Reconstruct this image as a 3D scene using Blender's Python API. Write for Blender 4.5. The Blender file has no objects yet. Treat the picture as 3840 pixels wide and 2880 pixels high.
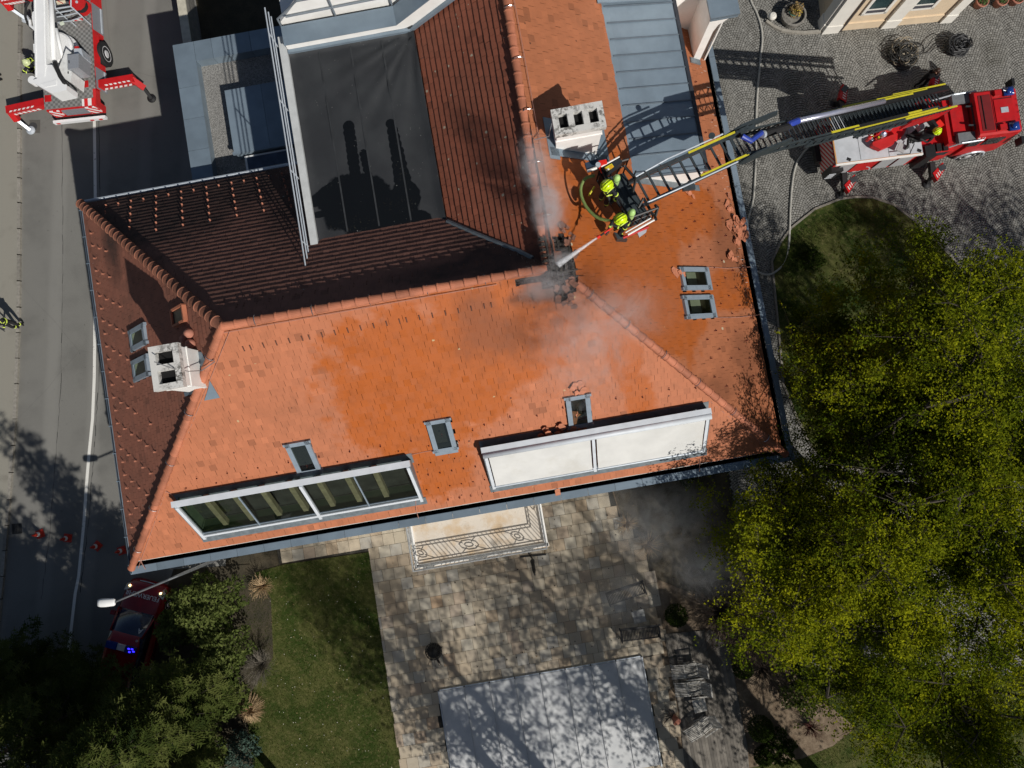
import bpy, math, random
from mathutils import Vector, Matrix
# ------------------------------------------------------------------ camera, sky, sun, exposure
SC = bpy.context.scene
COL = SC.collection
V = Vector
H = 32.0                                   # camera height above the courtyard (m)
F, CX, CY = 2688.0, 1920.0, 1440.0         # focal length and centre in photo pixels
def cam_rot(nx, ny, yaw):
    up = -V(((nx-CX)/F, -(ny-CY)/F, -1.0)).normalized()
    x = V((math.cos(yaw), math.sin(yaw), 0)); x -= up*x.dot(up); x.normalize()
    return Matrix((x, up.cross(x), up))
ROT = cam_rot(1985.0, 1600.0, math.radians(9.9))
cam = bpy.data.objects.new('camera', bpy.data.cameras.new('camera')); COL.objects.link(cam)
cam.matrix_world = Matrix.Translation((0, 0, H)) @ ROT.to_4x4()
cam.data.sensor_width = 36.0; cam.data.lens = 36.0*F/3840.0
cam.data.clip_start = 0.5; cam.data.clip_end = 2000.0
SC.camera = cam
SUN_EL = math.radians(42.0)
SUN = V((.537*math.cos(SUN_EL), -.8436*math.cos(SUN_EL), math.sin(SUN_EL)))     # towards the sun
W = bpy.data.worlds.new('World'); SC.world = W; W.use_nodes = True
wn = W.node_tree.nodes; wn.clear()
sky = wn.new('ShaderNodeTexSky'); sky.sky_type = 'NISHITA'; sky.sun_disc = False
sky.sun_elevation = SUN_EL; sky.sun_rotation = math.atan2(SUN.x, SUN.y)
bg = wn.new('ShaderNodeBackground'); bg.inputs[1].default_value = 0.05
wo = wn.new('ShaderNodeOutputWorld')
W.node_tree.links.new(sky.outputs[0], bg.inputs[0]); W.node_tree.links.new(bg.outputs[0], wo.inputs[0])
sl = bpy.data.lights.new('sun', 'SUN'); sl.energy = 5.0; sl.angle = math.radians(0.5); sl.color = (1.0, .955, .89)
so = bpy.data.objects.new('sun', sl); COL.objects.link(so); so.location = (20, -30, 40)
so.rotation_euler = SUN.to_track_quat('Z', 'Y').to_euler()
SC.view_settings.view_transform = 'Standard'; SC.view_settings.look = 'None'
SC.view_settings.exposure = -0.35; SC.view_settings.gamma = 1.0
SC.cycles.volume_step_rate = 2.0; SC.cycles.volume_max_steps = 128
SC.cycles.max_bounces = 6; SC.cycles.volume_bounces = 3; SC.cycles.diffuse_bounces = 3; SC.cycles.transparent_max_bounces = 8

# ------------------------------------------------------------------ photo pixel -> place on a real plane
def ray(u, v): return ROT @ V(((u-CX)/F, -(v-CY)/F, -1.0))
O = V((0, 0, H))
def P(px, z=0.0):
    d = ray(*px); return O + d*((z-H)/d.z)
def onY(px, y):
    d = ray(*px); return O + d*(y/d.y)
def q(c, r, x, y): return (960*c+x/2.304, 720*r+y/2.304)
def crop(x0, y0, s): return lambda x, y: (x0+x/s, y0+y/s)
cA = crop(2160, 540, 5.53); cB = crop(2480, 420, 3.687); cC = crop(3080, 320, 2.9105); cD = crop(0, 0, 3.95)
cG = crop(2200, 2150, 2.5523); cV = crop(0, 0, 2212/3840)
ZE, ZR = 6.5, 12.6                          # eaves and ridge
XW, XE, YS, YN, RX, RY, RW = -14.8, 8.75, -2.62, 10.92, 1.45, 4.16, -7.85
mS = (ZR-ZE)/(RY-YS); mN = (ZR-ZE)/(YN-RY); mW = (ZR-ZE)/(RW-XW); mE = (ZR-ZE)/(XE-RX)
PLANE = {'S': (0, mS, ZE-mS*YS), 'N': (0, -mN, ZE+mN*YN), 'W': (mW, 0, ZE-mW*XW),
         'E': (-mE, 0, ZE+mE*XE), 'V': (mE, 0, ZR-mE*RX), 'D': (-.2, 0, 10.92)}
def zr(k, x, y):
    a, b, c = PLANE[k]; return a*x+b*y+c
def nrm(k):
    a, b, c = PLANE[k]; return V((-a, -b, 1)).normalized()
def on(px, k, off=0.0):
    a, b, c = PLANE[k]; d = ray(*px); t = (c-H)/(d.z-a*d.x-b*d.y)
    return O + d*t + nrm(k)*off

# ------------------------------------------------------------------ shader helpers
class G:
    def __init__(s, name):
        s.m = bpy.data.materials.new(name); s.m.use_nodes = True; s.t = s.m.node_tree; s.t.nodes.clear()
        s.out = s.t.nodes.new('ShaderNodeOutputMaterial')
    def n(s, typ, *ins, **kw):
        nd = s.t.nodes.new('ShaderNode'+typ)
        for k, v in kw.items(): setattr(nd, k, v)
        for i, v in enumerate(ins):
            if v is not None: s.put(nd.inputs[i], v)
        return nd
    def put(s, sock, v):
        if isinstance(v, bpy.types.NodeSocket): s.t.links.new(v, sock)
        elif isinstance(v, bpy.types.Node): s.t.links.new(v.outputs[0], sock)
        else:
            if sock.type == 'RGBA' and len(v) == 3: v = (*v, 1)
            sock.default_value = v
    def math(s, op, a, b=0.0, c=None, clamp=False):
        nd = s.n('Math', a, b, c, operation=op, use_clamp=clamp); return nd.outputs[0]
    def mix(s, f, a, b, mode='MIX'):
        nd = s.n('Mix', data_type='RGBA', blend_type=mode)
        s.put(nd.inputs[0], f); s.put(nd.inputs[6], a); s.put(nd.inputs[7], b); return nd.outputs[2]
    def noise(s, scale, detail=4.0, rough=.55, vec=None, dist=0.0):
        nd = s.n('TexNoise'); nd.inputs['Scale'].default_value = scale; nd.inputs['Detail'].default_value = detail
        nd.inputs['Roughness'].default_value = rough; nd.inputs['Distortion'].default_value = dist
        s.put(nd.inputs['Vector'], vec if vec is not None else s.obj()); return nd.outputs['Fac']
    def obj(s): return s.n('TexCoord').outputs['Object']
    def pos(s): return s.n('NewGeometry').outputs['Position']
    def step(s, f, lo, hi):
        nd = s.n('MapRange', f, lo, hi, 0.0, 1.0, interpolation_type='SMOOTHSTEP'); return nd.outputs[0]
    def attr(s, name):
        nd = s.n('Attribute'); nd.attribute_name = name; return nd.outputs['Fac']
    def principled(s, col, rough=.6, metal=0.0, spec=.4, bump=None, bstr=.3, bdist=.02):
        b = s.n('BsdfPrincipled'); s.put(b.inputs['Base Color'], col); s.put(b.inputs['Roughness'], rough)
        s.put(b.inputs['Metallic'], metal); s.put(b.inputs['Specular IOR Level'], spec)
        if bump is not None:
            bn = s.n('Bump'); s.put(bn.inputs['Height'], bump); bn.inputs['Strength'].default_value = bstr
            bn.inputs['Distance'].default_value = bdist; s.put(b.inputs['Normal'], bn.outputs[0])
        s.t.links.new(b.outputs[0], s.out.inputs[0]); return b
    def blobs(s, lst, wob=.6, nscale=.9, soft=.35):
        """union of noisy ellipses in plan: (cx, cy, rx, ry, angle)"""
        p = s.n('SeparateXYZ', s.pos()); tot = None
        nz = s.math('MULTIPLY', s.math('SUBTRACT', s.noise(nscale, 5, .6, s.pos()), .5), wob*2)
        for cx, cy, rx, ry, a in lst:
            ca, sa = math.cos(a), math.sin(a)
            dx = s.math('SUBTRACT', p.outputs[0], cx); dy = s.math('SUBTRACT', p.outputs[1], cy)
            u = s.math('ADD', s.math('MULTIPLY', dx, ca/rx), s.math('MULTIPLY', dy, sa/rx))
            v = s.math('ADD', s.math('MULTIPLY', dx, -sa/ry), s.math('MULTIPLY', dy, ca/ry))
            r = s.math('SQRT', s.math('ADD', s.math('MULTIPLY', u, u), s.math('MULTIPLY', v, v)))
            r = s.math('ADD', r, nz)
            m = s.math('SUBTRACT', 1.0, s.step(r, 1-soft, 1+soft))
            tot = m if tot is None else s.math('MAXIMUM', tot, m)
        return tot
def mul(c, k): return tuple(min(1, x*k) for x in c)
MC = {}
def mat(name, col, rough=.6, var=.12, scale=6.0, metal=0.0, spec=.4, rnd=0.0, bump=0.0, dirt=0.0, dcol=None):
    if name in MC: return MC[name]
    g = G(name); f = g.noise(scale, 5)
    c = g.mix(g.step(f, .25, .75), mul(col, 1-var), mul(col, 1+var))
    if rnd:
        a = g.attr('rnd'); c = g.mix(a, g.mix(1.0, c, (1-rnd,)*3, 'MULTIPLY'), g.mix(1.0, c, (1+rnd,)*3, 'MULTIPLY'))
    if dirt:
        d = g.step(g.noise(scale*.37, 6, .65), .5, .68); c = g.mix(g.math('MULTIPLY', d, dirt), c, dcol or mul(col, .35))
    g.principled(c, rough, metal, spec, f if bump else None, bump)
    MC[name] = g.m; return g.m
def emit(name, col, st):
    g = G(name); e = g.n('Emission', (*col, 1), st); g.t.links.new(e.outputs[0], g.out.inputs[0]); return g.m

# ------------------------------------------------------------------ mesh helpers
class MB:
    def __init__(s): s.v = []; s.f = []; s.mi = []; s.r = []
    def face(s, pts, m=0, r=0.5):
        b = len(s.v); s.v += [tuple(p) for p in pts]; s.f.append(tuple(range(b, b+len(pts)))); s.mi.append(m); s.r.append(r)
    def add(s, vs, fs, m=0, r=0.5):
        b = len(s.v); s.v += [tuple(p) for p in vs]
        for f in fs: s.f.append(tuple(i+b for i in f)); s.mi.append(m); s.r.append(r)
    def box(s, c, d, ang=0.0, m=0, r=.5, mx=None, tap=1.0):
        """box by centre and size; ang = turn about z, or a matrix; tap narrows the top"""
        hx, hy, hz = d[0]/2, d[1]/2, d[2]/2
        vs = []
        for z in (-hz, hz):
            k = tap if z > 0 else 1.0
            vs += [V((-hx*k, -hy*k, z)), V((hx*k, -hy*k, z)), V((hx*k, hy*k, z)), V((-hx*k, hy*k, z))]
        M_ = mx if mx is not None else Matrix.Rotation(ang, 3, 'Z')
        c = V(c); vs = [c+M_ @ v for v in vs]
        s.add(vs, [(3, 2, 1, 0), (4, 5, 6, 7), (0, 1, 5, 4), (1, 2, 6, 5), (2, 3, 7, 6), (3, 0, 4, 7)], m, r)
    def prism(s, poly, z0, z1, m=0, r=.5, mt=None):
        n = len(poly); a = [V((p[0], p[1], z0)) for p in poly]; b = [V((p[0], p[1], z1)) for p in poly]
        s.add(a+b, [tuple(range(n-1, -1, -1))], m, r)
        s.add(a+b, [tuple(range(n, 2*n))], m if mt is None else mt, r)
        s.add(a+b, [(i, (i+1) % n, n+(i+1) % n, n+i) for i in range(n)], m, r)
    def loft(s, rings, m=0, caps=True, r=.5):
        n = len(rings[0]); vs = [p for g in rings for p in g]; fs = []
        for k in range(len(rings)-1):
            for i in range(n): fs.append((k*n+i, k*n+(i+1) % n, (k+1)*n+(i+1) % n, (k+1)*n+i))
        if caps: fs += [tuple(range(n-1, -1, -1)), tuple(range((len(rings)-1)*n, len(rings)*n))]
        s.add(vs, fs, m, r)
    def tube(s, pts, rad, n=8, m=0, r=.5, caps=True):
        pts = [V(p) for p in pts]; rings = []
        rr = rad if isinstance(rad, (list, tuple)) else [rad]*len(pts); prev = None
        for i, p in enumerate(pts):
            t = (pts[min(i+1, len(pts)-1)]-pts[max(i-1, 0)]).normalized()
            a = prev if prev is not None else (V((0, 0, 1)) if abs(t.z) < .9 else V((1, 0, 0)))
            u = (a-t*a.dot(t)).normalized(); w = t.cross(u); prev = u
            rings.append([p+(u*math.cos(2*math.pi*k/n)+w*math.sin(2*math.pi*k/n))*rr[i] for k in range(n)])
        s.loft(rings, m, caps, r)
    def bar(s, a, b, w, h, up=(0, 0, 1), m=0, r=.5):
        a, b = V(a), V(b); t = (b-a); l = t.length
        if l < 1e-6: return
        t.normalize(); up = V(up); sd = t.cross(up)
        if sd.length < 1e-4: sd = t.cross(V((1, 0, 0)))
        sd.normalize(); u = sd.cross(t)
        s.box((a+b)/2, (l, w, h), mx=Matrix((t, sd, u)).transposed(), m=m, r=r)
    def lathe(s, c, prof, n=16, m=0, axis=None, r=.5):
        M_ = V((0, 0, 1)).rotation_difference(V(axis)).to_matrix() if axis is not None else Matrix.Identity(3)
        c = V(c); rings = [[c+M_ @ V((max(p[0], .0005)*math.cos(2*math.pi*k/n), max(p[0], .0005)*math.sin(2*math.pi*k/n), p[1])) for k in range(n)] for p in prof]
        s.loft(rings, m, True, r)
    def ball(s, c, rx, ry=None, rz=None, n=14, m=0, mx=None, jit=0, rng=None):
        ry = ry or rx; rz = rz or rx; c = V(c); rings = []; k2 = n//2+1
        for i in range(1, k2):
            th = math.pi*i/k2
            ring = []
            for k in range(n):
                ph = 2*math.pi*k/n; j = 1+(rng.uniform(-jit, jit) if rng else 0)
                p = V((rx*math.sin(th)*math.cos(ph), ry*math.sin(th)*math.sin(ph), -rz*math.cos(th)))*j
                ring.append(c+(mx @ p if mx is not None else p))
            rings.append(ring)
        s.loft(rings, m, True)
    def build(s, name, mats, parent=None, smooth=False, loc=None):
        me = bpy.data.meshes.new(name)
        off = V(loc) if loc is not None else V((0, 0, 0))
        me.from_pydata([tuple(V(p)-off) for p in s.v], [], s.f)
        for m in (mats if isinstance(mats, (list, tuple)) else [mats]): me.materials.append(m)
        me.polygons.foreach_set('material_index', s.mi)
        at = me.attributes.new('rnd', 'FLOAT', 'FACE'); at.data.foreach_set('value', s.r)
        if smooth: me.polygons.foreach_set('use_smooth', [True]*len(s.f))
        me.update()
        o = bpy.data.objects.new(name, me); COL.objects.link(o); o.location = off
        if parent is not None: o.parent = parent; o.location = off-world_loc(parent)
        return o
def world_loc(o):
    p = V(o.location)
    while o.parent is not None: o = o.parent; p += V(o.location)
    return p
def tag(o, label=None, cat=None, group=None, kind=None):
    if label: o['label'] = label
    if cat: o['category'] = cat
    if group: o['group'] = group
    if kind: o['kind'] = kind
    return o
def thing(name, label, cat, loc=(0, 0, 0), rz=0.0, group=None):
    o = bpy.data.objects.new(name, None); COL.objects.link(o); o.location = loc; o.rotation_euler = (0, 0, rz)
    o.empty_display_size = .2
    return tag(o, label, cat, group)
def local(mb, name, mats, parent, smooth=False):
    """a part whose vertices are already in the parent's own frame"""
    o = mb.build(name, mats, None, smooth); o.parent = parent; return o
def kids(o): return [c for c in bpy.data.objects if c.parent == o]
def dup(o, loc=None, rz=None, label=None, parent=None, group=None, tree=None):
    c = o.copy(); COL.objects.link(c)
    if parent is not None: c.parent = parent
    if loc is not None: c.location = loc
    if rz is not None: c.rotation_euler = (0, 0, rz)
    if label: c['label'] = label
    if group: c['group'] = group
    for ch in kids(o): dup(ch, parent=c)
    return c
def struct(name, mb, m):
    return tag(mb.build(name, m), kind='structure')
def textmesh(s, size, m, name, parent, mx, depth=.004):
    cu = bpy.data.curves.new(name, 'FONT'); cu.body = s; cu.size = size; cu.align_x = 'CENTER'; cu.align_y = 'CENTER'; cu.extrude = depth
    t = bpy.data.objects.new(name, cu); COL.objects.link(t)
    dg = bpy.context.evaluated_depsgraph_get(); dg.update()
    me = bpy.data.meshes.new_from_object(t.evaluated_get(dg)); COL.objects.unlink(t); bpy.data.objects.remove(t)
    me.materials.clear(); me.materials.append(m)
    o = bpy.data.objects.new(name, me); COL.objects.link(o); o.parent = parent; o.matrix_local = mx; return o
def clip(poly, a, b, c):
    """keep the part of a 2-D polygon where a*x+b*y <= c"""
    out = []
    for i in range(len(poly)):
        p, r = poly[i], poly[(i+1) % len(poly)]; dp, dr = a*p[0]+b*p[1]-c, a*r[0]+b*r[1]-c
        if dp <= 0: out.append(p)
        if dp*dr < 0:
            t = dp/(dp-dr); out.append((p[0]+(r[0]-p[0])*t, p[1]+(r[1]-p[1])*t))
    return out
def inpoly(x, y, poly):
    c = False; j = len(poly)-1
    for i in range(len(poly)):
        xi, yi = poly[i][0], poly[i][1]; xj, yj = poly[j][0], poly[j][1]
        if (yi > y) != (yj > y) and x < (xj-xi)*(y-yi)/(yj-yi)+xi: c = not c
        j = i
    return c
R_ = random.Random(7)
# ------------------------------------------------------------------ setting: ground, street, courtyard, lawns
def pts(*px, z=0.0): return [P(p, z) for p in px]
def g_asphalt():
    g = G('asphalt'); p = g.pos()
    a = g.noise(260, 3, .7, p); b = g.noise(.55, 4, .55, p); s = g.n('SeparateXYZ', p)
    lane = g.math('SINE', g.math('ADD', g.math('MULTIPLY', g.math('SUBTRACT', s.outputs[0], g.math('MULTIPLY', s.outputs[1], .175)), 3.1), g.math('MULTIPLY', b, 1.5)))
    c = g.mix(g.step(a, .3, .7), (.13, .128, .116), (.23, .226, .208))
    c = g.mix(g.math('MULTIPLY', g.step(b, .42, .7), .45), c, (.11, .108, .1)); c = g.mix(g.math('MULTIPLY', g.step(g.noise(2.3, 6, .7, p), .62, .75), .4), c, (.085, .083, .078)); c = g.mix(g.math('MULTIPLY', g.step(g.noise(5.5, 2, .5, p), .7, .76), .5), c, (.06, .06, .056))
    c = g.mix(g.math('MULTIPLY', g.step(lane, .2, 1), .4), c, (.25, .245, .225))
    cr = g.n('TexVoronoi', feature='DISTANCE_TO_EDGE'); cr.inputs['Scale'].default_value = .09
    w = g.n('VectorMath', p, g.n('TexNoise').outputs['Color'], operation='ADD'); g.put(cr.inputs['Vector'], w.outputs[0])
    c = g.mix(g.math('MULTIPLY', g.math('SUBTRACT', 1, g.step(cr.outputs[0], .0, .002)), .25), c, (.08, .08, .075))
    g.principled(c, .85, 0, .25, a, .25, .004); return g.m
def g_earth(name, c1, c2, c3, sc=3.0):
    g = G(name); p = g.pos(); a = g.noise(sc, 7, .65, p); b = g.noise(sc*9, 4, .7, p); d = g.noise(sc*.2, 3, .5, p)
    c = g.mix(g.step(a, .35, .65), c1, c2); c = g.mix(g.math('MULTIPLY', g.step(b, .5, .75), .7), c, c3)
    c = g.mix(g.math('MULTIPLY', g.step(d, .45, .7), .5), c, mul(c1, .6))
    g.principled(c, .95, 0, .1, b, .6, .03); return g.m
def g_grass():
    g = G('grass_ground'); p = g.pos(); a = g.noise(.8, 5, .6, p); b = g.noise(45, 4, .75, p); d = g.noise(7, 4, .6, p)
    c = g.mix(g.step(a, .35, .65), (.04, .066, .012), (.125, .125, .04)); c = g.mix(g.math('MULTIPLY', g.step(b, .42, .68), .75), c, (.022, .042, .008))
    c = g.mix(g.math('MULTIPLY', g.step(d, .5, .75), .75), c, (.19, .165, .075)); c = g.mix(g.math('MULTIPLY', g.step(g.noise(1.7, 6, .7, p), .55, .72), .5), c, (.17, .16, .06))
    g.principled(c, .9, 0, .1, b, .9, .04); return g.m
M_asph = g_asphalt(); M_grass = g_grass()
M_joint = g_earth('joint_sand', (.045, .042, .036), (.07, .066, .056), (.03, .028, .024), 5)
M_mulch = g_earth('mulch', (.26, .2, .14), (.15, .11, .075), (.05, .036, .024), 2.2)
M_soil = g_earth('soil', (.05, .045, .032), (.075, .062, .042), (.03, .03, .018), 1.2)
m = MB(); m.face([(-300, -300, -.03), (300, -300, -.03), (300, 300, -.03), (-300, 300, -.03)]); struct('ground', m, M_soil)

kerb_px = [q(0, 0, 205, -900), q(0, 0, 200, 0), q(0, 0, 190, 700), q(0, 1, 190, 100), q(0, 1, 185, 1000), q(0, 2, 165, 0), q(0, 2, 150, 300), q(0, 2, 100, 1000), q(0, 3, 45, 0), q(0, 3, -60, 1000), q(0, 3, -260, 2600)]
kl = pts(*kerb_px)
m = MB(); e = [(-14.35, -25), (-14.35, 45)]
m.face([(p.x, p.y, 0) for p in reversed(kl)]+[(-9.5, kl[0].y, 0), (-9.5, 16.9, 0), (-9.5, 11.1, 0), (-14.2, 11.1, 0), (-14.2, -3, 0), (-14.9, -6, 0), (-17, -25, 0)]); struct('street', m, M_asph)
m = MB(); m.face([(p.x-.14, p.y, .12) for p in kl]+[(-60, kl[-1].y, .12), (-60, kl[0].y, .12)])
g = G('pavement_asphalt'); p_ = g.pos(); a_ = g.noise(200, 3, .7, p_); b_ = g.noise(.9, 5, .6, p_); d_ = g.noise(1.1, 3, .5, p_)
c_ = g.mix(g.step(a_, .3, .7), (.21, .2, .17), (.31, .295, .25)); c_ = g.mix(g.math('MULTIPLY', g.step(b_, .55, .75), .35), c_, (.12, .11, .09))
g.principled(c_, .9, 0, .2, a_, .25, .004); M_pave = g.m
struct('pavement', m, M_pave)
m = MB(); rk = random.Random(3)
for i in range(len(kl)-1):
    a, b = kl[i], kl[i+1]; n = max(1, int((b-a).length/1.0))
    for k in range(n):
        s0, s1 = a.lerp(b, k/n), a.lerp(b, (k+1)/n-.012); m.bar(s0+V((-.07, 0, .055)), s1+V((-.07, 0, .055)), .14, .14, r=rk.random())
struct('kerb', m, mat('kerb_stone', (.24, .225, .195), .85, .2, 9, rnd=.2))
wl = pts(q(0, 0, 800, -600), q(0, 0, 815, 1000), q(0, 1, 828, 400), q(0, 1, 815, 1600), q(0, 2, 800, 300), q(0, 2, 770, 600), q(0, 2, 745, 900), q(0, 2, 725, 1200), q(0, 2, 680, 1659), q(0, 3, 650, 150), q(0, 3, 605, 540), q(0, 3, 480, 1400))
m = MB()
for i in range(len(wl)-1):
    a, b = wl[i], wl[i+1]; m.face([(a.x-.07, a.y, .004), (b.x-.07, b.y, .004), (b.x+.07, b.y, .004), (a.x+.07, a.y, .004)])
g = G('road_paint'); p_ = g.pos(); w_ = g.step(g.noise(7, 6, .75, p_), .6, .66)
c_ = g.mix(w_, (.72, .71, .66), (.2, .195, .18)); g.principled(c_, .7, 0, .3); struct('road_marking', m, g.m)
m = MB(); rr_ = random.Random(77)
for off, w0 in ((.22, .012), (-1.55, .009)):
    ps = [P(p)+V((off, 0, .003)) for p in (q(0, 0, 815, 900), q(0, 1, 828, 400), q(0, 1, 815, 1600), q(0, 2, 770, 600), q(0, 2, 725, 1200), q(0, 3, 650, 150))]
    for i in range(len(ps)-1):
        n_ = 14; prev_ = ps[i]
        for k in range(1, n_+1):
            nx_ = ps[i].lerp(ps[i+1], k/n_)+V((rr_.uniform(-.025, .025), 0, 0)); wd_ = w0*rr_.uniform(.4, 1.7)
            m.face([prev_-V((wd_, 0, 0)), nx_-V((wd_, 0, 0)), nx_+V((wd_, 0, 0)), prev_+V((wd_, 0, 0))]); prev_ = nx_
struct('road_joint', m, [mat('tar_seam', (.035, .035, .033), .7, .3, 20), mat('tar_patch', (.10, .098, .09), .85, .25, 50)])
m = MB(); a = P(q(0, 2, 145, 1250)); m.box((a.x, a.y, .002), (.45, .45, .008), -.1)
for k in range(6): m.box((a.x-.18+.07*k, a.y, .009), (.025, .42, .008), -.1, 1)
o = m.build('drain_grate', [mat('drain_black', (.01, .01, .01), .8), mat('iron', (.05, .05, .05), .6)]); tag(o, 'dark iron street drain grate in the shaded roadway near the kerb', 'drain')
a = P(q(0, 0, 290, 1095)); m = MB(); m.box((a.x+.06, a.y, .003), (.5, .62, .01), -.16); m.lathe((a.x-.02, a.y, .006), [(.2, 0), (.2, .012), (.16, .014)], 20, 1)
tag(m.build('manhole_patch', [mat('patch', (.1, .095, .085), .9, .2, 40), mat('iron', (.05, .05, .05), .6)]), 'square asphalt patch with a round manhole by the left kerb', 'manhole')

# cobbled courtyard: stones laid in segmental arcs
isl_px = [q(3, 1, 30, 600), q(3, 1, 110, 430), q(3, 1, 200, 310), q(3, 1, 400, 150), q(3, 1, 620, 62), q(3, 1, 760, 45), q(3, 1, 900, 50), q(3, 1, 1080, 110), q(3, 1, 1250, 240), q(3, 1, 1450, 425), q(3, 1, 1650, 640), q(3, 1, 1800, 950), q(3, 1, 1850, 1250), q(3, 2, 1780, 150), q(3, 2, 1500, 500), q(3, 2, 900, 760), q(3, 2, 480, 700), q(3, 2, 350, 500), q(3, 2, 230, 250), q(3, 1, 130, 1659), q(3, 1, 100, 1300), q(3, 1, 60, 900)]
isl = [(p.x, p.y) for p in pts(*isl_px)]
sel_px = [q(3, 3, 60, 640), q(3, 3, 500, 800), q(3, 3, 1100, 880), q(3, 3, 2500, 860), q(3, 3, 2600, 2400), q(2, 3, 1900, 2400), q(2, 3, 2050, 1659), q(3, 3, 300, 1575), q(3, 3, 560, 1470), q(3, 3, 760, 1310), q(3, 3, 600, 1180), q(3, 3, 300, 900)]
sel = [(p.x, p.y) for p in pts(*sel_px)]
bed_px = [q(2, 2, 860, 900), q(2, 2, 1700, 960), q(2, 2, 1960, 1250), q(2, 3, 2150, 300), q(3, 3, 160, 500), q(3, 3, 420, 800), q(3, 3, 600, 1180), q(3, 3, 760, 1310), q(3, 3, 560, 1470), q(3, 3, 300, 1575), q(2, 3, 2050, 1659), q(2, 3, 2080, 2300), q(2, 3, 1500, 2300), q(2, 3, 1210, 0), q(2, 2, 1050, 1330), q(2, 2, 950, 1200)]
bed = [(p.x, p.y) for p in pts(*bed_px)]
m = MB(); m.face([(8.2, -16, -.012), (48, -16, -.012), (48, 40, -.012), (8.2, 40, -.012)]); struct('courtyard_bed', m, M_joint)
g = G('cobble'); r_ = g.attr('rnd'); p_ = g.pos(); n_ = g.noise(30, 4, .7, p_); d_ = g.noise(.5, 5, .6, p_)
c_ = g.mix(r_, (.125, .122, .112), (.34, .335, .31)); c_ = g.mix(g.math('MULTIPLY', g.step(n_, .45, .8), .5), c_, mul((.2, .19, .165), .8))
c_ = g.mix(g.math('MULTIPLY', g.step(d_, .5, .75), .4), c_, (.1, .095, .075)); g.principled(c_, .8, 0, .3, n_, .4, .01); M_cob = g.m
m = MB(); rc = random.Random(11); WD, RA, ST = 1.14, .68, .112
house_e = 8.3
corner = [P(p) for p in ((2600, -60), (3960, -60), (3960, 2980), (2600, 2980))]
vis = [(c.x, c.y) for c in corner]
for ci in range(-1, 21):
    xc = 8.8+ci*WD
    for j in range(-130, 190):
        y0 = j*ST+(.05 if ci % 2 else 0)
        am = math.asin(WD/2/RA); n = 12
        for k in range(n+(j % 2)):
            aa = -am+2*am*(k+(.5 if j % 2 == 0 else 0))/n; x = RA*math.sin(aa); yy = y0+RA*math.cos(aa)
            wx, wy = xc+x+rc.uniform(-.006, .006), yy+rc.uniform(-.005, .005)
            if wx < house_e or not inpoly(wx, wy, vis) or inpoly(wx, wy, isl) or inpoly(wx, wy, sel) or inpoly(wx, wy, bed): continue
            th = -aa+rc.uniform(-.05, .05); s = ST*rc.uniform(.8, .88); h = rc.uniform(.006, .013)
            s1 = RA*2*am/n*(.93 if abs(aa) < am-.05 else .5)/2; s2 = ST*(.82-.2*abs(aa)/am)/2; ct, st_ = math.cos(th), math.sin(th); k2 = .86
            rr = min(1, max(0, rc.gauss(.5, .13) if rc.random() > .04 else .95))
            b = [(wx+ct*a_-st_*b_, wy+st_*a_+ct*b_) for a_, b_ in ((-s1, -s2), (s1, -s2), (s1, s2), (-s1, s2))]
            t = [(wx+(p[0]-wx)*k2, wy+(p[1]-wy)*k2) for p in b]
            i0 = len(m.v); m.v += [(p[0], p[1], -.012) for p in b]+[(p[0], p[1], h) for p in t]
            for f in ((4, 5, 6, 7), (0, 1, 5, 4), (1, 2, 6, 5), (2, 3, 7, 6), (3, 0, 4, 7)):
                m.f.append(tuple(i+i0 for i in f)); m.mi.append(0); m.r.append(rr)
tag(m.build('cobbles', M_cob), 'small grey cobblestones laid in arcs across the courtyard', 'cobbles', kind='structure')

def mound(poly, z0, hgt, name, mt):
    cx = sum(p[0] for p in poly)/len(poly); cy = sum(p[1] for p in poly)/len(poly); m = MB(); rings = []
    for k in range(9):
        t = k/8*.97; h = z0+hgt*(1-(1-t)**2)
        rings.append([V((p[0]+(cx-p[0])*t, p[1]+(cy-p[1])*t, h)) for p in poly])
    m.loft(rings, 0, True); return struct(name, m, mt)
mound(isl, .02, .35, 'lawn_island', M_grass)
m = MB()
for i in range(len(isl)):
    a, b = V((*isl[i], .02)), V((*isl[(i+1) % len(isl)], .02)); m.bar(a, b, .09, .1)
struct('lawn_edging', m, mat('edging', (.22, .2, .17), .85, .2, 9))
m = MB(); m.face([(x, y, .012) for x, y in reversed(sel)]); struct('lawn_meadow', m, M_grass)
wlawn = [(-14.3, -4.4), (-14.6, -20), (-8.07, -20), (-7.92, -4.25), (-11.8, -4.15)]
m = MB(); m.face([(x, y, .004) for x, y in wlawn]); struct('lawn', m, M_grass)

# terrace of natural stone slabs
g = G('stone_slab'); r_ = g.attr('rnd'); p_ = g.pos(); n_ = g.noise(3, 6, .65, p_); s_ = g.noise(1.1, 5, .6, p_); k_ = g.noise(14, 5, .7, p_)
rp = g.n('ValToRGB', r_); cr = rp.color_ramp
cols = [(0, (.44, .355, .25)), (.25, (.48, .42, .32)), (.45, (.44, .385, .30)), (.62, (.45, .345, .235)), (.76, (.53, .475, .37)), (.93, (.41, .39, .345)), (1, (.47, .33, .21))]
for i, (p, c) in enumerate(cols):
    e_ = cr.elements[i] if i < 2 else cr.elements.new(p)
    e_.position = p; e_.color = (*c, 1)
c_ = g.mix(g.math('MULTIPLY', g.step(n_, .4, .7), .35), rp.outputs[0], (.36, .3, .22)); c_ = g.mix(g.math('MULTIPLY', g.step(s_, .55, .75), .4), c_, (.28, .24, .19))
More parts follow.
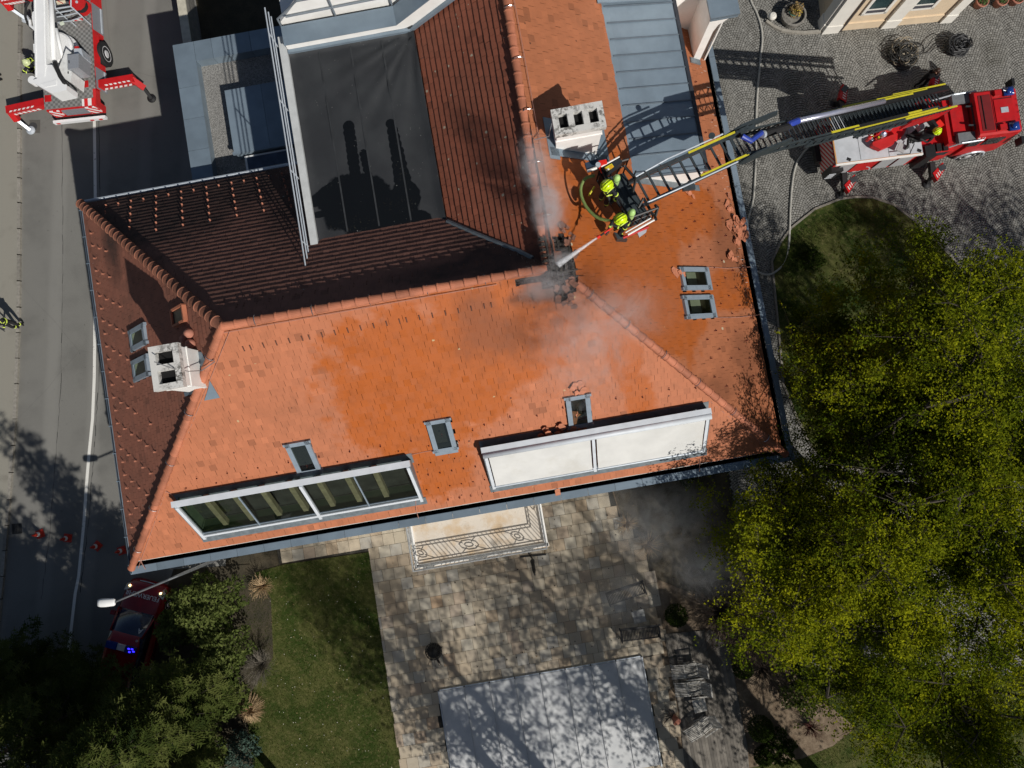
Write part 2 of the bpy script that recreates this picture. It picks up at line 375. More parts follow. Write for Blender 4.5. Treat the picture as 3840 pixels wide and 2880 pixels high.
c_ = g.mix(g.math('MULTIPLY', g.step(k_, .66, .74), .5), c_, (.1, .09, .075)); g.principled(c_, .75, 0, .3, n_, .2, .01); M_slab = g.m
te_px = [q(2, 2, 860, 940), q(2, 2, 960, 1200), q(2, 2, 1060, 1330), q(2, 3, 1215, 0), q(2, 3, 1310, 500), q(2, 3, 1500, 1640), q(2, 3, 1560, 2400)]
te = [(p.x, p.y) for p in pts(*te_px)]
ter = [(-7.98, -2.3), (te[0][0], -2.3)]+te+[(-8.1, te[-1][1]), (-7.95, -5.0)]
ter2 = [(-12.0, -2.3), (-7.98, -2.3), (-7.95, -4.2), (-12.0, -4.08)]
m = MB(); m.face([(x, y, .002) for x, y in reversed(ter)]); m.face([(x, y, .006) for x, y in ter2]); struct('terrace_bed', m, M_joint)
m = MB(); rt = random.Random(5); T = .51
pool = (-5.87, 3.06, -15.27, -10.68)
for j in range(-32, -3):
    y0 = j*T+.0; off = rt.choice((0, .255, .13, .38))
    for i in range(-26, 14):
        x0 = i*T+off; w = T; 
        xc, yc = x0+w/2, y0+T/2
        if pool[0]-.1 < xc < pool[1]+.1 and pool[2] < yc < pool[3]: continue
        if not (inpoly(xc, yc, ter) or inpoly(x0+w-.03, yc, ter) and xc < -5 or (inpoly(xc, yc, ter2))): continue
        h = .022+rt.uniform(0, .006); r = rt.random(); gp = .013
        el = -7.98-.0148*(-yc-5)*1.0 if xc > -8.3 and yc < -4.2 else -20
        if x0 < el: w = x0+w-el; x0 = el; xc = x0+w/2
        if w < .04: continue
        m.box((xc, yc, h/2), (w-gp, T-gp, h), rt.uniform(-.006, .006), 0, r)
struct('terrace', m, M_slab)
M_deck = mat('deck_wood', (.165, .148, .125), .8, .25, 3, rnd=.35, dirt=.35, dcol=(.1, .09, .075))
dk_px = [q(2, 3, 1312, 500), q(2, 3, 1720, 462), q(2, 3, 1830, 560), q(2, 3, 1900, 750), q(2, 3, 1960, 1100), q(2, 3, 2030, 1450), q(2, 3, 2080, 2100), q(2, 3, 1540, 2100), q(2, 3, 1440, 1150)]
dk = [(p.x, p.y) for p in pts(*dk_px)]
m = MB(); rt = random.Random(9); x = min(p[0] for p in dk)
while x < max(p[0] for p in dk):
    pl = clip(clip(dk, 1, 0, x+.128), -1, 0, -x)
    if len(pl) > 2:
        ys = [p[1] for p in pl]; y = min(ys)
        m.prism(pl, .012, .05, 0, rt.random())
    x += .135
struct('wood_deck', m, M_deck)
m = MB(); m.face([tuple(p) for p in pts(*bed_px, z=.006)][::-1]); struct('flower_bed', m, M_mulch)
m = MB(); m.face([tuple(p) for p in pts(q(2, 2, 870, 900), q(2, 2, 1700, 960), q(2, 2, 1960, 1250), q(2, 3, 2150, 300), q(2, 3, 2000, 420), q(2, 3, 1500, 130), q(2, 3, 1215, 10), q(2, 2, 1050, 1330), q(2, 2, 960, 1200), z=.01)][::-1]); struct('painted_shade_bed', m, g_earth('mulch_shade_tint', (.1, .085, .06), (.06, .05, .036), (.035, .028, .02), 2.2))  # mulch darkened here to paint in the tree shade and smoke
lb_px = [q(0, 3, 1500, -60), q(0, 3, 2160, -100), q(1, 3, 130, 200), q(1, 3, 150, 700), q(1, 3, -40, 1000), q(0, 3, 2080, 1500), q(0, 3, 1900, 1900), q(0, 3, 700, 1900), q(0, 3, 1200, 800)]
m = MB(); m.face([(p.x, p.y, .009) for p in pts(*lb_px)][::-1]); struct('shrub_bed', m, M_soil)
# ------------------------------------------------------------------ the house
house = thing('house', 'big hipped house with orange tiled roof burnt open at its ridge crossing', 'house', (-3, 4, 0))
M_white = mat('white_render', (.84, .83, .80), .85, .05, 3, dirt=.12, dcol=(.5, .48, .44))
M_zinc = mat('zinc_sheet', (.205, .265, .32), .42, .1, 1.6, metal=.25, spec=.5, rnd=.12)
M_zincd = mat('dark_zinc_gap_shade', (.03, .035, .045), .5, .2, 4)
M_alu = mat('pale_metal', (.52, .57, .62), .4, .08, 4, metal=.2)
M_frame = mat('window_grey', (.27, .33, .39), .4, .08, 5, metal=.2)
M_lead = mat('lead_flashing', (.17, .2, .22), .5, .2, 5, metal=.2, dirt=.3, dcol=(.3, .3, .29))
M_black = mat('black_iron', (.015, .015, .016), .5, .2, 10)
M_dark = mat('dark_void', (.006, .006, .006), .95, .1, 3)
M_char = mat('charred_wood', (.03, .026, .022), .9, .5, 20, bump=.4)
def g_glass(name, tint, tr):
    g = G(name); t = g.n('BsdfTransparent', (*tint, 1)); s = g.n('BsdfGlossy', (.9, .95, 1, 1), .03)
    x = g.n('MixShader', tr, t, s); g.t.links.new(x.outputs[0], g.out.inputs[0]); return g.m
M_glass = g_glass('window_glass', (.55, .62, .56), .1); M_glassg = g_glass('green_glass', (.60, .66, .62), .2)

def ell(k, px, rx, ry, a=0.0):
    p = on(px, k); return (p.x, p.y, rx, ry, a)
def roofmat(name, dry, wet, wets, dark, darks, dirt, lich, gloss=.75, streak='y', dens=1.4, smoke_shade_dirt=None):
    g = G(name); p = g.pos(); r = g.attr('rnd')
    big = g.noise(.45, 5, .6, p); mid = g.noise(2.6, 5, .65, p); fine = g.noise(38, 3, .7, p)
    c = g.mix(r, mul(dry, .92), mul(dry, 1.08)); c = g.mix(g.math('MULTIPLY', g.step(r, .88, .96), .6), c, mul(dry, 1.2)); c = g.mix(g.math('MULTIPLY', g.step(r, .12, .04), .6), c, mul(dry, .6)); c = g.mix(g.math('MULTIPLY', g.step(mid, .45, .75), dirt), c, dark)
    c = g.mix(g.math('MULTIPLY', g.step(big, .45, .7), dirt*.8), c, dark)
    w = None
    if wets:
        w = g.blobs(wets, .8, 1.0, .17)
        w = g.math('MULTIPLY', w, g.math('ADD', .72, g.math('MULTIPLY', r, .28)))
        c = g.mix(w, c, g.mix(g.step(mid, .4, .8), wet, mul(wet, .8)))
    mp = g.n('Mapping', p); mp.inputs['Scale'].default_value = (4.5, .35, .35) if streak == 'y' else (.35, 4.5, .35)
    sk = g.math('MULTIPLY', g.step(g.noise(1.0, 4, .6, mp.outputs[0]), .55, .75), g.step(mid, .3, .6)); c = g.mix(g.math('MULTIPLY', sk, .32), c, mul(dry, .5))
    if smoke_shade_dirt: c = g.mix(g.math('MULTIPLY', g.blobs(smoke_shade_dirt, .9, 1.1, .6), .62), c, mul(dry, .42))  # brown tint: smoke's shadow painted on the south slope, dirt on the east
    if darks: c = g.mix(g.math('MULTIPLY', g.blobs(darks, .9, .9, .55), g.math('ADD', .4, g.math('MULTIPLY', mid, .7)), clamp=True), c, (.025, .021, .019))
    c = g.mix(g.math('MULTIPLY', g.step(fine, .62, .78), .3), c, mul(dry, .45))
    for sc, th, rad, cc in lich:
        v = g.n('TexVoronoi'); g.put(v.inputs['Vector'], p); v.inputs['Scale'].default_value = sc
        sel_ = g.math('GREATER_THAN', g.n('SeparateColor', v.outputs['Color']).outputs[0], th)
        rr = g.math('ADD', v.outputs['Distance'], g.math('MULTIPLY', g.math('SUBTRACT', g.noise(20, 3, .6, p), .5), rad*1.2))
        spot = g.math('MULTIPLY', sel_, g.math('SUBTRACT', 1, g.step(rr, rad*.7, rad)))
        c = g.mix(g.math('MULTIPLY', spot, .85), c, cc)
    ro = gloss if w is None else g.math('SUBTRACT', gloss, g.math('MULTIPLY', w, .28))
    g.principled(c, ro, 0, .35, fine, .25, .006); return g.m
PALE = (.50, .44, .30)
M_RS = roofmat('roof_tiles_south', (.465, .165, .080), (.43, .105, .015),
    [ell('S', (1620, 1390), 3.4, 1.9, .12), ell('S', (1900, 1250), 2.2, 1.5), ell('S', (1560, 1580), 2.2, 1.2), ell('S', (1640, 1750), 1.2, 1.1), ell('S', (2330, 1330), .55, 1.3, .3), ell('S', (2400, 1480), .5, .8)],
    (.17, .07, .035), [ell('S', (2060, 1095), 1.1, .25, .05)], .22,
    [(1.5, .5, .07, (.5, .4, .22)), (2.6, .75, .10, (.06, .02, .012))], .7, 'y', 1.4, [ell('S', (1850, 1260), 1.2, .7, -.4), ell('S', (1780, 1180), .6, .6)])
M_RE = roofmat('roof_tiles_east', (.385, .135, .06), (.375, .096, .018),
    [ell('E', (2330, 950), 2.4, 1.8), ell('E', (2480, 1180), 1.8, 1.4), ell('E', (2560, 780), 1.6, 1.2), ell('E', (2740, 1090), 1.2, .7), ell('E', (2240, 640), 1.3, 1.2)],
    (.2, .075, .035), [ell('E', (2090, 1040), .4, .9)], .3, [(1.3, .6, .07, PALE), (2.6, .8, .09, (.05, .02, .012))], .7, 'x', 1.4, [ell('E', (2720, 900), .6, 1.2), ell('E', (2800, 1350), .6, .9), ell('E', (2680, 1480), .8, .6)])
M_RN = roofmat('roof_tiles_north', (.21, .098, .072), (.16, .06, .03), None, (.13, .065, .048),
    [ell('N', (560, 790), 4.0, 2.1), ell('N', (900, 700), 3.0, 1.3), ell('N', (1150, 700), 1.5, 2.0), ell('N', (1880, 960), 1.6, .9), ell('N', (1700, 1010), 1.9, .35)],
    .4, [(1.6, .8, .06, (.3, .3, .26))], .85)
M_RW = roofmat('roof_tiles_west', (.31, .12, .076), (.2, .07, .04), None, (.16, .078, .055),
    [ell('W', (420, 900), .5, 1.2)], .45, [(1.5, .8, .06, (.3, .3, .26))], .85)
M_RV = roofmat('roof_tiles_valley', (.26, .082, .046), (.2, .07, .04), None, (.19, .07, .042),
    [ell('V', (1990, 995), .6, .45)], .55, [(2.3, .42, .11, (.42, .39, .29)), (5, .8, .1, (.42, .39, .29))], .8)
M_cap = mat('ridge_tile_clay', (.42, .15, .082), .75, .16, 3, rnd=.2, dirt=.25, dcol=(.16, .07, .045))
M_capd = mat('old_ridge_tile_clay', (.25, .1, .06), .85, .3, 3, rnd=.25, dirt=.6, dcol=(.04, .03, .025))

cH = crop(1880, 820, 4.6075)
holeS = [(p.x, p.y) for p in (on(cH(*x), 'S') for x in ((205, 1030), (480, 975), (790, 925), (1000, 985), (1240, 1070), (1345, 1125), (1240, 1180), (1310, 1260), (1230, 1420), (980, 1440), (930, 1310), (780, 1230), (480, 1130), (360, 1160), (215, 1165)))]
holeE = [(p.x, p.y) for p in (on(cH(*x), 'E') for x in ((880, 330), (1010, 300), (1120, 350), (1215, 370), (1230, 490), (1170, 560), (1190, 650), (1260, 700), (1280, 830), (1300, 940), (1345, 1120), (1240, 1150), (1000, 990), (820, 860), (900, 780), (900, 560)))]
HOLES = [holeS, holeE]
RECT = []                                    # openings kept free of tiles: (plane, x0, x1, y0, y1)
sky_spec = [('W', -12.55, -11.6, 4.73, 5.43), ('W', -12.64, -11.7, 3.72, 4.43), ('S', -7.66, -6.88, -.2, .83), ('S', -3.18, -2.42, -.25, .77), ('S', 1.26, 2.03, -.25, .76),
            ('E', 5.55, 6.65, 3.43, 4.19), ('E', 5.46, 6.62, 2.49, 3.26)]
for k, x0, x1, y0, y1 in sky_spec: RECT.append((k, x0+.02, x1-.02, y0+.02, y1-.02))
RECT.append(('S', -11.75, -4.05, -1.7, -.3))
def tiles(k, polys, name, mt, tw=.205, th=.185, over=.03, seed=1):
    a, b, c = PLANE[k]; gl = math.hypot(a, b); gx, gy = a/gl, b/gl; ux, uy = gy, -gx; n = nrm(k)
    rg = random.Random(seed); m = MB()
    for poly in polys:
        pu = [(x*ux+y*uy, x*gx+y*gy) for x, y in poly]
        area = sum(pu[i][0]*pu[(i+1) % len(pu)][1]-pu[(i+1) % len(pu)][0]*pu[i][1] for i in range(len(pu)))
        if area < 0: pu = pu[::-1]
        u0, u1 = min(p[0] for p in pu), max(p[0] for p in pu); w0, w1 = min(p[1] for p in pu), max(p[1] for p in pu)
        j0, j1 = int(math.floor(w0/th)), int(math.ceil(w1/th))
        for j in range(j0, j1+1):
            i0 = int(math.floor(u0/tw))-1
            for i in range(i0, int(math.ceil(u1/tw))+1):
                uu = i*tw+(tw/2 if j % 2 else 0)+rg.uniform(-.004, .004); ww = j*th+rg.uniform(-.004, .004)
                cx, cy = (uu+tw/2)*ux+(ww+th/2)*gx, (uu+tw/2)*uy+(ww+th/2)*gy
                pl = [(uu+.002, ww), (uu+tw-.002, ww), (uu+tw-.002, ww+th+.012), (uu+.002, ww+th+.012)]
                for t in range(len(pu)):
                    p, r2 = pu[t], pu[(t+1) % len(pu)]; ex, ey = r2[0]-p[0], r2[1]-p[1]
                    pl = clip(pl, ey, -ex, ey*p[0]-ex*p[1])
                    if len(pl) < 3: break
                if len(pl) < 3: continue
                if any(inpoly(cx, cy, h) for h in HOLES) and rg.random() < .95: continue
                if any(r[0] == k and r[1] < cx < r[2] and r[3] < cy < r[4] for r in RECT): continue
                near = any(inpoly(cx+dx, cy+dy, h) for h in HOLES for dx, dy in ((.3, 0), (-.3, 0), (0, .25), (0, -.25)))
                lift = rg.uniform(0, .008)+(rg.uniform(0, .05) if near else 0); skew = rg.uniform(-.08, .08) if near else rg.uniform(-.006, .006)
                r = min(1, max(0, rg.gauss(.5, .22))); vs = []
                for (x, y) in pl:
                    f = (y-ww)/th; dx = skew*(y-ww)
                    X, Y = (x+dx)*ux+y*gx, (x+dx)*uy+y*gy
                    vs.append(V((X, Y, a*X+b*Y+c))+n*(over*(1-f)+.006+lift))
                m.face(vs, 0, r)
                e = [p for p in range(len(pl)) if abs(pl[p][1]-ww) < 1e-5]
                if len(e) == 2:
                    p0, p1 = vs[e[0]], vs[e[1]]; m.face([p0, p0-n*(over+.02), p1-n*(over+.02), p1], 0, r*.5)
    o = m.build(name, mt, house); return o
tS, tE = -2.27, 8.53
def hipx(y): return None
polyS = [(-14.5, tS), (8.4, tS), (RX, RY), (RW, RY)]
polyE = [(tE, -2.4), (tE, 13.0), (RX, 13.0), (RX, RY)]
polyN = [[(-14.68, 10.8), (RW, RY), (-5.35, RY), (-5.35, 10.8)], [(-5.35, RY), (RX, RY), (-1.45, 6.9), (-5.35, 6.9)]]
polyV = [(RX, RY), (RX, 13.0), (-1.5, 13.0), (-1.5, 6.92)]
polyW = [(-14.72, 10.85), (-14.72, -2.55), (RW, RY)]
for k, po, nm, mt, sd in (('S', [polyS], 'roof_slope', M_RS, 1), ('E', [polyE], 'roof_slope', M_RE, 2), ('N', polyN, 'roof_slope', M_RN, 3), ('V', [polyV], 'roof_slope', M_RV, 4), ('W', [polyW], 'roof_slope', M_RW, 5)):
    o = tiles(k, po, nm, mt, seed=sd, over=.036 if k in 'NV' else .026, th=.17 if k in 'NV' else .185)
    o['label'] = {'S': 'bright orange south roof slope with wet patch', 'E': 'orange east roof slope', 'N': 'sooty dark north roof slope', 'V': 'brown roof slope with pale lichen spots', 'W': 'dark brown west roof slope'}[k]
# roof deck under the tiles (shows in the burnt hole) and charred rafters
m = MB()
for k, po in (('S', [polyS]), ('E', [polyE]), ('N', polyN), ('V', [polyV]), ('W', [polyW])):
    for pl in po:
        if k == 'S':
            for cl in ([(-14.6, -2.4), (8.5, -2.4), (7, -1.75), (-14, -1.75)], [(-12.2, -.2), (6.2, -.2), (RX, RY), (RW, RY)]):
                m.face([V((x, y, zr(k, x, y)))-nrm(k)*.16 for x, y in cl])
        else: m.face([V((x, y, zr(k, x, y)))-nrm(k)*(.4 if k == 'W' else .35) for x, y in pl])
m.build('roof_deck', M_char, house)
m = MB(); rg = random.Random(21)
for k, hl in (('S', holeS), ('E', holeE)):
    xs = [p[0] for p in hl]; ys = [p[1] for p in hl]; n = nrm(k)
    for i in range(9):
        t = (i+.5)/9
        if k == 'S': x = min(xs)+(max(xs)-min(xs))*t; a, b = (x, min(ys)-.05), (x+rg.uniform(-.1, .1), max(ys)+.1)
        else: y = min(ys)+(max(ys)-min(ys))*t; a, b = (min(xs)-.05, y), (max(xs)+.05, y+rg.uniform(-.1, .1))
        m.bar(V((*a, zr(k, *a)))-n*.1, V((*b, zr(k, *b)))-n*.1, .07, .1, n)
    for i in range(5):
        t = (i+.5)/5
        if k == 'S': y = min(ys)+(max(ys)-min(ys))*t; a, b = (min(xs), y), (max(xs), y)
        else: x = min(xs)+(max(xs)-min(xs))*t; a, b = (x, min(ys)), (x, max(ys))
        if rg.random() < .8: m.bar(V((*a, zr(k, *a)))-n*.04, V((*b, zr(k, *b)))-n*.04, .05, .03, n)
m.build('charred_battens', M_char, house)

def ridge(a, b, name, mt, r=.118, seg=.37, flare=1.0, seed=0):
    a, b = V(a), V(b); L_ = (b-a).length; n = max(1, round(L_/seg)); d = (b-a)/L_; rg = random.Random(seed); m = MB()
    side = d.cross(V((0, 0, 1))).normalized(); up = side.cross(d)
    for i in range(n):
        p0, p1 = a+d*(L_*i/n), a+d*(L_*(i+1)/n+.03); r0, r1 = r*1.12*flare, r*.9; rr = rg.random(); rings = []
        for p, rad, lf in ((p0, r0, .02), (p0+d*.035, r0*1.02, .02), (p0+d*.05, r0*.95, .012), (p1, r1, 0)):
            rings.append([p+side*(rad*math.cos(math.pi*k/8))*1.0+up*(rad*math.sin(math.pi*k/8)*.85+lf+.01) for k in range(9)]+[p+side*-rad*.9-up*.03, p+side*rad*.9-up*.03])
        m.loft(rings, 0, True, rr)
    return m.build(name, mt, house, False)
zr_ = ZR+.005
hN = P((1235, 0)) ; 
ridge((RX+.02, 13.0, zr_), on(cH(800, 800), 'V', .06), 'ridge_tiles', M_cap, seed=1)
ridge((RW, RY, zr_), on(cH(770, 890), 'N', .06), 'ridge_tiles', M_cap, seed=2)
ridge((8.62, -2.48, zr('S', 0, -2.48)+.08), (1.98, 3.70, 12.17), 'hip_tiles', M_cap, seed=3)
ridge((-14.68, -2.5, zr('S', 0, -2.5)+.08), (RW, RY, zr_), 'hip_tiles', M_cap, .12, .4, seed=4)
ridge((-14.68, 10.78, zr('N', 0, 10.78)+.08), (RW, RY, zr_), 'hip_tiles', M_capd, .14, .36, 1.12, seed=5)
# steel ridge clips that glint
M_clip = mat('steel', (.6, .6, .6), .25, .05, 3, metal=.9)
def clip_at(p, d, r=.15):
    m = MB()
    d = V(d).normalized(); sd = d.cross(V((0, 0, 1))).normalized(); up = sd.cross(d)
    m.tube([V(p)+sd*(r*math.cos(math.pi*k/8))+up*(r*.9*math.sin(math.pi*k/8)+.02) for k in range(9)], .012, 5); m.build('ridge_clip', M_clip, house)
for x in (-6.9, -5.3, -3.7, -2.1, -.5): clip_at((x, RY, zr_), (1, 0, 0))
for y in (5.6, 7.1, 8.6, 10.1, 11.6): clip_at((RX+.02, y, zr_), (0, 1, 0))
for t in (.12, .3, .48, .64, .8, .95): clip_at(V((8.62, -2.48, 6.73)).lerp(V((1.98, 3.70, 12.17)), t), (-6.64, 6.18, 5.44))
for t in (.1, .3, .5, .7, .9): clip_at(V((-14.68, -2.5, 6.71)).lerp(V((RW, RY, zr_)), t), (6.8, 6.7, 5.9))
m = MB()
x = RW+.3
while x < -.3:
    for y, k in ((RY-.62, 'S'), (RY+.62, 'N')): m.box((x, y, zr(k, x, y)+.045), (.035, .17, .015), mx=Matrix.Rotation(math.atan(mS if k == 'S' else -mN), 3, 'X'))
    x += .2 if int(round((x-RW-.3)/.35*1.75)) % 2 == 0 else .37
tag(m.build('ridge_vent_slots', mat('vent_dark', (.11, .045, .028), .9, .3, 8), house), kind='stuff')
# lightning wires beside ridge and hips
M_wire = mat('wire_copper', (.4, .2, .15), .5, .1, 4)
def wire(ps, r):
    m = MB(); m.tube(ps, r, 5); m.build('lightning_wire', M_wire, house)
wire([(RW, RY-.17, zr_-.05), (-4, RY-.17, zr_-.05), (-.2, RY-.17, zr_-.06)], .011)
wire([(RX+.2, 12.9, zr_-.05), (RX+.2, 9, zr_-.05), (RX+.2, 6.2, zr_-.06)], .011)
wire([V((-14.5, -2.55, 6.62)), V((-11.1, .85, 9.62)), V((RW+.16, RY-.16, zr_-.07))], .012)
wire([V((8.35, -2.5, 6.66)), V((5.1, .55, 9.35)), V((1.9, 3.5, 12.02))], .012)
for px in ([q(1, 2, 1330, 605), q(1, 2, 1440, 580), q(1, 2, 1540, 562)], [q(1, 2, 1380, 1000), q(1, 2, 1382, 1080), q(1, 2, 1405, 1150)], [q(0, 2, 1440, 920), q(0, 2, 1490, 945), q(0, 2, 1525, 990)], [q(0, 2, 1210, 1480), q(0, 2, 1230, 1540), q(0, 2, 1260, 1590)], [q(2, 2, 1620, 640), q(2, 2, 1615, 750)]):
    wire([on(p, 'S', .05) for p in px], .012)
for px in ([q(2, 1, 1660, 650), q(2, 1, 1850, 662), q(2, 1, 2050, 650)], [q(2, 1, 1735, 1090), q(2, 1, 1950, 1085), q(2, 1, 2130, 1062)]):
    wire([on(p, 'E', .05) for p in px], .012)

# walls below the eaves
m = MB(); m.prism([(-14.3, -2.15), (8.25, -2.15), (8.25, 13.2), (-5.4, 13.2), (-5.4, 10.45), (-14.3, 10.45)], 0, 6.35); m.build('wall', M_white, house)
m = MB(); m.box((-14.55, 4.15, 6.42), (.5, 13.4, .06)); m.box((8.5, 5.2, 6.42), (.5, 15.5, .06)); m.box((-3, -2.36, 6.42), (22.6, .42, .06)); m.box((-10, 10.7, 6.42), (9.0, .5, .06)); m.build('eaves_soffit', M_white, house)
# gutters
m = MB(); x = -14.85; i = 0; rg = random.Random(2)
while x < 8.9:
    w = min(.97, 8.98-x); m.box((x+w/2, -2.61, 6.5), (w-.012, .26, .05), 0, 0, rg.random()); m.box((x+w/2, -2.73, 6.44), (w-.012, .03, .15), 0, 0, rg.random()); x += .97
m.box((-2.93, -2.4, 6.44), (23.7, .14, .02), 0, 1)  # dark strip: shadow line between tiles and gutter put in as colour
m.build('gutter', [M_zinc, M_zincd], house)
m = MB(); y = -2.47
while y < 12.9:
    w = min(.97, 13-y); m.box((8.86, y+w/2, 6.5), (.2, w-.012, .05), 0, 0, rg.random()); m.box((8.95, y+w/2, 6.44), (.03, w-.012, .15), 0, 0, rg.random()); y += .97
m.box((8.69, 5.2, 6.44), (.14, 15.4, .02), 0, 1)  # east side: the gap's shadow drawn as a dark strip too
m.build('gutter', [M_zinc, M_zincd], house)
m = MB(); m.tube([(-14.8, -2.7, 6.5), (-14.8, 10.95, 6.5)], .07, 8, 0); m.box((-14.8, 4.1, 6.56), (.05, 13.6, .02), 0, 1)
for k in range(14): m.bar((-14.87, -2.4+k, 6.58), (-14.62, -2.4+k, 6.6), .03, .012, m=0)
m.build('gutter', [M_zinc, M_zincd], house)
m = MB(); m.tube([(-14.8, 10.93, 6.5), (-5.5, 10.93, 6.5)], .065, 8); m.build('gutter', M_alu, house)

# chimneys
g = G('chimney_plaster'); p_ = g.pos(); n_ = g.noise(9, 7, .75, p_); b_ = g.noise(1.6, 4, .6, p_); s_ = g.n('SeparateXYZ', g.n('NewGeometry').outputs['Normal'])
dz_ = g.math('MULTIPLY', g.step(n_, .47, .56), g.step(b_, .38, .6))
c_ = g.mix(g.math('MULTIPLY', dz_, .9), (.62, .61, .58), (.09, .085, .075)); g.principled(c_, .9, 0, .2, n_, .5, .02); M_conc = g.m
def chimney(x0, x1, y0, y1, zt, zb, nf, ax, lab):
    m = MB(); i = .07
    m.box(((x0+x1)/2, (y0+y1)/2, (zt-.2+zb)/2), (x1-x0-2*i, y1-y0-2*i, zt-.2-zb)); m.box(((x0+x1)/2, (y0+y1)/2, zt-.62), (x1-x0-2*i+.05, y1-y0-2*i+.05, .05))
    ch = m.build('chimney', M_white, house); ch['label'] = lab
    m = MB(); bw = .17
    L_ = (x1-x0) if ax == 'x' else (y1-y0); Wd = (y1-y0) if ax == 'x' else (x1-x0); fl = (L_-bw*(nf+1))/nf
    def bx(u0, u1, v0, v1, z0, z1, mi=0):
        if ax == 'x': m.box((x0+(u0+u1)/2, y0+(v0+v1)/2, (z0+z1)/2), (u1-u0, v1-v0, z1-z0), m=mi)
        else: m.box((x0+(v0+v1)/2, y0+(u0+u1)/2, (z0+z1)/2), (v1-v0, u1-u0, z1-z0), m=mi)
    z0 = zt-.2
    bx(0, L_, 0, bw, z0, zt); bx(0, L_, Wd-bw, Wd, z0, zt)
    for k in range(nf+1): bx(k*(fl+bw), k*(fl+bw)+bw, bw, Wd-bw, z0+.002, zt-.004)
    cp = m.build('chimney_cap', M_conc, ch)
    m = MB()
    for k in range(nf):
        u0 = k*(fl+bw)+bw; bx(u0, u0+fl, bw, Wd-bw, z0+.003, z0+.012, 0)
    m.build('flue', M_dark, ch)
    return ch
cl = chimney(-9.8, -8.98, 2.66, 3.88, 12.95, 10.6, 2, 'y', 'short white chimney with two flues')
cr_ = chimney(2.03, 3.43, 7.55, 8.27, 13.2, 10.8, 3, 'x', 'broad white chimney with three flues')
for k, (x0, x1, y0, y1) in (('E', (1.9, 3.75, 7.4, 7.64)), ('E', (3.3, 3.75, 7.3, 8.5)), ('E', (1.85, 2.15, 7.3, 8.5))):
    a = [V((x, y, zr(k, x, y))) for x, y in ((x0, y0), (x1, y0), (x1, y1), (x0, y1))]
    m = MB(); m.loft([[p+nrm(k)*.02 for p in a], [p+nrm(k)*.05 for p in a]]); m.build('chimney_flashing', M_zinc, house)
a = [on((500+x/5.53, 1240+y/5.53), 'S') for x, y in ((1560, 1180), (1590, 1020), (1800, 1370), (1480, 1430))]
m = MB(); m.loft([[p+nrm('S')*.03 for p in a], [p+nrm('S')*.05 for p in a]]); m.build('chimney_flashing', M_zinc, house)
a = [on((500+x/5.53, 1240+y/5.53), 'W') for x, y in ((1080, 1280), (1330, 1240), (1440, 1180), (1330, 1290), (1100, 1360))]
m = MB(); m.loft([[p+nrm('W')*.03 for p in a], [p+nrm('W')*.05 for p in a]]); m.build('chimney_flashing', M_zinc, house)
a = [on((500+x/5.53, 1240+y/5.53), 'W') for x, y in ((1340, 430), (1440, 440), (1520, 600), (1480, 1000), (1380, 800))]
m = MB(); m.loft([[p+nrm('W')*.03 for p in a], [p+nrm('W')*.05 for p in a]]); m.build('chimney_flashing', M_zinc, house)
m = MB(); m.tube([(-9.5, 3.4, 13.3), (-9.2, 3.2, 13.05), (-8.95, 3.1, 12.6), (-8.85, 3.15, 12.0), (-8.35, 3.3, 12.22)], .014, 5); m.build('chimney_wire', mat('grey_wire', (.3, .3, .31), .4, .1, 3, metal=.5), house)
m = MB(); m.tube([(1.5, 7.75, 12.68), (1.9, 7.72, 12.8), (1.95, 7.8, 13.1), (2.0, 7.9, 13.2)], .014, 5); m.build('chimney_wire', mat('grey_wire', (.3, .3, .31), .4, .1, 3, metal=.5), house)

# skylights: frame proud of the tiles, reveal, pane
def skylight(k, x0, x1, y0, y1, lab):
    n = nrm(k); a = [V((x, y, zr(k, x, y))) for x, y in ((x0, y0), (x1, y0), (x1, y1), (x0, y1))]
    c = sum(a, V())/4; m = MB()
    for i in range(4):
        p, r = a[i], a[(i+1) % 4]; d = (r-p).normalized(); inw = (c-(p+r)/2); inw -= d*inw.dot(d); inw.normalize()
        ex = .0 if i % 2 else .05
        m.bar(p+inw*.05+n*.06-d*ex, r+inw*.05+n*.06+d*ex, .1, .12, n); m.bar(p+inw*.125+n*.095, r+inw*.125+n*.095, .055, .05, n)
    low = min(range(4), key=lambda i: (a[i]+a[(i+1) % 4]).z); p, r = a[low], a[(low+1) % 4]; out = ((p+r)/2-c).normalized()
    m.bar(p+out*.08+n*.035, r+out*.08+n*.035, .22, .02, n)
    f = m.build('skylight', M_frame, house); f['label'] = lab
    m = MB(); b = [p+(c-p)*.16-n*.0 for p in a]; t = [p+n*.085 for p in b]; lo = [p-n*.33 for p in b]
    for i in range(4): m.face([t[i], t[(i+1) % 4], lo[(i+1) % 4], lo[i]], 0 if i in (0, 3) else 1)
    m.face([p-n*.33 for p in b], 2); lw_ = sorted(range(4), key=lambda i: b[i].z); lo2 = [i for i in range(4) if i in lw_[:2]]; hi2 = [i for i in range(4) if i not in lo2]
    e_ = [b[lo2[0]]-n*.3, b[lo2[1]]-n*.3]; h_ = sorted(hi2, key=lambda i: (b[i]-b[lo2[1]]).length); m.face([e_[0], e_[1], e_[1].lerp(b[h_[0]]-n*.3, .42), e_[0].lerp(b[h_[1]]-n*.3, .42)], 0)
    m.build('reveal', [mat('reveal_white', (.45, .44, .36), .9, .1, 3), mat('reveal_wood', (.16, .13, .08), .9, .1, 3), mat('room_dark', (.045, .047, .04), .9, .3, 3)], f)
    m = MB(); m.face([p+(c-p)*.12+n*.10 for p in a]); m.build('pane', M_glass, f)
    return f
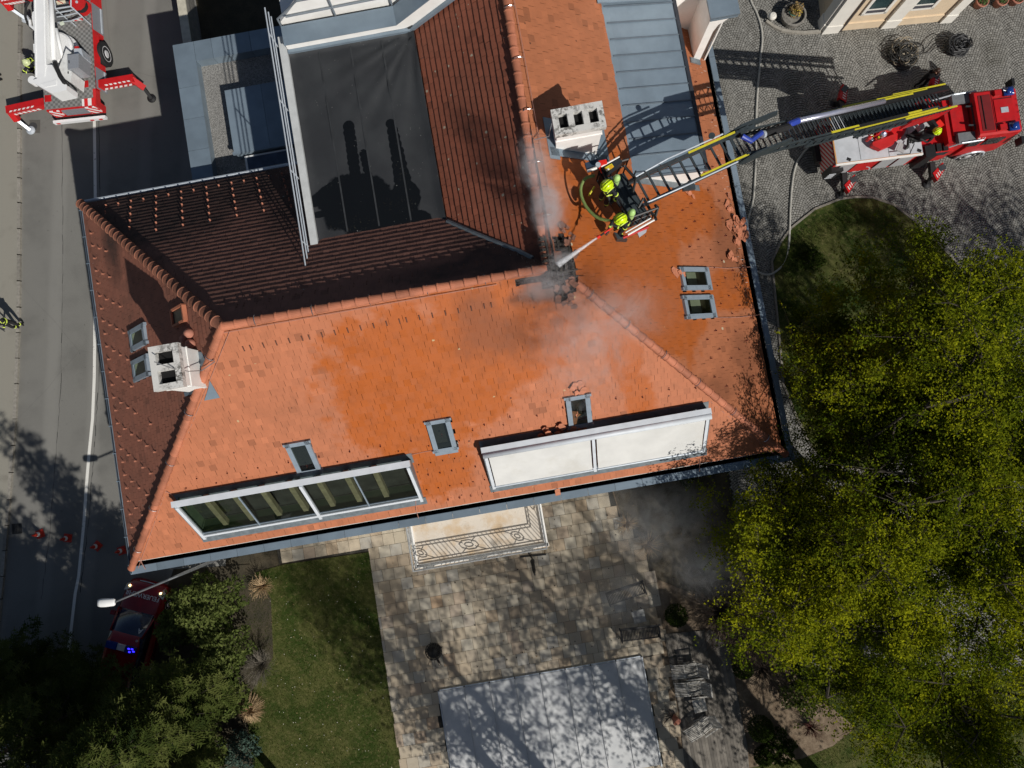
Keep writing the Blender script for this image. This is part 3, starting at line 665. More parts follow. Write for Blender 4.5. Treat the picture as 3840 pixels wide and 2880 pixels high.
labs = ['upper skylight on the dark west slope', 'skylight beside the left chimney', 'skylight half hidden by the glazed dormer', 'skylight alone amid the orange slope', 'skylight with broken tiles fallen round it', 'upper skylight of the pair near the east gutter', 'lower skylight of the pair near the east gutter']
for sp, lb in zip(sky_spec, labs): skylight(*sp, lb)

# long dormers
def dormer(x0, x1, blind, lab):
    nS = nrm('S'); yh, zh = -.50, 8.98; yb, zb = -1.74, 7.42
    top, bot = V((0, yh-.1, zh-.08)), V((0, yb, zb)); dn = (bot-top).normalized(); nn = V((1, 0, 0)).cross(-dn)
    if nn.z < 0: nn = -nn
    X = lambda x, p: V((x, p.y, p.z))
    m = MB(); m.box(((x0+x1)/2, yh, zh+.02), (x1-x0+.1, .2, .12)); m.box(((x0+x1)/2, yh-.07, zh-.08), (x1-x0, .08, .08))
    xm = x0+(x1-x0)*(.535 if not blind else .485)
    for x in (x0+.05, xm, x1-.05): m.bar(X(x, top), X(x, bot)-V((0, .12, .16)), .10, .12, nn)
    m.bar(X(x0, bot)+nn*.01, X(x1, bot)+nn*.01, .1, .1, nn)
    # side cheeks down to the roof
    d = m.build('dormer', mat('white_frame', (.62, .66, .70), .45, .06, 3, dirt=.15, dcol=(.4, .42, .42)), house); d['label'] = lab
    m = MB()
    for x in (x0-.02, x1+.02):
        pr = [(yh+.1, zh+.05), (yh-.1, zh), (yb-.05, zb), (yb-.05, zr('S', 0, yb)-.02), (yh+.1, zr('S', 0, yh+.1)-.02)]
        m.loft([[V((x-.015, a, b)) for a, b in pr], [V((x+.015, a, b)) for a, b in pr]])
    m.bar((x0-.1, -.34, zr('S', 0, -.34)+.04), (x1+.1, -.34, zr('S', 0, -.34)+.04), .42, .03, nS)
    m.bar((x0-.1, yb-.14, zr('S', 0, yb-.14)+.05), (x1+.1, yb-.14, zr('S', 0, yb-.14)+.05), .32, .03, nS)
    m.build('flashing', M_lead, d)
    if blind:
        for xa, xb in ((x0+.14, xm-.1), (xm+.1, x1-.14)):
            m = MB(); nx = 12; ny = 6; g_ = []
            for j in range(ny+1):
                row = []
                for i in range(nx+1):
                    p = top.lerp(bot, j/ny); sag = -.03*math.sin(math.pi*j/ny)
                    row.append(X(xa+(xb-xa)*i/nx, p)+nn*(.09+sag))
                g_.append(row)
            for j in range(ny):
                for i in range(nx): m.face([g_[j][i], g_[j+1][i], g_[j+1][i+1], g_[j][i+1]])
            m.build('blind', mat('blind_cloth', (.64, .64, .62), .9, .07, 1.2, dirt=.55, dcol=(.52, .5, .45)), d)
            for f_ in ():
                m = MB(); m.bar(X(xa+(xb-xa)*f_, top)+nn*.093, X(xa+(xb-xa)*f_, bot)+nn*.093, .018, .006, nn); m.build('blind_seam', mat('seam_grey', (.5, .5, .48), .9, .1, 5), d)
            m = MB(); m.tube([X(xa-.03, bot)+nn*.1, X(xb+.03, bot)+nn*.1], .035, 8); m.build('blind_bar', M_alu, d)
        m = MB(); m.tube([X(x0-.02, top)+nn*.12-dn*.05, X(x1+.02, top)+nn*.12-dn*.05], .10, 12); m.build('blind_case', mat('white_frame', (.62, .66, .70)), d, True)
    else:
        m = MB(); z_ = .62
        m.face([X(x0, top)-nn*z_, X(x1, top)-nn*z_, X(x1, bot)-nn*z_, X(x0, bot)-nn*z_], 0)
        m.face([X(x0+.03, top), X(x0+.03, bot), X(x0+.03, bot)-nn*z_, X(x0+.03, top)-nn*z_], 1); m.face([X(x1-.03, top), X(x1-.03, bot), X(x1-.03, bot)-nn*z_, X(x1-.03, top)-nn*z_], 0)
        m.face([X(x0, bot), X(x1, bot), X(x1, bot)-nn*z_, X(x0, bot)-nn*z_], 1)
        m.build('room', [mat('room_floor', (.055, .058, .052), .9, .4, 2), mat('room_wall_green', (.16, .22, .14), .9, .1, 2)], d)
        m = MB(); x = x0+.95
        while x < x1-.3:
            o_ = MB(); o_.bar(X(x, top)-nn*.2, X(x, bot)-nn*.2+dn*-.22, .17, .2, nn); o_.build('rafter', mat('rafter_wood', (.36, .31, .19), .8, .2, 5), d); x += .93
        for xa, xb in ((x0+.12, xm-.07), (xm+.07, x1-.12)):
            m = MB(); m.face([X(xa, top)+nn*.02, X(xb, top)+nn*.02, X(xb, bot)+nn*.02, X(xa, bot)+nn*.02]); m.build('pane', M_glassg, d)
            xc = (xa+xb)/2; m = MB(); m.bar(X(xc, top)+nn*.025, X(xc, bot)+nn*.025, .04, .05, nn); m.bar(X(xa, bot)+nn*.03-dn*.16, X(xb, bot)+nn*.03-dn*.16, .03, .03, nn); m.build('glazing_bar', M_frame, d)
    return d
dormer(-11.72, -4.02, False, 'long dormer with clear greenish glazing')
dormer(-1.6, 5.74, True, 'long dormer covered by two white blinds')

# black roof terrace with its parapet
g = G('membrane'); p_ = g.pos(); n_ = g.noise(.7, 6, .6, p_); f_ = g.noise(60, 3, .6, p_)
wet_ = g.blobs([(*P(p_x, 10.25).xy, a_x, b_x, r_x) for p_x, a_x, b_x, r_x in (((1330, 760), 1.15, .95, .1), ((1440, 800), 1.1, .7, .0), ((1240, 720), .75, .28, .4), ((1215, 800), .5, .12, .1), ((1560, 830), .5, .35, .1), *[((1308+26*t/9, 475+200*t/9), .19, .19, 0) for t in range(10)], *[((1362+18*t/4, 575+80*t/4), .13, .13, 0) for t in range(5)], *[((1466+48*t/9, 465+230*t/9), .17+.012*t, .17+.012*t, 0) for t in range(10)], ((1525, 730), .4, .5, .3))], .3, 2.6, .05)
c_ = g.mix(g.step(n_, .35, .7), (.024, .026, .029), (.036, .039, .042)); c_ = g.mix(wet_, c_, (.006, .007, .008))
lf = g.math('MULTIPLY', g.step(g.noise(34, 4, .7, p_), .66, .7), g.blobs([(*P((1300, 860), 10.25).xy, .8, .3, .1), (*P((1510, 640), 10.25).xy, .2, .4, .3), (*P((1500, 770), 10.25).xy, .6, .25, -.2), (*P((1480, 840), 10.25).xy, .15, .12, 0)], .5, 1.5, .5))
c_ = g.mix(lf, c_, (.3, .26, .18)); c_ = g.mix(g.step(g.noise(23, 1, .5, p_), .79, .81), c_, (.35, .35, .33))
g.principled(c_, g.math('SUBTRACT', .62, g.math('MULTIPLY', wet_, .38)), 0, .35, f_, .1, .003); M_mem = g.m
m = MB(); nx, ny = 44, 70; x0, x1, y0, y1 = -5.42, -1.42, 6.72, 12.9; gr = []
for j in range(ny+1):
    row = []
    for i in range(nx+1):
        u, v = i/nx, j/ny; x, y = x0+(x1-x0)*u, y0+(y1-y0)*v
        cx, cy = x1-x, y1-y; d = math.hypot(cx, cy); an = math.atan2(cy, cx)
        w = .035*math.exp(-d/2.2)*sum(math.sin(an*k+ph) for k, ph in ((17, .4), (29, 1.9)))
        edge = .10*max(0, 1-(1-u)*nx/2.5)+.12*max(0, 1-(1-v)*ny/2)+.05*max(0, 1-u*nx/1.5)
        row.append(V((x, y, 10.25+w+edge+.008*math.sin(x*5+y*2))))
    gr.append(row)
vs = [p for r in gr for p in r]; m.add(vs, [(j*(nx+1)+i, j*(nx+1)+i+1, (j+1)*(nx+1)+i+1, (j+1)*(nx+1)+i) for j in range(ny) for i in range(nx)])
m.build('flat_roof', M_mem, house, True)
for sx_ in (-4.5, -3.5, -2.5):
    m = MB(); m.bar((sx_, 6.9, 10.266), (sx_+.02, 12.75, 10.266), .05, .004); m.build('membrane_seam', mat('seam_black', (.033, .036, .039), .55, .25, 3), house)
m = MB(); m.box((-3.42, 9.8, 8.2), (4.0, 6.2, 3.9)); m.build('roof_block', M_white, house)
m = MB(); m.tube([on(p, 'N', .03) for p in (q(1, 1, 1655, 262), q(1, 1, 1900, 370), q(2, 1, 60, 520), q(2, 1, 180, 580))], .07, 6); m.build('valley_flashing', M_lead, house)
pp = [(13.35, 9.9), (6.75, 9.9), (6.45, 10.4), (6.45, 10.42), (13.35, 10.42)]
m = MB(); m.loft([[V((-5.66, a, b)) for a, b in pp], [V((-5.43, a, b)) for a, b in pp]]); pa = m.build('parapet', mat('parapet_grey', (.5, .52, .52), .7, .08, 4, dirt=.2), house)
m = MB()
for x, z in ((-5.72, 11.12), (-5.7, 10.88), (-5.7, 10.64)): m.tube([(x, 13.9, z), (x, 5.75 if z > 11 else (6.05 if z > 10.7 else 6.3), z)], .022, 6)
for y in (6.6, 8.8, 11.0, 13.1): m.bar((-5.72, y, 10.3), (-5.72, y, 11.12), .025, .03, (1, 0, 0))
m.build('handrail', M_alu, pa)
# upper storey edge at the north: fascia, sloping zinc band, white wall with railing
m = MB(); m.box((-3.65, 13.05, 10.5), (3.5, .3, .36)); 
for i in range(8):
    a, b = -1.9+i*.42, -1.9+(i+1)*.42; za, zb = 10.5+max(0, (a+1.9))*mE*.97, 10.5+(b+1.9)*mE*.97
    m.loft([[V((a, 12.9, za-.5)), V((a, 13.3, za-.5)), V((a, 13.3, za+.2)), V((a, 12.9, za+.2))], [V((b, 12.9, zb-.5)), V((b, 13.3, zb-.5)), V((b, 13.3, zb+.2)), V((b, 12.9, zb+.2))]])
m.build('firewall', M_white, house)
m = MB(); m.loft([[V((-5.42, 12.86, 10.69)), V((-5.42, 13.45, 10.74)), V((-5.42, 13.45, 10.77)), V((-5.42, 12.86, 10.72))], [V((-1.9, 12.86, 10.69)), V((-1.9, 13.45, 10.74)), V((-1.9, 13.45, 10.77)), V((-1.9, 12.86, 10.72))], [V((1.6, 12.86, 13.55)), V((1.6, 13.45, 13.6)), V((1.6, 13.45, 13.63)), V((1.6, 12.86, 13.58))]])
m.bar((-5.42, 12.84, 10.36), (-1.5, 12.84, 10.36), .1, .1); m.bar((-1.5, 12.84, 10.36), (1.4, 12.84, 12.75), .1, .1)
m.build('coping', M_zinc, house)
wp = [onY(q(1, 0, *p), 13.6) for p in ((262, 285), (212, 190), (352, 8), (500, -120), (1320, -120), (1180, 90))]
m = MB(); m.loft([[p+V((0, .12, 0)) for p in wp], wp]); uw = m.build('upper_wall', M_white, house)
m = MB()
for a, b in (((245, 245), (1190, 75)), ((255, 145), (1185, -40)), ((345, 10), (800, -75)), ((250, 285), (185, 165)), ((185, 165), (350, 5)), ((710, 190), (620, -20)), ((1190, 100), (1150, -40))):
    m.tube([onY(q(1, 0, *a), 13.5), onY(q(1, 0, *b), 13.5)], .032, 6)
m.build('railing', mat('rail_grey', (.22, .25, .28), .4, .1, 3, metal=.3), house)
m = MB(); m.box((-3.4, 15.5, 5.3), (4.0, 3.6, 10.4)); m.build('north_wing', M_white, house)

# zinc shed dormer on the east slope, white north wall and its wing
m = MB(); ys, yn = 7.08, 12.9; zt = lambda x: 10.92-.2*x
gm = MB(); top = [V((4.5, ys, 10.06)), V((4.75, ys, zt(4.75))), V((6.92, ys, zt(6.92)))]
for a, b in ((0, 1), (1, 2)): gm.face([top[a], top[b], V((top[b].x, yn, top[b].z)), V((top[a].x, yn, top[a].z))], 0)
y = ys+.12
while y < yn-.1:
    gm.bar((4.62, y, 10.03), (6.92, y, zt(6.92)+.02), .03, .035, m=1); y += .545
gm.bar((6.97, ys-.03, zt(6.92)), (6.97, yn, zt(6.92)), .11, .08, m=2); gm.bar((4.4, yn-.1, 10.2), (6.9, yn-.1, 9.65), .2, .06, m=0)
gm.bar((4.5, ys-.02, 10.0), (7.0, ys-.02, zt(7.0)-.02), .05, .1, m=1)
sd = gm.build('shed_dormer', [M_zinc, mat('zinc_seam', (.12, .15, .18), .5), M_zincd], house); sd['label'] = 'grey standing seam dormer on the east slope'
m = MB(); m.loft([[V((4.55, y, 9.98)), V((6.9, y, zt(6.9)-.03)), V((6.9, y, zr('E', 6.9, 0)-.05)), V((4.55, y, 9.7))] for y in (ys, yn)]); m.build('dormer_cheek', M_white, sd)
m = MB(); m.loft([[V((4.6, y, zr('E', 4.6, 0)+.03)), V((7.1, y, zr('E', 7.1, 0)+.03)), V((7.1, y, zr('E', 7.1, 0)+.05)), V((4.6, y, zr('E', 4.6, 0)+.05))] for y in (ys-.2, ys-.005)]); m.build('flashing', M_lead, sd)
m = MB(); m.box((6.2, 14.2, 9.4), (3.7, 2.6, 8.0)); m.build('north_wall', M_white, house)
m = MB(); pr = [(7.98, 6.9), (8.26, 6.7), (8.26, 8.8), (8.34, 9.2), (8.62, 9.5), (8.75, 9.55), (8.75, 9.75), (7.98, 9.75)]
m.loft([[V((x, 11.83, z)) for x, z in pr], [V((x, 14.0, z)) for x, z in pr]]); wg = m.build('wing_wall', M_white, house)
m = MB(); m.box((8.38, 13.0, 9.80), (.95, 2.5, .09)); m.box((8.38, 11.78, 9.70), (.9, .06, .14)); m.build('wing_coping', M_zinc, wg)
m = MB(); m.box((8.36, 12.7, 8.0), (.18, 1.5, 2.6)); m.box((8.5, 11.93, 8.0), (.05, .05, 2.6), m=1); m.build('shutter', [mat('brown_shutter', (.1, .07, .055), .7, .2, 6), M_white], wg)
m = MB()
for x0, x1, yy in ((7.75, 8.3, 11.72),): m.box(((x0+x1)/2, yy, zr('E', 8.0, 0)+.06), (x1-x0, .18, .05), mx=Matrix.Rotation(math.atan(mE), 3, 'Y'))
m.build('flashing', M_lead, wg)

# roof hatch, vent cowls
n = nrm('W'); a = [V((x, y, zr('W', x, y))) for x, y in ((-9.95, 4.8), (-9.35, 4.8), (-9.35, 5.27), (-9.95, 5.27))]; c = sum(a, V())/4
m = MB()
for i in range(4): m.bar(a[i]+n*.08, a[(i+1) % 4]+n*.08, .07, .14, n, r=.7)
m.face([p+n*.1+(c-p)*.1 for p in a], 1); m.build('roof_hatch', [M_cap, mat('dark_glass', (.02, .018, .015), .3)], house)
for px in (q(0, 1, 1665, 1222), q(0, 1, 1630, 1270), q(0, 1, 1680, 1312)):
    p = on(px, 'W', .1); m = MB(); m.lathe(p-V((0, 0, .3)), [(.09, 0), (.09, .3), (.15, .32), (.15, .36), (.12, .43), (.06, .49), (.0, .51)], 14); m.build('vent_cowl', mat('terracotta', (.45, .19, .13), .8, .15, 6), house, True)

# snow guards: small hooked clay noses
def guard_mesh(k):
    n = nrm(k); a, b, _ = PLANE[k]; g_ = V((a, b, a*a+b*b)).normalized(); s_ = g_.cross(n).normalized(); m = MB()
    m.bar(V()-g_*.05+n*.03, V()+g_*.06+n*.03, .05, .015, n); m.bar(-g_*.03+n*.03, -g_*.05+n*.11, .05, .016, g_); m.bar(-g_*.05+n*.1, -g_*.02+n*.11, .05, .014, n)
    return m
M_guard = mat('guard_clay', (.40, .16, .1), .75, .15, 8); M_guardd = mat('guard_clay_dark', (.14, .025, .015), .8, .2, 8)
gp = {'W': [], 'N': [], 'S': [], 'E': []}
for kk in range(0, 6):
    x = -14.2+.43*kk; st = .46 if kk == 0 else .92; y = -2.0+kk*.42+(.23*kk) % .9
    lim_n = (10.6 if kk < 3 else (7.0 if kk == 3 else 2.4))
    while y < lim_n:
        z_ = zr('W', x, y)
        if z_ < min(zr('N', x, y), zr('S', x, y))-.35 and not any(r[0] == 'W' and r[1]-.25 < x < r[2]+.25 and r[3]-.2 < y < r[4]+.2 for r in RECT): gp['W'].append((x, y))
        y += st
for i in range(9):
    x = -13.6+i*.46*2
    for xx in (x, x+.46): gp['N'].append((xx, 10.35-(0 if xx == x else .02)))
    for j in range(1, 7):
        xx, yy = x+.12*j, 10.35-.36*j
        if j > 5 or xx > -6.2: continue
        if zr('N', xx, yy) < zr('W', xx, yy)-.3: gp['N'].append((xx, yy))
for i in range(22):
    x = -11.3+.5*i
    if x < -4.2 or -4.1 < x < -.5: gp['S'].append((x, .25 if (i % 2) else .0))
for i in range(6):
    for yy in (-.55, -.95, -1.45, -1.95): gp['S'].append((-3.8+.4*i+(.2 if yy in (-.95, -1.95) else 0), yy))
for i in range(9): gp['S'].append((-1.4+.85*i, .35+.1*(i % 2))); 
for kk in range(6):
    y = -1.2+.35*kk
    while y < 11:
        x = 8.25-.42*kk
        if not any(r[0] == 'E' and r[1]-.2 < x < r[2]+.2 and r[3]-.2 < y < r[4]+.2 for r in RECT) and not (6.9 > x > 4.4 and y > 6.8) and (kk < 3 or y < 6.5) and zr('E', x, y) < zr('S', x, y)-.3: gp['E'].append((x, y))
        y += .62 if kk else .9
protos = {}
left = []
cnt = 0
for k in 'WN':
    for x, y in gp[k]:
        z_ = zr(k, x, y)
        if cnt < 100:
            if k not in protos: protos[k] = guard_mesh(k).build('snow_guard', M_guard, house); o = protos[k]
            else: o = protos[k].copy(); COL.objects.link(o); o.parent = house
            o.location = V((x, y, z_))-world_loc(house); cnt += 1
        else: left.append((k, x, y))
for k in 'SE': left += [(k, x, y) for x, y in gp[k]]
m = MB()
for k, x, y in left:
    gm = guard_mesh(k); o3 = V((x, y, zr(k, x, y))); m.add([V(v)*(.72 if k in 'SE' else 1)+o3 for v in gm.v], gm.f, 0 if k in 'WN' else 1)
tag(m.build('snow_guards', [M_guard, M_guardd], house), kind='stuff')

# balcony with iron railing
bx0, bx1, by0, by1, bz = -5.4, -.08, -4.75, -2.15, 3.3
m = MB(); m.box(((bx0+bx1)/2, (by0+by1)/2, bz-.1), (bx1-bx0, by1-by0, .2)); m.box(((bx0+bx1)/2, by0-.02, bz-.16), (bx1-bx0+.1, .1, .1)); 
g = G('balcony_stone'); p_ = g.pos(); a_ = g.noise(1.3, 5, .6, p_); b_ = g.noise(12, 5, .75, p_)
c_ = g.mix(g.step(a_, .45, .7), (.62, .56, .48), (.55, .42, .28)); c_ = g.mix(g.math('MULTIPLY', g.step(b_, .58, .7), .5), c_, (.3, .24, .18)); g.principled(c_, .8); M_bal = g.m
ba = m.build('balcony', M_bal, house)
m = MB()
for (x, y, w, d) in (((bx0+bx1)/2, by0+.06, bx1-bx0+.06, .14), (bx0+.06, (by0+by1)/2, .14, by1-by0), (bx1-.06, (by0+by1)/2, .14, by1-by0)): m.box((x, y, bz+.04), (w, d, .08))
m.build('balcony_edge', M_white, ba)
m = MB()
def rail(a, b, orn):
    a, b = V(a), V(b); L_ = (b-a).length; d = (b-a)/L_
    for z, r in ((.98, .026), (.84, .02), (.24, .02), (.12, .022)): m.tube([a+V((0, 0, z)), b+V((0, 0, z))], r, 6)
    n = int(L_/.17)
    for i in range(n+1):
        s_ = L_*i/n
        if any(abs(s_-o) < w for o, w, _ in orn): 
            m.bar(a+d*s_+V((0, 0, .86)), a+d*s_+V((0, 0, .98)), .012, .012, d); continue
        m.bar(a+d*s_+V((0, 0, .05)), a+d*s_+V((0, 0, .98)), .02, .02, d)
    for o, w, hw in orn:
        c = a+d*o+V((0, 0, .55)); hgt = .2
        for sc, r in ((1, .022), (.45, .022)):
            ps = [c+d*(hw*sc*math.cos(t*math.pi/4+.39))*1.08+V((0, 0, hgt*sc*1.08*math.sin(t*math.pi/4+.39))) for t in range(9)]; m.tube(ps, r, 5)
        for sx in (-1, 1):
            for sz in (-1, 1): m.tube([c+d*hw*.5*sx+V((0, 0, sz*.1)), c+d*w*sx+V((0, 0, sz*.31))], .016, 5)
for z in (0,): 
    fl = bx1-bx0-.12
    rail((bx0+.06, by0+.06, bz), (bx1-.06, by0+.06, bz), [(.55, .36, .2), (fl/2-.1, .5, .34), (fl-.75, .36, .2)])
    rail((bx0+.06, by0+.06, bz), (bx0+.06, by1, bz), [(1.3, .45, .3)]); rail((bx1-.06, by0+.06, bz), (bx1-.06, by1, bz), [(1.3, .45, .3)])
m.build('railing', mat('iron_grey', (.32, .33, .33), .6, .2, 20, dirt=.5, dcol=(.06, .055, .05)), ba)
m = MB()
for x in (bx0+.5, bx1-.5): m.loft([[V((x-.1, -2.2, 2.2)), V((x+.1, -2.2, 2.2)), V((x+.1, -2.2, 3.2)), V((x-.1, -2.2, 3.2))], [V((x-.1, -4.4, 3.0)), V((x+.1, -4.4, 3.0)), V((x+.1, -4.4, 3.2)), V((x-.1, -4.4, 3.2))]])
m.build('bracket', M_white, ba)

# ------------------------------------------------------------------ flat-roofed annex
an = thing('flat_roof_annex', 'flat roofed grey annex with broad zinc coping beside the street', 'annex', (-8.2, 14, 0))
m = MB(); m.prism([(-10.95, 11.2), (-5.6, 11.2), (-5.6, 16.75), (-10.95, 16.75)], 0, 5.0); m.build('wall', mat('annex_render', (.3, .3, .3), .9, .1, 2), an)
g = G('roof_gravel'); p_ = g.pos(); v_ = g.n('TexVoronoi'); g.put(v_.inputs['Vector'], p_); v_.inputs['Scale'].default_value = 34
b_ = g.noise(1.4, 5, .6, p_); r_ = g.n('SeparateColor', v_.outputs['Color']).outputs[0]
c_ = g.mix(r_, (.14, .138, .13), (.32, .315, .3)); c_ = g.mix(g.math('MULTIPLY', g.step(b_, .55, .75), .4), c_, (.16, .15, .14)); g.principled(c_, .95, 0, .1, v_.outputs['Distance'], .8, .02)
m = MB(); m.box((-7.9, 14, 5.06), (4.6, 5.0, .1)); m.build('gravel_roof', g.m, an)
m = MB(); rg = random.Random(4)
def cop(x0, x1, y0, y1): m.box(((x0+x1)/2, (y0+y1)/2, 5.3), (x1-x0-.012, y1-y0-.012, .5), r=rg.random())
y = 11.3
for y0, y1 in ((11.3, 12.55), (12.55, 13.8), (13.8, 15.05), (15.05, 16.8)): cop(-11.0, -10.18, y0, y1)
for x0, x1 in ((-10.18, -9.5), (-9.5, -8.0), (-8.0, -6.6), (-6.6, -5.6)): cop(x0, x1, 16.0, 16.8)
m.build('coping', M_zinc, an)
m = MB()
for x0, x1 in ((-9.2, -7.8), (-7.8, -6.2)): m.box(((x0+x1)/2, 13.3, 5.4), (x1-x0-.01, 2.45, .75), r=rg.random())
m.bar((-9.25, 12.06, 5.72), (-6.15, 12.06, 5.72), .1, .1); m.build('roof_box', M_zinc, an)
m = MB(); m.box((-7.95, 11.66, 5.3), (1.9, .62, .5)); for_ = m.build('roof_light', mat('white_metal', (.7, .72, .72), .5, .1, 3), an)
m = MB(); m.box((-7.95, 11.66, 5.56), (1.72, .46, .03)); m.build('pane', mat('skylight_glass', (.04, .06, .1), .08, .4, 2, spec=.8), for_)
# ------------------------------------------------------------------ people
M_jack = mat('dark_jacket', (.012, .013, .016), .85, .3, 14); M_trou = mat('dark_trousers', (.014, .014, .016), .85, .3, 14)
M_skin = mat('skin', (.45, .25, .17), .6, .06, 10); M_boot = mat('boot_leather', (.01, .01, .01), .5, .1, 10); M_glove = mat('glove', (.03, .032, .035), .8, .2, 12)
M_lime = mat('reflective_lime', (.62, .78, .10), .5, .08, 10); M_helm = mat('helmet_yellow', (.62, .80, .01), .3, .05, 4, spec=.6); M_tank = mat('tank_green', (.42, .66, .22), .4, .05, 6)
M_tshirt = mat('black_shirt', (.01, .01, .012), .9, .2, 12); M_hair = mat('brown_hair', (.035, .016, .01), .5, .35, 30)
def figure(name, label, base, face, h=1.76, head_px=None, lean=(0, 0), hands=None, feet=None, mats=None, seated=None, bare=False):
    """one skinned body; hands/feet given as world points; lean shifts the shoulders"""
    f = V((*face, 0)).normalized(); s = V((f.y, -f.x, 0)); b = V(base); up = V((0, 0, 1)); k = h/1.76; lean = V((*lean, 0))
    mats = mats or [M_jack, M_trou, M_skin, M_boot, M_glove]
    t = thing(name, label, 'person', b)
    pel = b+up*.93*k if seated is None else V(seated)
    ch = pel+up*.42*k+lean*.75; nk = pel+up*.58*k+lean*1.0; hd = nk+up*.13*k+f*.05+lean*.12; tp = hd+up*.12*k+f*.01
    vs, es, rad, reg = [], [], [], []
    def ad(p, r, g, par=None):
        vs.append(V(p)); rad.append(r); reg.append(g)
        if par is not None: es.append((par, len(vs)-1))
        return len(vs)-1
    i0 = ad(pel, .145*k, 1); i1 = ad(pel.lerp(ch, .5), .14*k, 0, i0); i2 = ad(ch, .155*k, 0, i1); i3 = ad(nk, .062*k, 2, i2); i4 = ad(hd, .092*k, 2, i3); i5 = ad(tp, .085*k, 2, i4)
    ad(hd+f*.115*k-up*.01, .016, 2, i4)
    bands = []
    for sd in (-1, 1):
        sh = ch+s*sd*.19*k+up*.07*k; ia = ad(sh, .072*k, 0, i2)
        hp = V(hands[0 if sd < 0 else 1]) if hands else sh-up*.56*k+s*sd*.1
        d = hp-sh; L1, L2 = .29*k, .27*k; dl = min(d.length, L1+L2-.01); d.normalize()
        a = (L1*L1-L2*L2+dl*dl)/(2*dl); hh = math.sqrt(max(0, L1*L1-a*a)); pole = (-up*.8+s*sd*.6-f*.3); pole -= d*pole.dot(d); pole.normalize()
        el = sh+d*a+pole*hh; wr = sh+d*dl; fd = (wr-el).normalized()
        ib = ad(el, .05*k, 2 if bare else 0, ia); ic = ad(wr, .033*k, 2 if bare else 4, ib)
        pa = ad(wr+fd*.055*k, .034*k, 2 if bare else 4, ic); sdv = fd.cross(up); sdv = sdv.normalized() if sdv.length > .1 else s
        cu = -sdv.cross(fd) if (sdv.cross(fd)).z > 0 else sdv.cross(fd)
        for q_, (o, l) in enumerate(((-.03, .06), (-.01, .075), (.011, .07), (.03, .052))):
            k1 = ad(wr+fd*.1*k+sdv*o, .0105, 2 if bare else 4, pa); k2 = ad(wr+fd*(.1+l*.5)*k+sdv*o*1.1+cu*.015, .0095, 2 if bare else 4, k1); ad(wr+fd*(.1+l*.8)*k+sdv*o*1.1+cu*.04, .0085, 2 if bare else 4, k2)
        th = ad(wr+fd*.05*k-sdv*.045*sd, .0115, 2 if bare else 4, ic); ad(wr+fd*.085*k-sdv*.055*sd+cu*.02, .0095, 2 if bare else 4, th)
        bands += [(sh.lerp(el, .55), el-sh, .066*k), (el.lerp(wr, .6), wr-el, .052*k)]
        hpj = pel+s*sd*.1*k-up*.06*k; ih = ad(hpj, .1*k, 1, i0)
        ft = V(feet[0 if sd < 0 else 1]) if feet else b+s*sd*.12*k
        an = ft+up*.08*k; d = an-hpj; L1, L2 = .42*k, .42*k; dl = min(d.length, L1+L2-.005); d.normalize(); a = dl/2; hh = math.sqrt(max(0, L1*L1-a*a))
        pole = f-d*f.dot(d); pole.normalize() if pole.length > .01 else None
        kn = hpj+d*a+pole*hh; an = hpj+d*dl
        ij = ad(kn, .068*k, 1, ih); ik = ad(an, .048*k, 3, ij); ad(an+f*.13*k-up*.035*k, .042*k, 3, ik); ad(an-f*.04*k-up*.03*k, .04*k, 3, ik)
        bands += [(kn.lerp(an, .45), an-kn, .074*k)]
    me = bpy.data.meshes.new('tmp'); me.from_pydata([tuple(p-b) for p in vs], es, []); o = bpy.data.objects.new('tmp', me); COL.objects.link(o)
    md = o.modifiers.new('s', 'SKIN'); md.use_smooth_shade = True
    for i, r in enumerate(rad): me.skin_vertices[0].data[i].radius = (r, r); me.skin_vertices[0].data[i].use_root = (i == 0)
    o.modifiers.new('d', 'SUBSURF').levels = 1
    dg = bpy.context.evaluated_depsgraph_get(); dg.update(); nm = bpy.data.meshes.new_from_object(o.evaluated_get(dg))
    bpy.data.objects.remove(o)
    nm.materials.clear()
    for m_ in mats: nm.materials.append(m_)
    loc = [p-b for p in vs]
    for pl in nm.polygons:
        c = pl.center; j = min(range(len(loc)), key=lambda i: (loc[i]-c).length-rad[i]*.8); pl.material_index = reg[j]
    nm.name = 'body'; bo = bpy.data.objects.new('body', nm); COL.objects.link(bo); bo.parent = t
    return t, dict(b=b, f=f, s=s, up=up, hd=hd, tp=tp, ch=ch, nk=nk, pel=pel, k=k, bands=bands)
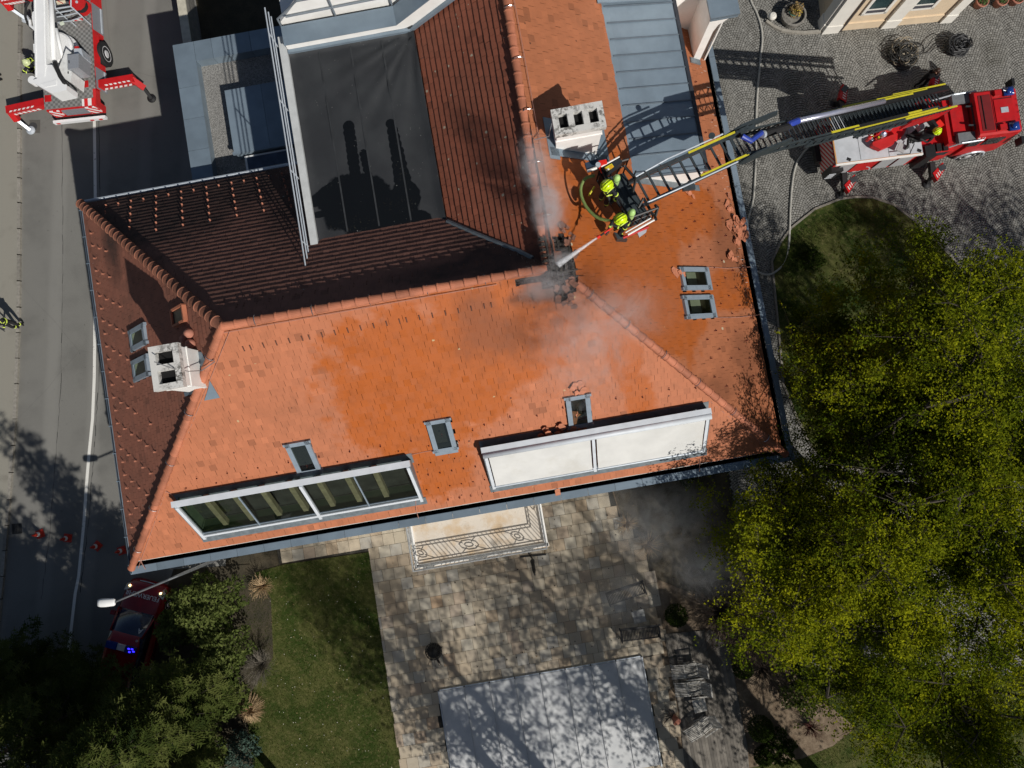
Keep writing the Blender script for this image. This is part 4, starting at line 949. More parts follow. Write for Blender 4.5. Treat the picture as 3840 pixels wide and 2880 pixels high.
def fire_kit(t, J, helm=M_helm, tank=True, bands=True):
    f, s, up = J['f'], J['s'], J['up']; hc = J['hd']+up*.055; mx = Matrix((f, s, up)).transposed()
    m = MB(); m.ball(hc, .155, .135, .13, 16, 0, mx)
    m.tube([hc+f*(.165*math.cos(a))+s*(.145*math.sin(a))-up*.035 for a in [2*math.pi*i/20 for i in range(21)]], .022, 6)
    m.tube([hc+f*(.158*math.cos(a))+up*(.128*math.sin(a)+.012) for a in [math.pi*i/10 for i in range(11)]], .018, 6)
    for sd in (-1, 1): m.tube([hc+s*sd*.06+f*(.15*math.cos(a))+up*(.122*math.sin(a)+.006) for a in [math.pi*i/10 for i in range(2, 9)]], .008, 5)
    h = m.build('helmet', helm, t, True)
    m = MB(); m.tube([hc+f*(.03+.13*math.cos(a))+s*.14*math.sin(a)-up*.075 for a in [-1.2+2.4*i/8 for i in range(9)]], .03, 6); m.tube([hc-s*.155+f*.0, hc-s*.16+f*.09], .018, 6, 1); m.build('visor', [M_black, M_lime], h)
    if tank:
        c = J['ch']-f*.27+up*.12; m = MB(); m.lathe(c-up*.36, [(.02, 0), (.08, .03), (.102, .09), (.102, .46), (.085, .56), (.04, .62)], 16); tk = m.build('air_cylinder', M_tank, t, True)
        m = MB(); m.box(J['ch']-f*.15-up*.12, (.06, .28, .5), mx=mx); m.lathe(c-up*.44, [(.03, 0), (.03, .08)], 8); m.lathe(c+up*.07, [(.106, 0), (.106, .025)], 14); m.build('harness', M_black, tk)
    if bands:
        m = MB()
        for p, d, r in J['bands']:
            d = d.normalized(); m.lathe(p-d*.02, [(r, 0), (r*1.04, .008), (r*1.04, .03), (r, .038)], 12, 0, d)
        for sd in (-1, 1): m.tube([J['ch']+s*sd*.12+up*.15-f*.08, J['ch']+s*sd*.13+up*.19+f*.02, J['ch']+s*sd*.12+up*.1+f*.15], .017, 6)
        m.lathe(J['pel']+up*.12, [(.165, 0), (.172, .01), (.172, .05), (.165, .06)], 16); m.build('reflective_band', M_lime, t)

# ------------------------------------------------------------------ turntable-ladder fire truck in the courtyard
M_red = mat('fire_red', (.50, .012, .014), .38, .14, 3, spec=.45, dirt=.4, dcol=(.3, .03, .03)); M_redd = mat('fire_red_matt', (.5, .015, .015), .6, .1, 3)
M_lgrey = mat('deck_grey', (.52, .545, .58), .6, .1, 2.5, dirt=.5, dcol=(.38, .4, .42)); M_steel = mat('ladder_steel', (.055, .07, .078), .45, .2, 6, metal=.3)
M_yel = mat('yellow_rail', (.62, .55, .03), .5, .1, 8); M_silver = mat('silver_tube', (.55, .56, .68), .25, .05, 4, metal=.6); M_rubber = mat('rubber', (.016, .016, .017), .8, .2, 10)
M_blue = mat('blue_light', (.01, .04, .22), .15, .1, 8, spec=.8); M_bluep = mat('blue_pipe', (.03, .06, .35), .4, .1, 5)
M_hub = mat('wheel_rim', (.62, .62, .63), .45, .05, 6, metal=.1); M_plate = mat('chrome_box', (.38, .4, .43), .4, .1, 20, metal=.4)
def g_stripe(name, ca, cb, sc, dirv):
    g = G(name); p = g.obj(); d = g.n('VectorMath', p, dirv, operation='DOT_PRODUCT'); f = g.math('FRACT', g.math('MULTIPLY', d.outputs['Value'], sc))
    g.principled(g.mix(g.math('GREATER_THAN', f, .5), ca, cb), .5); return g.m
M_chev = g_stripe('chevrons', (.55, .02, .02), (.6, .55, .5), 6.0, (0, .7, .7)); M_chevx = g_stripe('warning_stripes', (.62, .02, .02), (.78, .77, .75), 4.2, (.72, 0, .72))
truck = thing('ladder_fire_truck', 'red turntable ladder fire truck reaching its rescue basket over the roof', 'fire truck', (18.3, 9.6, 0), -.052)
RT = Matrix.Rotation(-.052, 3, 'Z'); OT = V((18.3, 9.6, 0))
def TL(px, z): return RT.transposed() @ (P(px, z)-OT)          # photo pixel at height z -> the truck's own frame
def tb(name, mb, mt, parent=None, smooth=False): return local(mb, name, mt, parent or truck, smooth)
def wheel(parent, c, r, w, ax=(0, 1, 0), rim=M_hub):
    a = V(ax); m = MB(); m.lathe(V(c)-a*w/2, [(r*.6, 0), (r*.93, 0), (r, w*.12), (r, w*.88), (r*.93, w), (r*.6, w)], 28, 0, a)
    t = local(m, 'wheel', M_rubber, parent); m = MB(); m.lathe(V(c)-a*(w/2+.004), [(.03, -.02), (r*.2, -.02), (r*.25, .0), (r*.4, .02), (r*.58, 0), (r*.62, 0), (r*.62, w+.008), (r*.58, w+.008), (r*.4, w-.03), (r*.25, w+.03), (.03, w+.03)], 24, 0, a)
    local(m, 'rim', rim, t); return t
m = MB(); m.box((-.1, .0, .62), (7.4, 1.0, .3)); tb('chassis', m, M_black)
m = MB(); m.box((-1.75, .02, 1.28), (3.6, 2.22, 1.3)); by = tb('body', m, M_redd)
m = MB(); m.box((-1.72, .02, 1.955), (3.66, 2.24, .05)); m.box((-1.72, -1.12, 1.93), (3.66, .08, .12), m=1); m.box((-1.72, -1.085, 1.985), (3.6, .02, .012), m=2); m.box((-3.53, 0, 1.985), (.05, 2.2, .012), m=2)
for px in (cC(300, 808), cC(1068, 712)): 
    p = TL(px, 1.98); m.box((p.x, p.y, 1.985), (.17, .13, .012), -.5, 3)
for x_ in (-2.5, -1.3, -.4): m.box((x_, 0, 1.983), (.012, 2.1, .006), m=3)
tb('deck', m, [M_lgrey, M_white, mat('orange_line', (.6, .3, .1), .6), M_black])
m = MB()
for x, mi in ((-2.95, 0), (-2.25, 1), (-1.2, 2), (-.45, 2)):
    m = MB(); m.box((x, -1.135, 1.3), (.62, .02, 1.0), m=0 if mi == 2 else mi); tb('locker_shutter', m, [mat('shutter_alu', (.5, .51, .53), .45, .1, 30, metal=.3), M_redd], by)
m = MB(); m.box((-3.57, .02, 1.2), (.03, 2.1, 1.35)); tb('rear_panel', m, M_chev, by)
# stabiliser boxes, beams and feet
m = MB(); p = TL(cC(1185, 745), 1.9); m.box((p.x, -1.05, 1.3), (.42, .5, 1.35)); tb('stabiliser_box', m, M_black); m = MB(); p2 = TL(cC(190, 890), 1.6); m.box((-3.35, -1.15, 1.1), (.5, .3, 1.0)); 
for k in range(4): m.box((-3.45, -1.31, .8+.16*k), (.3, .02, .05), m=1)
tb('stabiliser_box', m, [M_black, M_lgrey])
for a, b, wdt in ((cC(240, 930), cC(255, 1130), .0), (cC(1200, 840), cC(1215, 1000), .0), (cC(240, 330), cC(205, 170), 0), (cC(1050, 200), cC(1205, 25), 0)):
    p, r = TL(a, .62), TL(b, .55); m = MB(); m.bar(p, r, .22, .22); d = (r-p).normalized(); m.bar(r-d*.1, r+V((0, 0, -.5))+d*.15, .13, .13, d); m.lathe((r.x+d.x*.15, r.y+d.y*.15, 0.02), [(.02, .1), (.16, .06), (.2, .02), (.2, 0)], 14)
    o = tb('outrigger', m, M_black)
    sd = 1 if r.x < 0 else 1; m = MB(); pr = [V((-.12, -.2, 0)), V((.5, .15, 0)), V((.5, .42, 0)), V((-.12, .2, 0))]
    an = .35 if r.y < 0 else .8; mx = Matrix.Rotation(an, 3, 'Z'); c = r+V((.12, -.02 if r.y < 0 else .05, .02))
    m.loft([[c+mx @ v+V((0, 0, -.12)) for v in pr], [c+mx @ v+V((0, 0, .14)) for v in pr]]); m.box(c+mx @ V((.35, .22, .15)), (.3, .24, .03), m=1, mx=mx)
    for k in range(4): m.box(c+mx @ V((-.02+.1*k, .0+.05*k, .146)), (.04, .16, .008), m=2, mx=mx)
    tb('outrigger_guard', m, [M_red, M_steel, mat('guard_white', (.7, .68, .65), .5)], o)
# crew area and cab
m = MB(); m.box((.75, 0, 1.25), (1.5, 2.15, 1.2)); m.box((1.55, 0, 1.5), (1.0, 1.85, 1.55)); m.box((1.62, 0, 2.3), (.72, 1.3, .12)); tb('crew_cabin', m, M_red)
m = MB()
pr = [(-.95, .55), (.95, .55), (1.03, .9), (1.03, 1.75), (.94, 2.72), (.86, 2.8), (-.86, 2.8), (-.94, 2.72), (-1.03, 1.75), (-1.03, .9)]
rings = []
for x, sc, tz in ((2.05, 1, 0), (2.3, 1, 0), (3.5, 1, 0), (3.78, .985, -.05), (3.9, .94, -.5)):
    rings.append([V((x if z > 1 else x, y*sc, z+(tz if z > 2 else 0))) for y, z in pr])
m.loft(rings); cab = tb('cab', m, M_red)
m = MB(); m.box((2.42, -.02, 2.81), (.5, 1.5, .012), m=1); m.box((3.15, 0, 2.815), (.75, .95, .035), m=0); 
for sy in (-.72, .72): m.box((2.95, sy, 2.86), (.28, .22, .14), m=0)
for y in (-.5, -.2, .1, .35): m.bar((3.72, y, 2.84), (3.92, y, 2.82), .015, .012, m=2)
m.tube([(3.15, .78, 2.95), (3.6, .62, 2.9)], .014, 6, 3); 
for x_ in (2.72, 3.52): m.box((x_, 0, 2.806), (.012, 1.7, .012), m=2)
for y_ in (-.49, .49): m.box((3.15, y_, 2.835), (.74, .01, .006), m=2)
m.box((3.15, 0, 2.84), (.3, .22, .03), m=3); m.tube([(2.3, -.7, 2.83), (2.3, .7, 2.83)], .018, 6, 2)
tb('cab_roof', m, [M_red, mat('red_shadow_mat', (.16, .008, .01), .8, .1, 4), M_black, M_alu], cab)
for sy in (-.74, .74):
    m = MB(); m.box((3.4, sy, 2.86), (.4, .34, .1), m=1); m.lathe((3.4, sy, 2.88), [(.15, 0), (.15, .08), (.1, .13), (.02, .14)], 16); tb('blue_light', m, [M_blue, M_blue], cab, True)
m = MB(); m.box((3.92, 0, 2.1), (.03, 1.75, .85)); tb('windscreen', m, mat('cab_glass', (.01, .012, .015), .06, .1, 2, spec=.8), cab)
for sy in (-1, 1):
    m = MB(); m.box((2.95, sy*1.0, 2.12), (.75, .05, .6)); m.box((2.2, sy*1.0, 2.12), (.45, .05, .6)); tb('side_window', m, mat('cab_glass', (.01, .012, .015)), cab)
    m = MB(); m.tube([(3.75, sy*1.0, 2.5), (3.95, sy*1.2, 2.55), (3.95, sy*1.22, 2.3)], .02, 6); m.box((3.9, sy*1.24, 2.35), (.12, .3, .42)); tb('mirror', m, M_black, cab)
    m = MB(); x0 = 1.15 if sy < 0 else .55
    m.box((1.72, sy*.82, 2.38), (.75, .42, .22)); 
    for x in (2.15, 2.32): m.box((x, sy*.8, 2.52), (.1, .32, .1), m=1)
    m.tube([(x0, sy*1.02, 2.1), (1.45, sy*1.04, 2.5), (2.3, sy*1.04, 2.55), (2.42, sy*.9, 2.56), (2.42, sy*.62, 2.56)], .035, 6, 2); tb('roof_equipment', m, [mat('equip_grey', (.16, .17, .18), .6), M_white, M_alu])
m = MB(); m.box((2.1, 0, 2.55), (.14, 1.15, .1)); 
for y in (-.42, .38): m.bar((2.05, y, 2.5), (2.3, y, 2.72), .06, .1); m.bar((2.1, y, 2.6), (1.75, y+.05, 2.62), .05, .06)
tb('ladder_rest', m, M_steel)
m = MB(); m.box((1.05, -1.09, 1.35), (.95, .03, .9)); m.box((1.0, -1.11, 1.62), (.6, .02, .35), m=1); 
for k in range(3): m.box((.55+.28*k, -.92, 1.9), (.2, .32, .12), m=2)
tb('crew_door', m, [M_red, mat('cab_glass', (.01, .012, .015)), M_black])
for x in (-2.1, 2.9):
    for sy in (-1, 1): wheel(truck, (x, sy*.88, .5), .5, .3)
    for sy in (-1, 1):
        m = MB(); m.tube([(x+.6*math.cos(a), sy*1.05, .5+.6*math.sin(a)) for a in [math.pi*i/10 for i in range(11)]], .05, 6); tb('mudguard', m, M_alu)
# turntable and operator's post
m = MB(); c = TL(cC(700, 430), 2.0); m.lathe((c.x, c.y, 1.97), [(.85, 0), (.85, .12), (.8, .16), (.2, .2)], 28); m.box((c.x+.05, c.y+.05, 2.6), (1.2, .7, 1.0), .2, tap=.7); tt = tb('turntable', m, M_red)
m = MB(); a = [TL(cC(*x), 2.35) for x in ((560, 655), (650, 700), (790, 640), (830, 520), (560, 620))]
m.loft([[V((v.x, v.y, 2.1)) for v in a], [V((v.x, v.y, 2.36)) for v in a]]); 
p = TL(cC(685, 530), 2.6); m.lathe((p.x, p.y, 2.4), [(.11, 0), (.12, .2), (.05, .26)], 14, 1); p = TL(cC(530, 570), 2.6); m.lathe((p.x, p.y, 2.3), [(.07, 0), (.08, .3), (.02, .33)], 10, 0)
for k in range(4): p = TL(cC(600+30*k, 585-20*k), 2.5); m.box((p.x, p.y, 2.45), (.06, .08, .1), .4, 2 if k % 2 else 0)

for k in range(3): m.tube([(a[0].x+.05*math.cos(t*.45)*(3+k)/3, a[0].y+.25+.12*k+.05*math.sin(t*.45)*(3+k)/3, 2.4) for t in range(15)], .012, 5, 2 if k == 1 else 1)
tb('pump_panel', m, [M_redd, M_silver, M_yel], tt)
m = MB(); p = TL(cC(875, 680), 2.3); m.box((p.x, p.y, 2.28), (.32, .36, .05), -.55); m.tube([(p.x-.2, p.y-.25, 2.25), (p.x+.3, p.y-.3, 2.3), (p.x+.55, p.y+.1, 2.3)], .02, 6, 1); tb('foot_plate', m, [mat('tread_plate', (.5, .5, .5), .5, .2, 40, metal=.3), M_black], tt)
m = MB(); p = TL(cC(1070, 520), 2.5); m.box((p.x, p.y, 2.35), (.75, .42, .1), .5); m.box((p.x+.45, p.y+.22, 2.6), (.12, .42, .55), .5); tb('operator_seat', m, M_black, tt)
m = MB(); p = TL(cC(1130, 440), 2.6); m.box((p.x, p.y, 2.5), (.5, .22, .3), .3); tb('control_desk', m, mat('desk_grey', (.45, .46, .47), .5), tt)
m = MB(); p = TL(cC(1280, 430), 2.4); m.box((p.x, p.y, 2.3), (.32, .3, .3), .5); tb('red_box', m, mat('bright_red', (.75, .02, .01), .5), tt)

# the ladder: three nested lattice sections, then the jointed tip arm with the basket
W2T = lambda p: RT.transposed() @ (V(p)-OT)
LB, LK, LTp = V((18.62, 10.05, 3.35)), V((7.12, 6.82, 11.5)), V((4.0, 5.86, 12.25))
la = (LK-LB).normalized(); ls = la.cross(V((0, 0, 1))).normalized(); ln = ls.cross(la); LLEN = (LK-LB).length
def Lp(s, t, n, o=None): return W2T((o or LB)+la*s+ls*t+ln*n)
def section(s0, s1, w, h, n0, ys0, ys1, lab, dg=.5):
    m = MB(); y = MB(); 
    for t in (-w/2, w/2):
        m.bar(Lp(s0, t, n0), Lp(s1, t, n0), .06, .1, RT.transposed() @ ln); m.bar(Lp(s0, t, n0+h), Lp(s1, t, n0+h), .045, .06, RT.transposed() @ ln)
        k = int((s1-s0)/dg)
        for i in range(k):
            a = s0+(s1-s0)*i/k; b = s0+(s1-s0)*(i+1)/k; c = (a+b)/2
            m.bar(Lp(a, t, n0), Lp(c, t, n0+h), .035, .04); m.bar(Lp(c, t, n0+h), Lp(b, t, n0), .035, .04)
        m.box(Lp((s0+s1)/2, t*1.04, n0+.03), (s1-s0, .012, .07), mx=RT.transposed() @ Matrix((la, ls, ln)).transposed())
        y.bar(Lp(ys0, t, n0+h+.045), Lp(ys1, t, n0+h+.045), .062, .03, RT.transposed() @ ln)
    i = s0+.1
    while i < s1:
        m.bar(Lp(i, -w/2, n0+.02), Lp(i, w/2, n0+.02), .04, .04); i += .3
    o = tb('ladder_section', m, M_steel); tb('handrail', y, M_yel, o); return o
section(0, 7.6, 1.0, .42, .0, .05, 4.6, '')
section(.9, 10.9, .85, .36, .1, 1.9, 8.4, '')
section(1.8, LLEN+.1, .70, .32, .18, 3.3, 9.9, '')
m = MB(); m.bar(Lp(.1, .3, .5), Lp(9, .26, .5), .16, .12); m.bar(Lp(4.5, -.38, .56), Lp(9.3, -.36, .52), .1, .06); tb('cable_tray', m, M_black)
m = MB(); m.tube([Lp(6.1, .22, .72), Lp(11.6, .22, .66)], .085, 12); 
wp = tb('water_pipe', m, M_silver, None, True); m = MB(); m.tube([Lp(11.6, .22, .66), Lp(12.0, .2, .6), Lp(12.1, .12, .5)], .1, 10); tb('blue_elbow', m, M_bluep, wp); m = MB(); m.tube([Lp(13.5, .15, .55), Lp(14.1, .0, .5), Lp(14.3, .22, .45)], .08, 10); tb('blue_elbow', m, M_bluep, wp)
m = MB(); m.tube([Lp(12.0, .15, .55), Lp(13.5, .1, .52)], .11, 10); m.lathe(Lp(13.45, .1, .52), [(.12, -.06), (.12, .06)], 14, 1, RT.transposed() @ la); tb('hose_joint', m, [M_rubber, M_alu], wp)
m = MB(); m.box(Lp(1.3, 0, -.4), (1.6, .6, .6), mx=RT.transposed() @ Matrix((la, ls, ln)).transposed()); m.bar(Lp(.2, -.5, -.02), Lp(3.6, -.55, -.05), .5, .06, RT.transposed() @ ls); m.tube([Lp(3.6, 0, -.1), W2T((17.0, 9.7, 2.3))], .12, 10, 1); tb('lifting_frame', m, [M_red, M_silver], tt)
for k in range(7): 
    m = MB(); m.box(Lp(1.9+.16*k, -.1, .1), (.06, .5, .06), mx=RT.transposed() @ Matrix((la, ls, ln)).transposed()); tb('red_rung', m, M_redd) if k < 4 else None
ta = (LTp-LK).normalized(); ts = ta.cross(V((0, 0, 1))).normalized(); tn = ts.cross(ta); TLEN = (LTp-LK).length
def Tp(s, t, n): return W2T(LK+ta*s+ts*t+tn*n)
m = MB(); y = MB(); sv = MB()
for t in (-.37, .37):
    m.bar(Tp(-.9, t, .25), Tp(TLEN, t, .0), .08, .14); m.bar(Tp(-.6, t*1.02, .42), Tp(TLEN-.3, t*1.02, .22), .05, .06); sv.tube([Tp(.3, t*1.22, .5), Tp(TLEN-1.2, t*1.22, .42), Tp(TLEN, t*1.05, .2)], .024, 8)
    for k in range(7): m.bar(Tp(-.4+.52*k, t, .15), Tp(-.15+.52*k, t, .42), .025, .03)
    y.bar(Tp(-.15, t, .47), Tp(1.5, t, .42), .055, .03)
for k in range(11): m.bar(Tp(-.5+.36*k, -.37, .12), Tp(-.5+.36*k, .37, .12), .06, .05)
for t in (-.45, .45): m.loft([[Tp(a, t-.02, b) for a, b in ((-1.9, .1), (-.2, -.05), (.1, .2), (-.3, .6), (-1.7, .45))], [Tp(a, t+.02, b) for a, b in ((-1.9, .1), (-.2, -.05), (.1, .2), (-.3, .6), (-1.7, .45))]])
m.lathe(Tp(.65, .52, .5), [(.09, 0), (.09, .05)], 14); m.box(Tp(1.9, -.5, .25), (.34, .14, .14))
arm = tb('tip_arm', m, M_steel); tb('handrail', y, M_yel, arm); tb('grab_rail', sv, M_alu, arm)
# rescue basket
BZ = 11.62
def A_(x, y, z): return W2T(P(cA(x, y), z))
fl = [A_(x, y, BZ) for x, y in ((430, 760), (980, 600), (1560, 1560), (1000, 1760))]
m = MB(); m.loft([[v-V((0, 0, .06)) for v in fl], fl]); cen = sum(fl, V())/4
for k in range(6): m.bar(fl[0].lerp(fl[1], k/5)+V((0, 0, .02)), fl[3].lerp(fl[2], k/5)+V((0, 0, .02)), .03, .02)
bk = tb('rescue_basket', m, M_steel)
m = MB(); R1 = [v+V((0, 0, 1.08)) for v in fl]; R2 = [v+V((0, 0, .6)) for v in fl]
for rr, r in ((R1, .035), (R2, .025)):
    for i in (0, 2, 3): m.tube([rr[i], rr[(i+1) % 4]], r, 6)
for i in range(4):
    for k in range(5):
        if i == 1 and 1 < k < 4: continue
        b = fl[i].lerp(fl[(i+1) % 4], k/4); m.tube([b, b+V((0, 0, 1.08))], .025, 6)
m.box((fl[3]+fl[0])/2+V((0, 0, .45)), ((fl[3]-fl[0]).length*.9, .05, .7), mx=Matrix(((fl[3]-fl[0]).normalized(), V((0, 0, 1)).cross((fl[3]-fl[0]).normalized()), V((0, 0, 1)))).transposed())
for a, b in (((1010, 470), (1240, 720)), ((1240, 720), (1180, 1000)), ((1240, 720), (1100, 780)), ((1400, 1120), (1280, 1340)), ((1400, 1120), (1600, 1480)), ((1640, 1270), (1700, 1320)), ((1700, 1320), (1640, 1520)), ((1640, 1520), (1660, 1570))): m.tube([A_(*a, 12.6), A_(*b, 12.5)], .04, 6)
tb('basket_rail', m, M_black, bk)
def slab(ps, z, th): a = [A_(x, y, z) for x, y in ps]; return [[v-V((0, 0, th)) for v in a], a]
m = MB(); m.loft(slab(((185, 395), (445, 300), (520, 480), (240, 570)), 12.75, .12)); m.tube([A_(235, 565, 12.77), A_(430, 490, 12.77)], .04, 6, 1); tb('equipment_tray', m, [mat('tray_blue', (.035, .055, .09), .4, .1, 5), M_white], bk)
m = MB(); m.loft(slab(((520, 480), (890, 265), (965, 370), (640, 600)), 12.8, .35), 0); m.loft(slab(((588, 492), (742, 402), (788, 470), (640, 575)), 12.82, .012), 1); m.tube([A_(520, 470, 12.85), A_(900, 262, 12.85)], .022, 6, 2); m.loft(slab(((620, 535), (680, 500), (695, 530), (635, 565)), 12.83, .01), 2)
m.loft(slab(((690, 470), (750, 430), (785, 475), (725, 520)), 12.83, .01), 3)
tb('control_console', m, [mat('console_black', (.02, .025, .03), .5), M_yel, M_white, mat('sign_orange', (.75, .4, .02), .5)], bk)
m = MB(); m.loft(slab(((465, 345), (630, 318), (648, 390), (520, 435)), 12.95, .2)); m.tube([A_(500, 420, 12.9), A_(490, 500, 12.8), (A_(540, 590, 12.6))], .03, 6); m.lathe(A_(455, 440, 12.9), [(.07, 0), (.07, .06)], 12, 1); tb('water_monitor', m, [mat('bright_red', (.75, .02, .01)), M_alu], bk)
sB = lambda x, y, z: W2T(P(q(2, 1, x, y), z))
m = MB()
m.tube([sB(960, 395, 12.2), sB(1180, 300, 12.3)], .04, 6, 0); m.tube([sB(1000, 370, 12.4), sB(1230, 240, 12.4)], .03, 6, 1); m.tube([sB(980, 350, 12.45), sB(1200, 225, 12.45)], .02, 6, 1)
a = [sB(*x, 12.25) for x in ((1085, 355), (1170, 300), (1160, 345), (1100, 390))]; m.loft([[v-V((0, 0, .08)) for v in a], a], 2); a = [sB(*x, 12.1) for x in ((880, 345), (960, 370), (1000, 410), (910, 405))]; m.loft([[v-V((0, 0, .3)) for v in a], a], 3)
tb('stretcher_mount', m, [M_redd, M_white, M_alu, M_steel], bk)

# people on the ladder truck
hs = P(cA(680, 810), 13.42); ff1 = V((hs.x, hs.y, BZ)); fdir = (-.55, -.83)
t, J = figure('person', 'firefighter in lime helmet beside the basket console, lime air cylinder on back', ff1+V((.1, .05, 0)), (-.85, -.5), 1.72, lean=(-.08, -.02), hands=(P(cA(760, 1200), 12.6), P(cA(690, 1150), 12.65)))
fire_kit(t, J)
h2 = P(cA(965, 1510), 13.38); ff2 = V((h2.x, h2.y, BZ)); nz = P(q(2, 1, 825, 335), 12.72)
t, J = figure('person', 'firefighter in lime helmet aiming the red nozzle at the burning roof', ff2+V((.14, .05, 0)), (-.92, -.38), 1.72, lean=(-.12, -.04), hands=(nz+V((.22, .1, 0)), nz+V((.02, .01, 0))))
fire_kit(t, J)
tip = P(q(2, 1, 737, 395), 12.62); je = on(q(2, 1, 372, 640), 'E', .1)
m = MB(); d = (tip-nz).normalized(); m.tube([nz-d*.15, nz+d*.1], .03, 8, 0); m.tube([nz+d*.1, tip-d*.1], .026, 8, 1); m.tube([tip-d*.1, tip], [.04, .05], 10, 0); m.tube([nz+V((0, 0, .02)), nz+V((0, 0, -.14))], .02, 6, 2)
tag(m.build('fire_nozzle', [mat('bright_red', (.75, .02, .01)), M_black, M_rubber]), 'red fire hose nozzle held by the firefighter aiming at the ridge', 'nozzle')
g = G('water_spray'); tr = g.n('BsdfTransparent'); df = g.n('BsdfDiffuse', (.85, .87, .9, 1)); tl = g.n('BsdfTranslucent', (.85, .87, .9, 1)); a_ = g.n('AddShader', df, tl); lw = g.n('LayerWeight', .35)
nz_ = g.step(g.noise(14, 4, .7), .25, .8); fac = g.math('MULTIPLY', g.math('SUBTRACT', 1, g.math('POWER', lw.outputs['Facing'], .7)), g.math('ADD', .25, g.math('MULTIPLY', nz_, .5)), clamp=True)
mx_ = g.n('MixShader', fac, tr, df); g.t.links.new(mx_.outputs[0], g.out.inputs[0]); M_spray = g.m
m = MB(); n = 14; m.tube([tip.lerp(je, i/n)-V((0, 0, .12*math.sin(math.pi*i/n)*0)) for i in range(n+1)], [.028+.075*(i/n)**1.3 for i in range(n+1)], 12)
tag(m.build('water_jet', M_spray, None, True), 'white water jet sprayed from the red nozzle onto the burnt ridge', 'water jet')
hp = [(380, 655), (300, 672), (220, 700), (150, 765), (108, 860), (95, 960), (110, 1080), (150, 1190), (210, 1300), (290, 1400), (390, 1490), (500, 1550), (620, 1580), (740, 1590)]
m = MB(); m.tube([P(cA(*x), 12.75-.25*math.sin(math.pi*i/13)) for i, x in enumerate(hp)]+[nz-d*.1], .045, 10)
tag(m.build('fire_hose', mat('hose_lime', (.16, .22, .06), .7, .2, 30), None, True), 'yellow green fire hose looping out from the rescue basket', 'hose')
m = MB(); m.tube([P(cA(385, 885), 12.1), P(cA(262, 1070), 12.1)], .03, 6); tag(m.build('yellow_strut', M_yel), 'thin yellow bar sticking out below the basket', 'bar')
po = P(cC(1268, 530), 2.95); st = V((po.x-.55, po.y+.12, 2.45))
t, J = figure('person', 'operator in yellow helmet reclining in the ladder truck control seat', (st.x, st.y, 1.98), (-.93, -.3), 1.74, lean=(.42, -.05), hands=(P(cC(1110, 600), 2.85), P(cC(1120, 500), 2.8)), feet=(P(cC(930, 690), 2.3), P(cC(985, 620), 2.3)), seated=st)
fire_kit(t, J, M_helm, False, False)
# ------------------------------------------------------------------ boom platform truck on the street
OB = V((-17.7, 17.55, 0)); RB_A = math.radians(-4.4); RB = Matrix.Rotation(RB_A, 3, 'Z')
boom = thing('boom_fire_truck', 'red and white boom platform fire truck standing on outriggers in the street', 'fire truck', OB, RB_A)
def BL(px, z): return RB.transposed() @ (P(px, z)-OB)
def bb(name, mb, mt, parent=None, smooth=False): return local(mb, name, mt, parent or boom, smooth)
g = G('tread_plate'); o_ = g.obj(); w1 = g.n('TexChecker', o_, (.30, .30, .29, 1), (.17, .17, .165, 1), 9.0); n_ = g.noise(4, 5, .6)
w2 = g.n('TexNoise'); c_ = g.mix(g.math('MULTIPLY', g.step(n_, .45, .7), .3), w1.outputs[0], (.22, .215, .2)); g.principled(c_, .45, .2, .4); M_tread = g.m
M_bw = mat('boom_white', (.80, .81, .81), .4, .03, 2, spec=.5)
m = MB(); m.box((0, 3.5, 1.27), (2.34, 7.0, .07)); bd = bb('deck', m, M_tread)
m = MB(); m.box((0, 4.2, .65), (1.0, 8.0, .4)); bb('chassis', m, M_black)
m = MB()
for y0, y1 in ((1.35, 2.05), (3.35, 7.0)):
    m.loft([[V((.0, y, .55)), V((1.17, y, .55)), V((1.30, y, .6)), V((1.20, y, 1.235)), V((.0, y, 1.235))] for y in (y0, y1)])
    m.loft([[V((.0, y, .55)), V((-1.17, y, .55)), V((-1.30, y, .6)), V((-1.20, y, 1.235)), V((.0, y, 1.235))] for y in (y0, y1)])
m.loft([[V((1.0, y, .9)), V((1.28, y, .95)), V((1.19, y, 1.235)), V((1.0, y, 1.235))] for y in (2.02, 3.38)]); m.loft([[V((-1.0, y, .9)), V((-1.28, y, .95)), V((-1.19, y, 1.235)), V((-1.0, y, 1.235))] for y in (2.02, 3.38)])
bs = bb('side_body', m, M_red)
for y0, y1 in ((.75, 1.75), (3.5, 4.75)): m = MB(); m.loft([[V((1.20, y, 1.24)), V((1.315, y, .6)), V((1.325, y, .6)), V((1.21, y, 1.24))] for y in (y0, y1)]); m.bar((1.33, y0+.05, .75), (1.33, y1-.05, .75), .05, .08, m=1); bb('locker_shutter', m, [mat('shutter_grey', (.2, .21, .23), .45, .1, 30), M_alu], bs)
for y in (2.68, 6.6):
    for sx in (-1, 1): wheel(boom, (sx*1.2, y, .55), .55, .34, (1, 0, 0))
m = MB(); m.box((0, .1, .85), (2.3, .3, .7)); m.box((.05, -.08, .95), (1.1, .06, .42), m=1); rb_ = bb('rear_body', m, [M_red, mat('shutter_grey', (.2, .21, .23))])
m = MB(); m.box((-.82, -.075, .95), (.42, .06, .5)); bb('warning_panel', m, M_chevx, rb_); m = MB(); m.box((.85, -.075, .95), (.5, .06, .55)); m.loft([[V((.55, y, 1.31)), V((1.15, y, 1.31)), V((1.15, y, 1.33)), V((.55, y, 1.33))] for y in (-.05, .28)]); bb('warning_panel', m, M_chevx, rb_)
m = MB(); m.box((0, -.32, .62), (2.4, .12, .2)); m.box((0, -.2, .55), (2.2, .2, .08), m=1)
for x in (-1.0, .55, .95): m.box((x, -.385, .62), (.16, .02, .1), m=2)
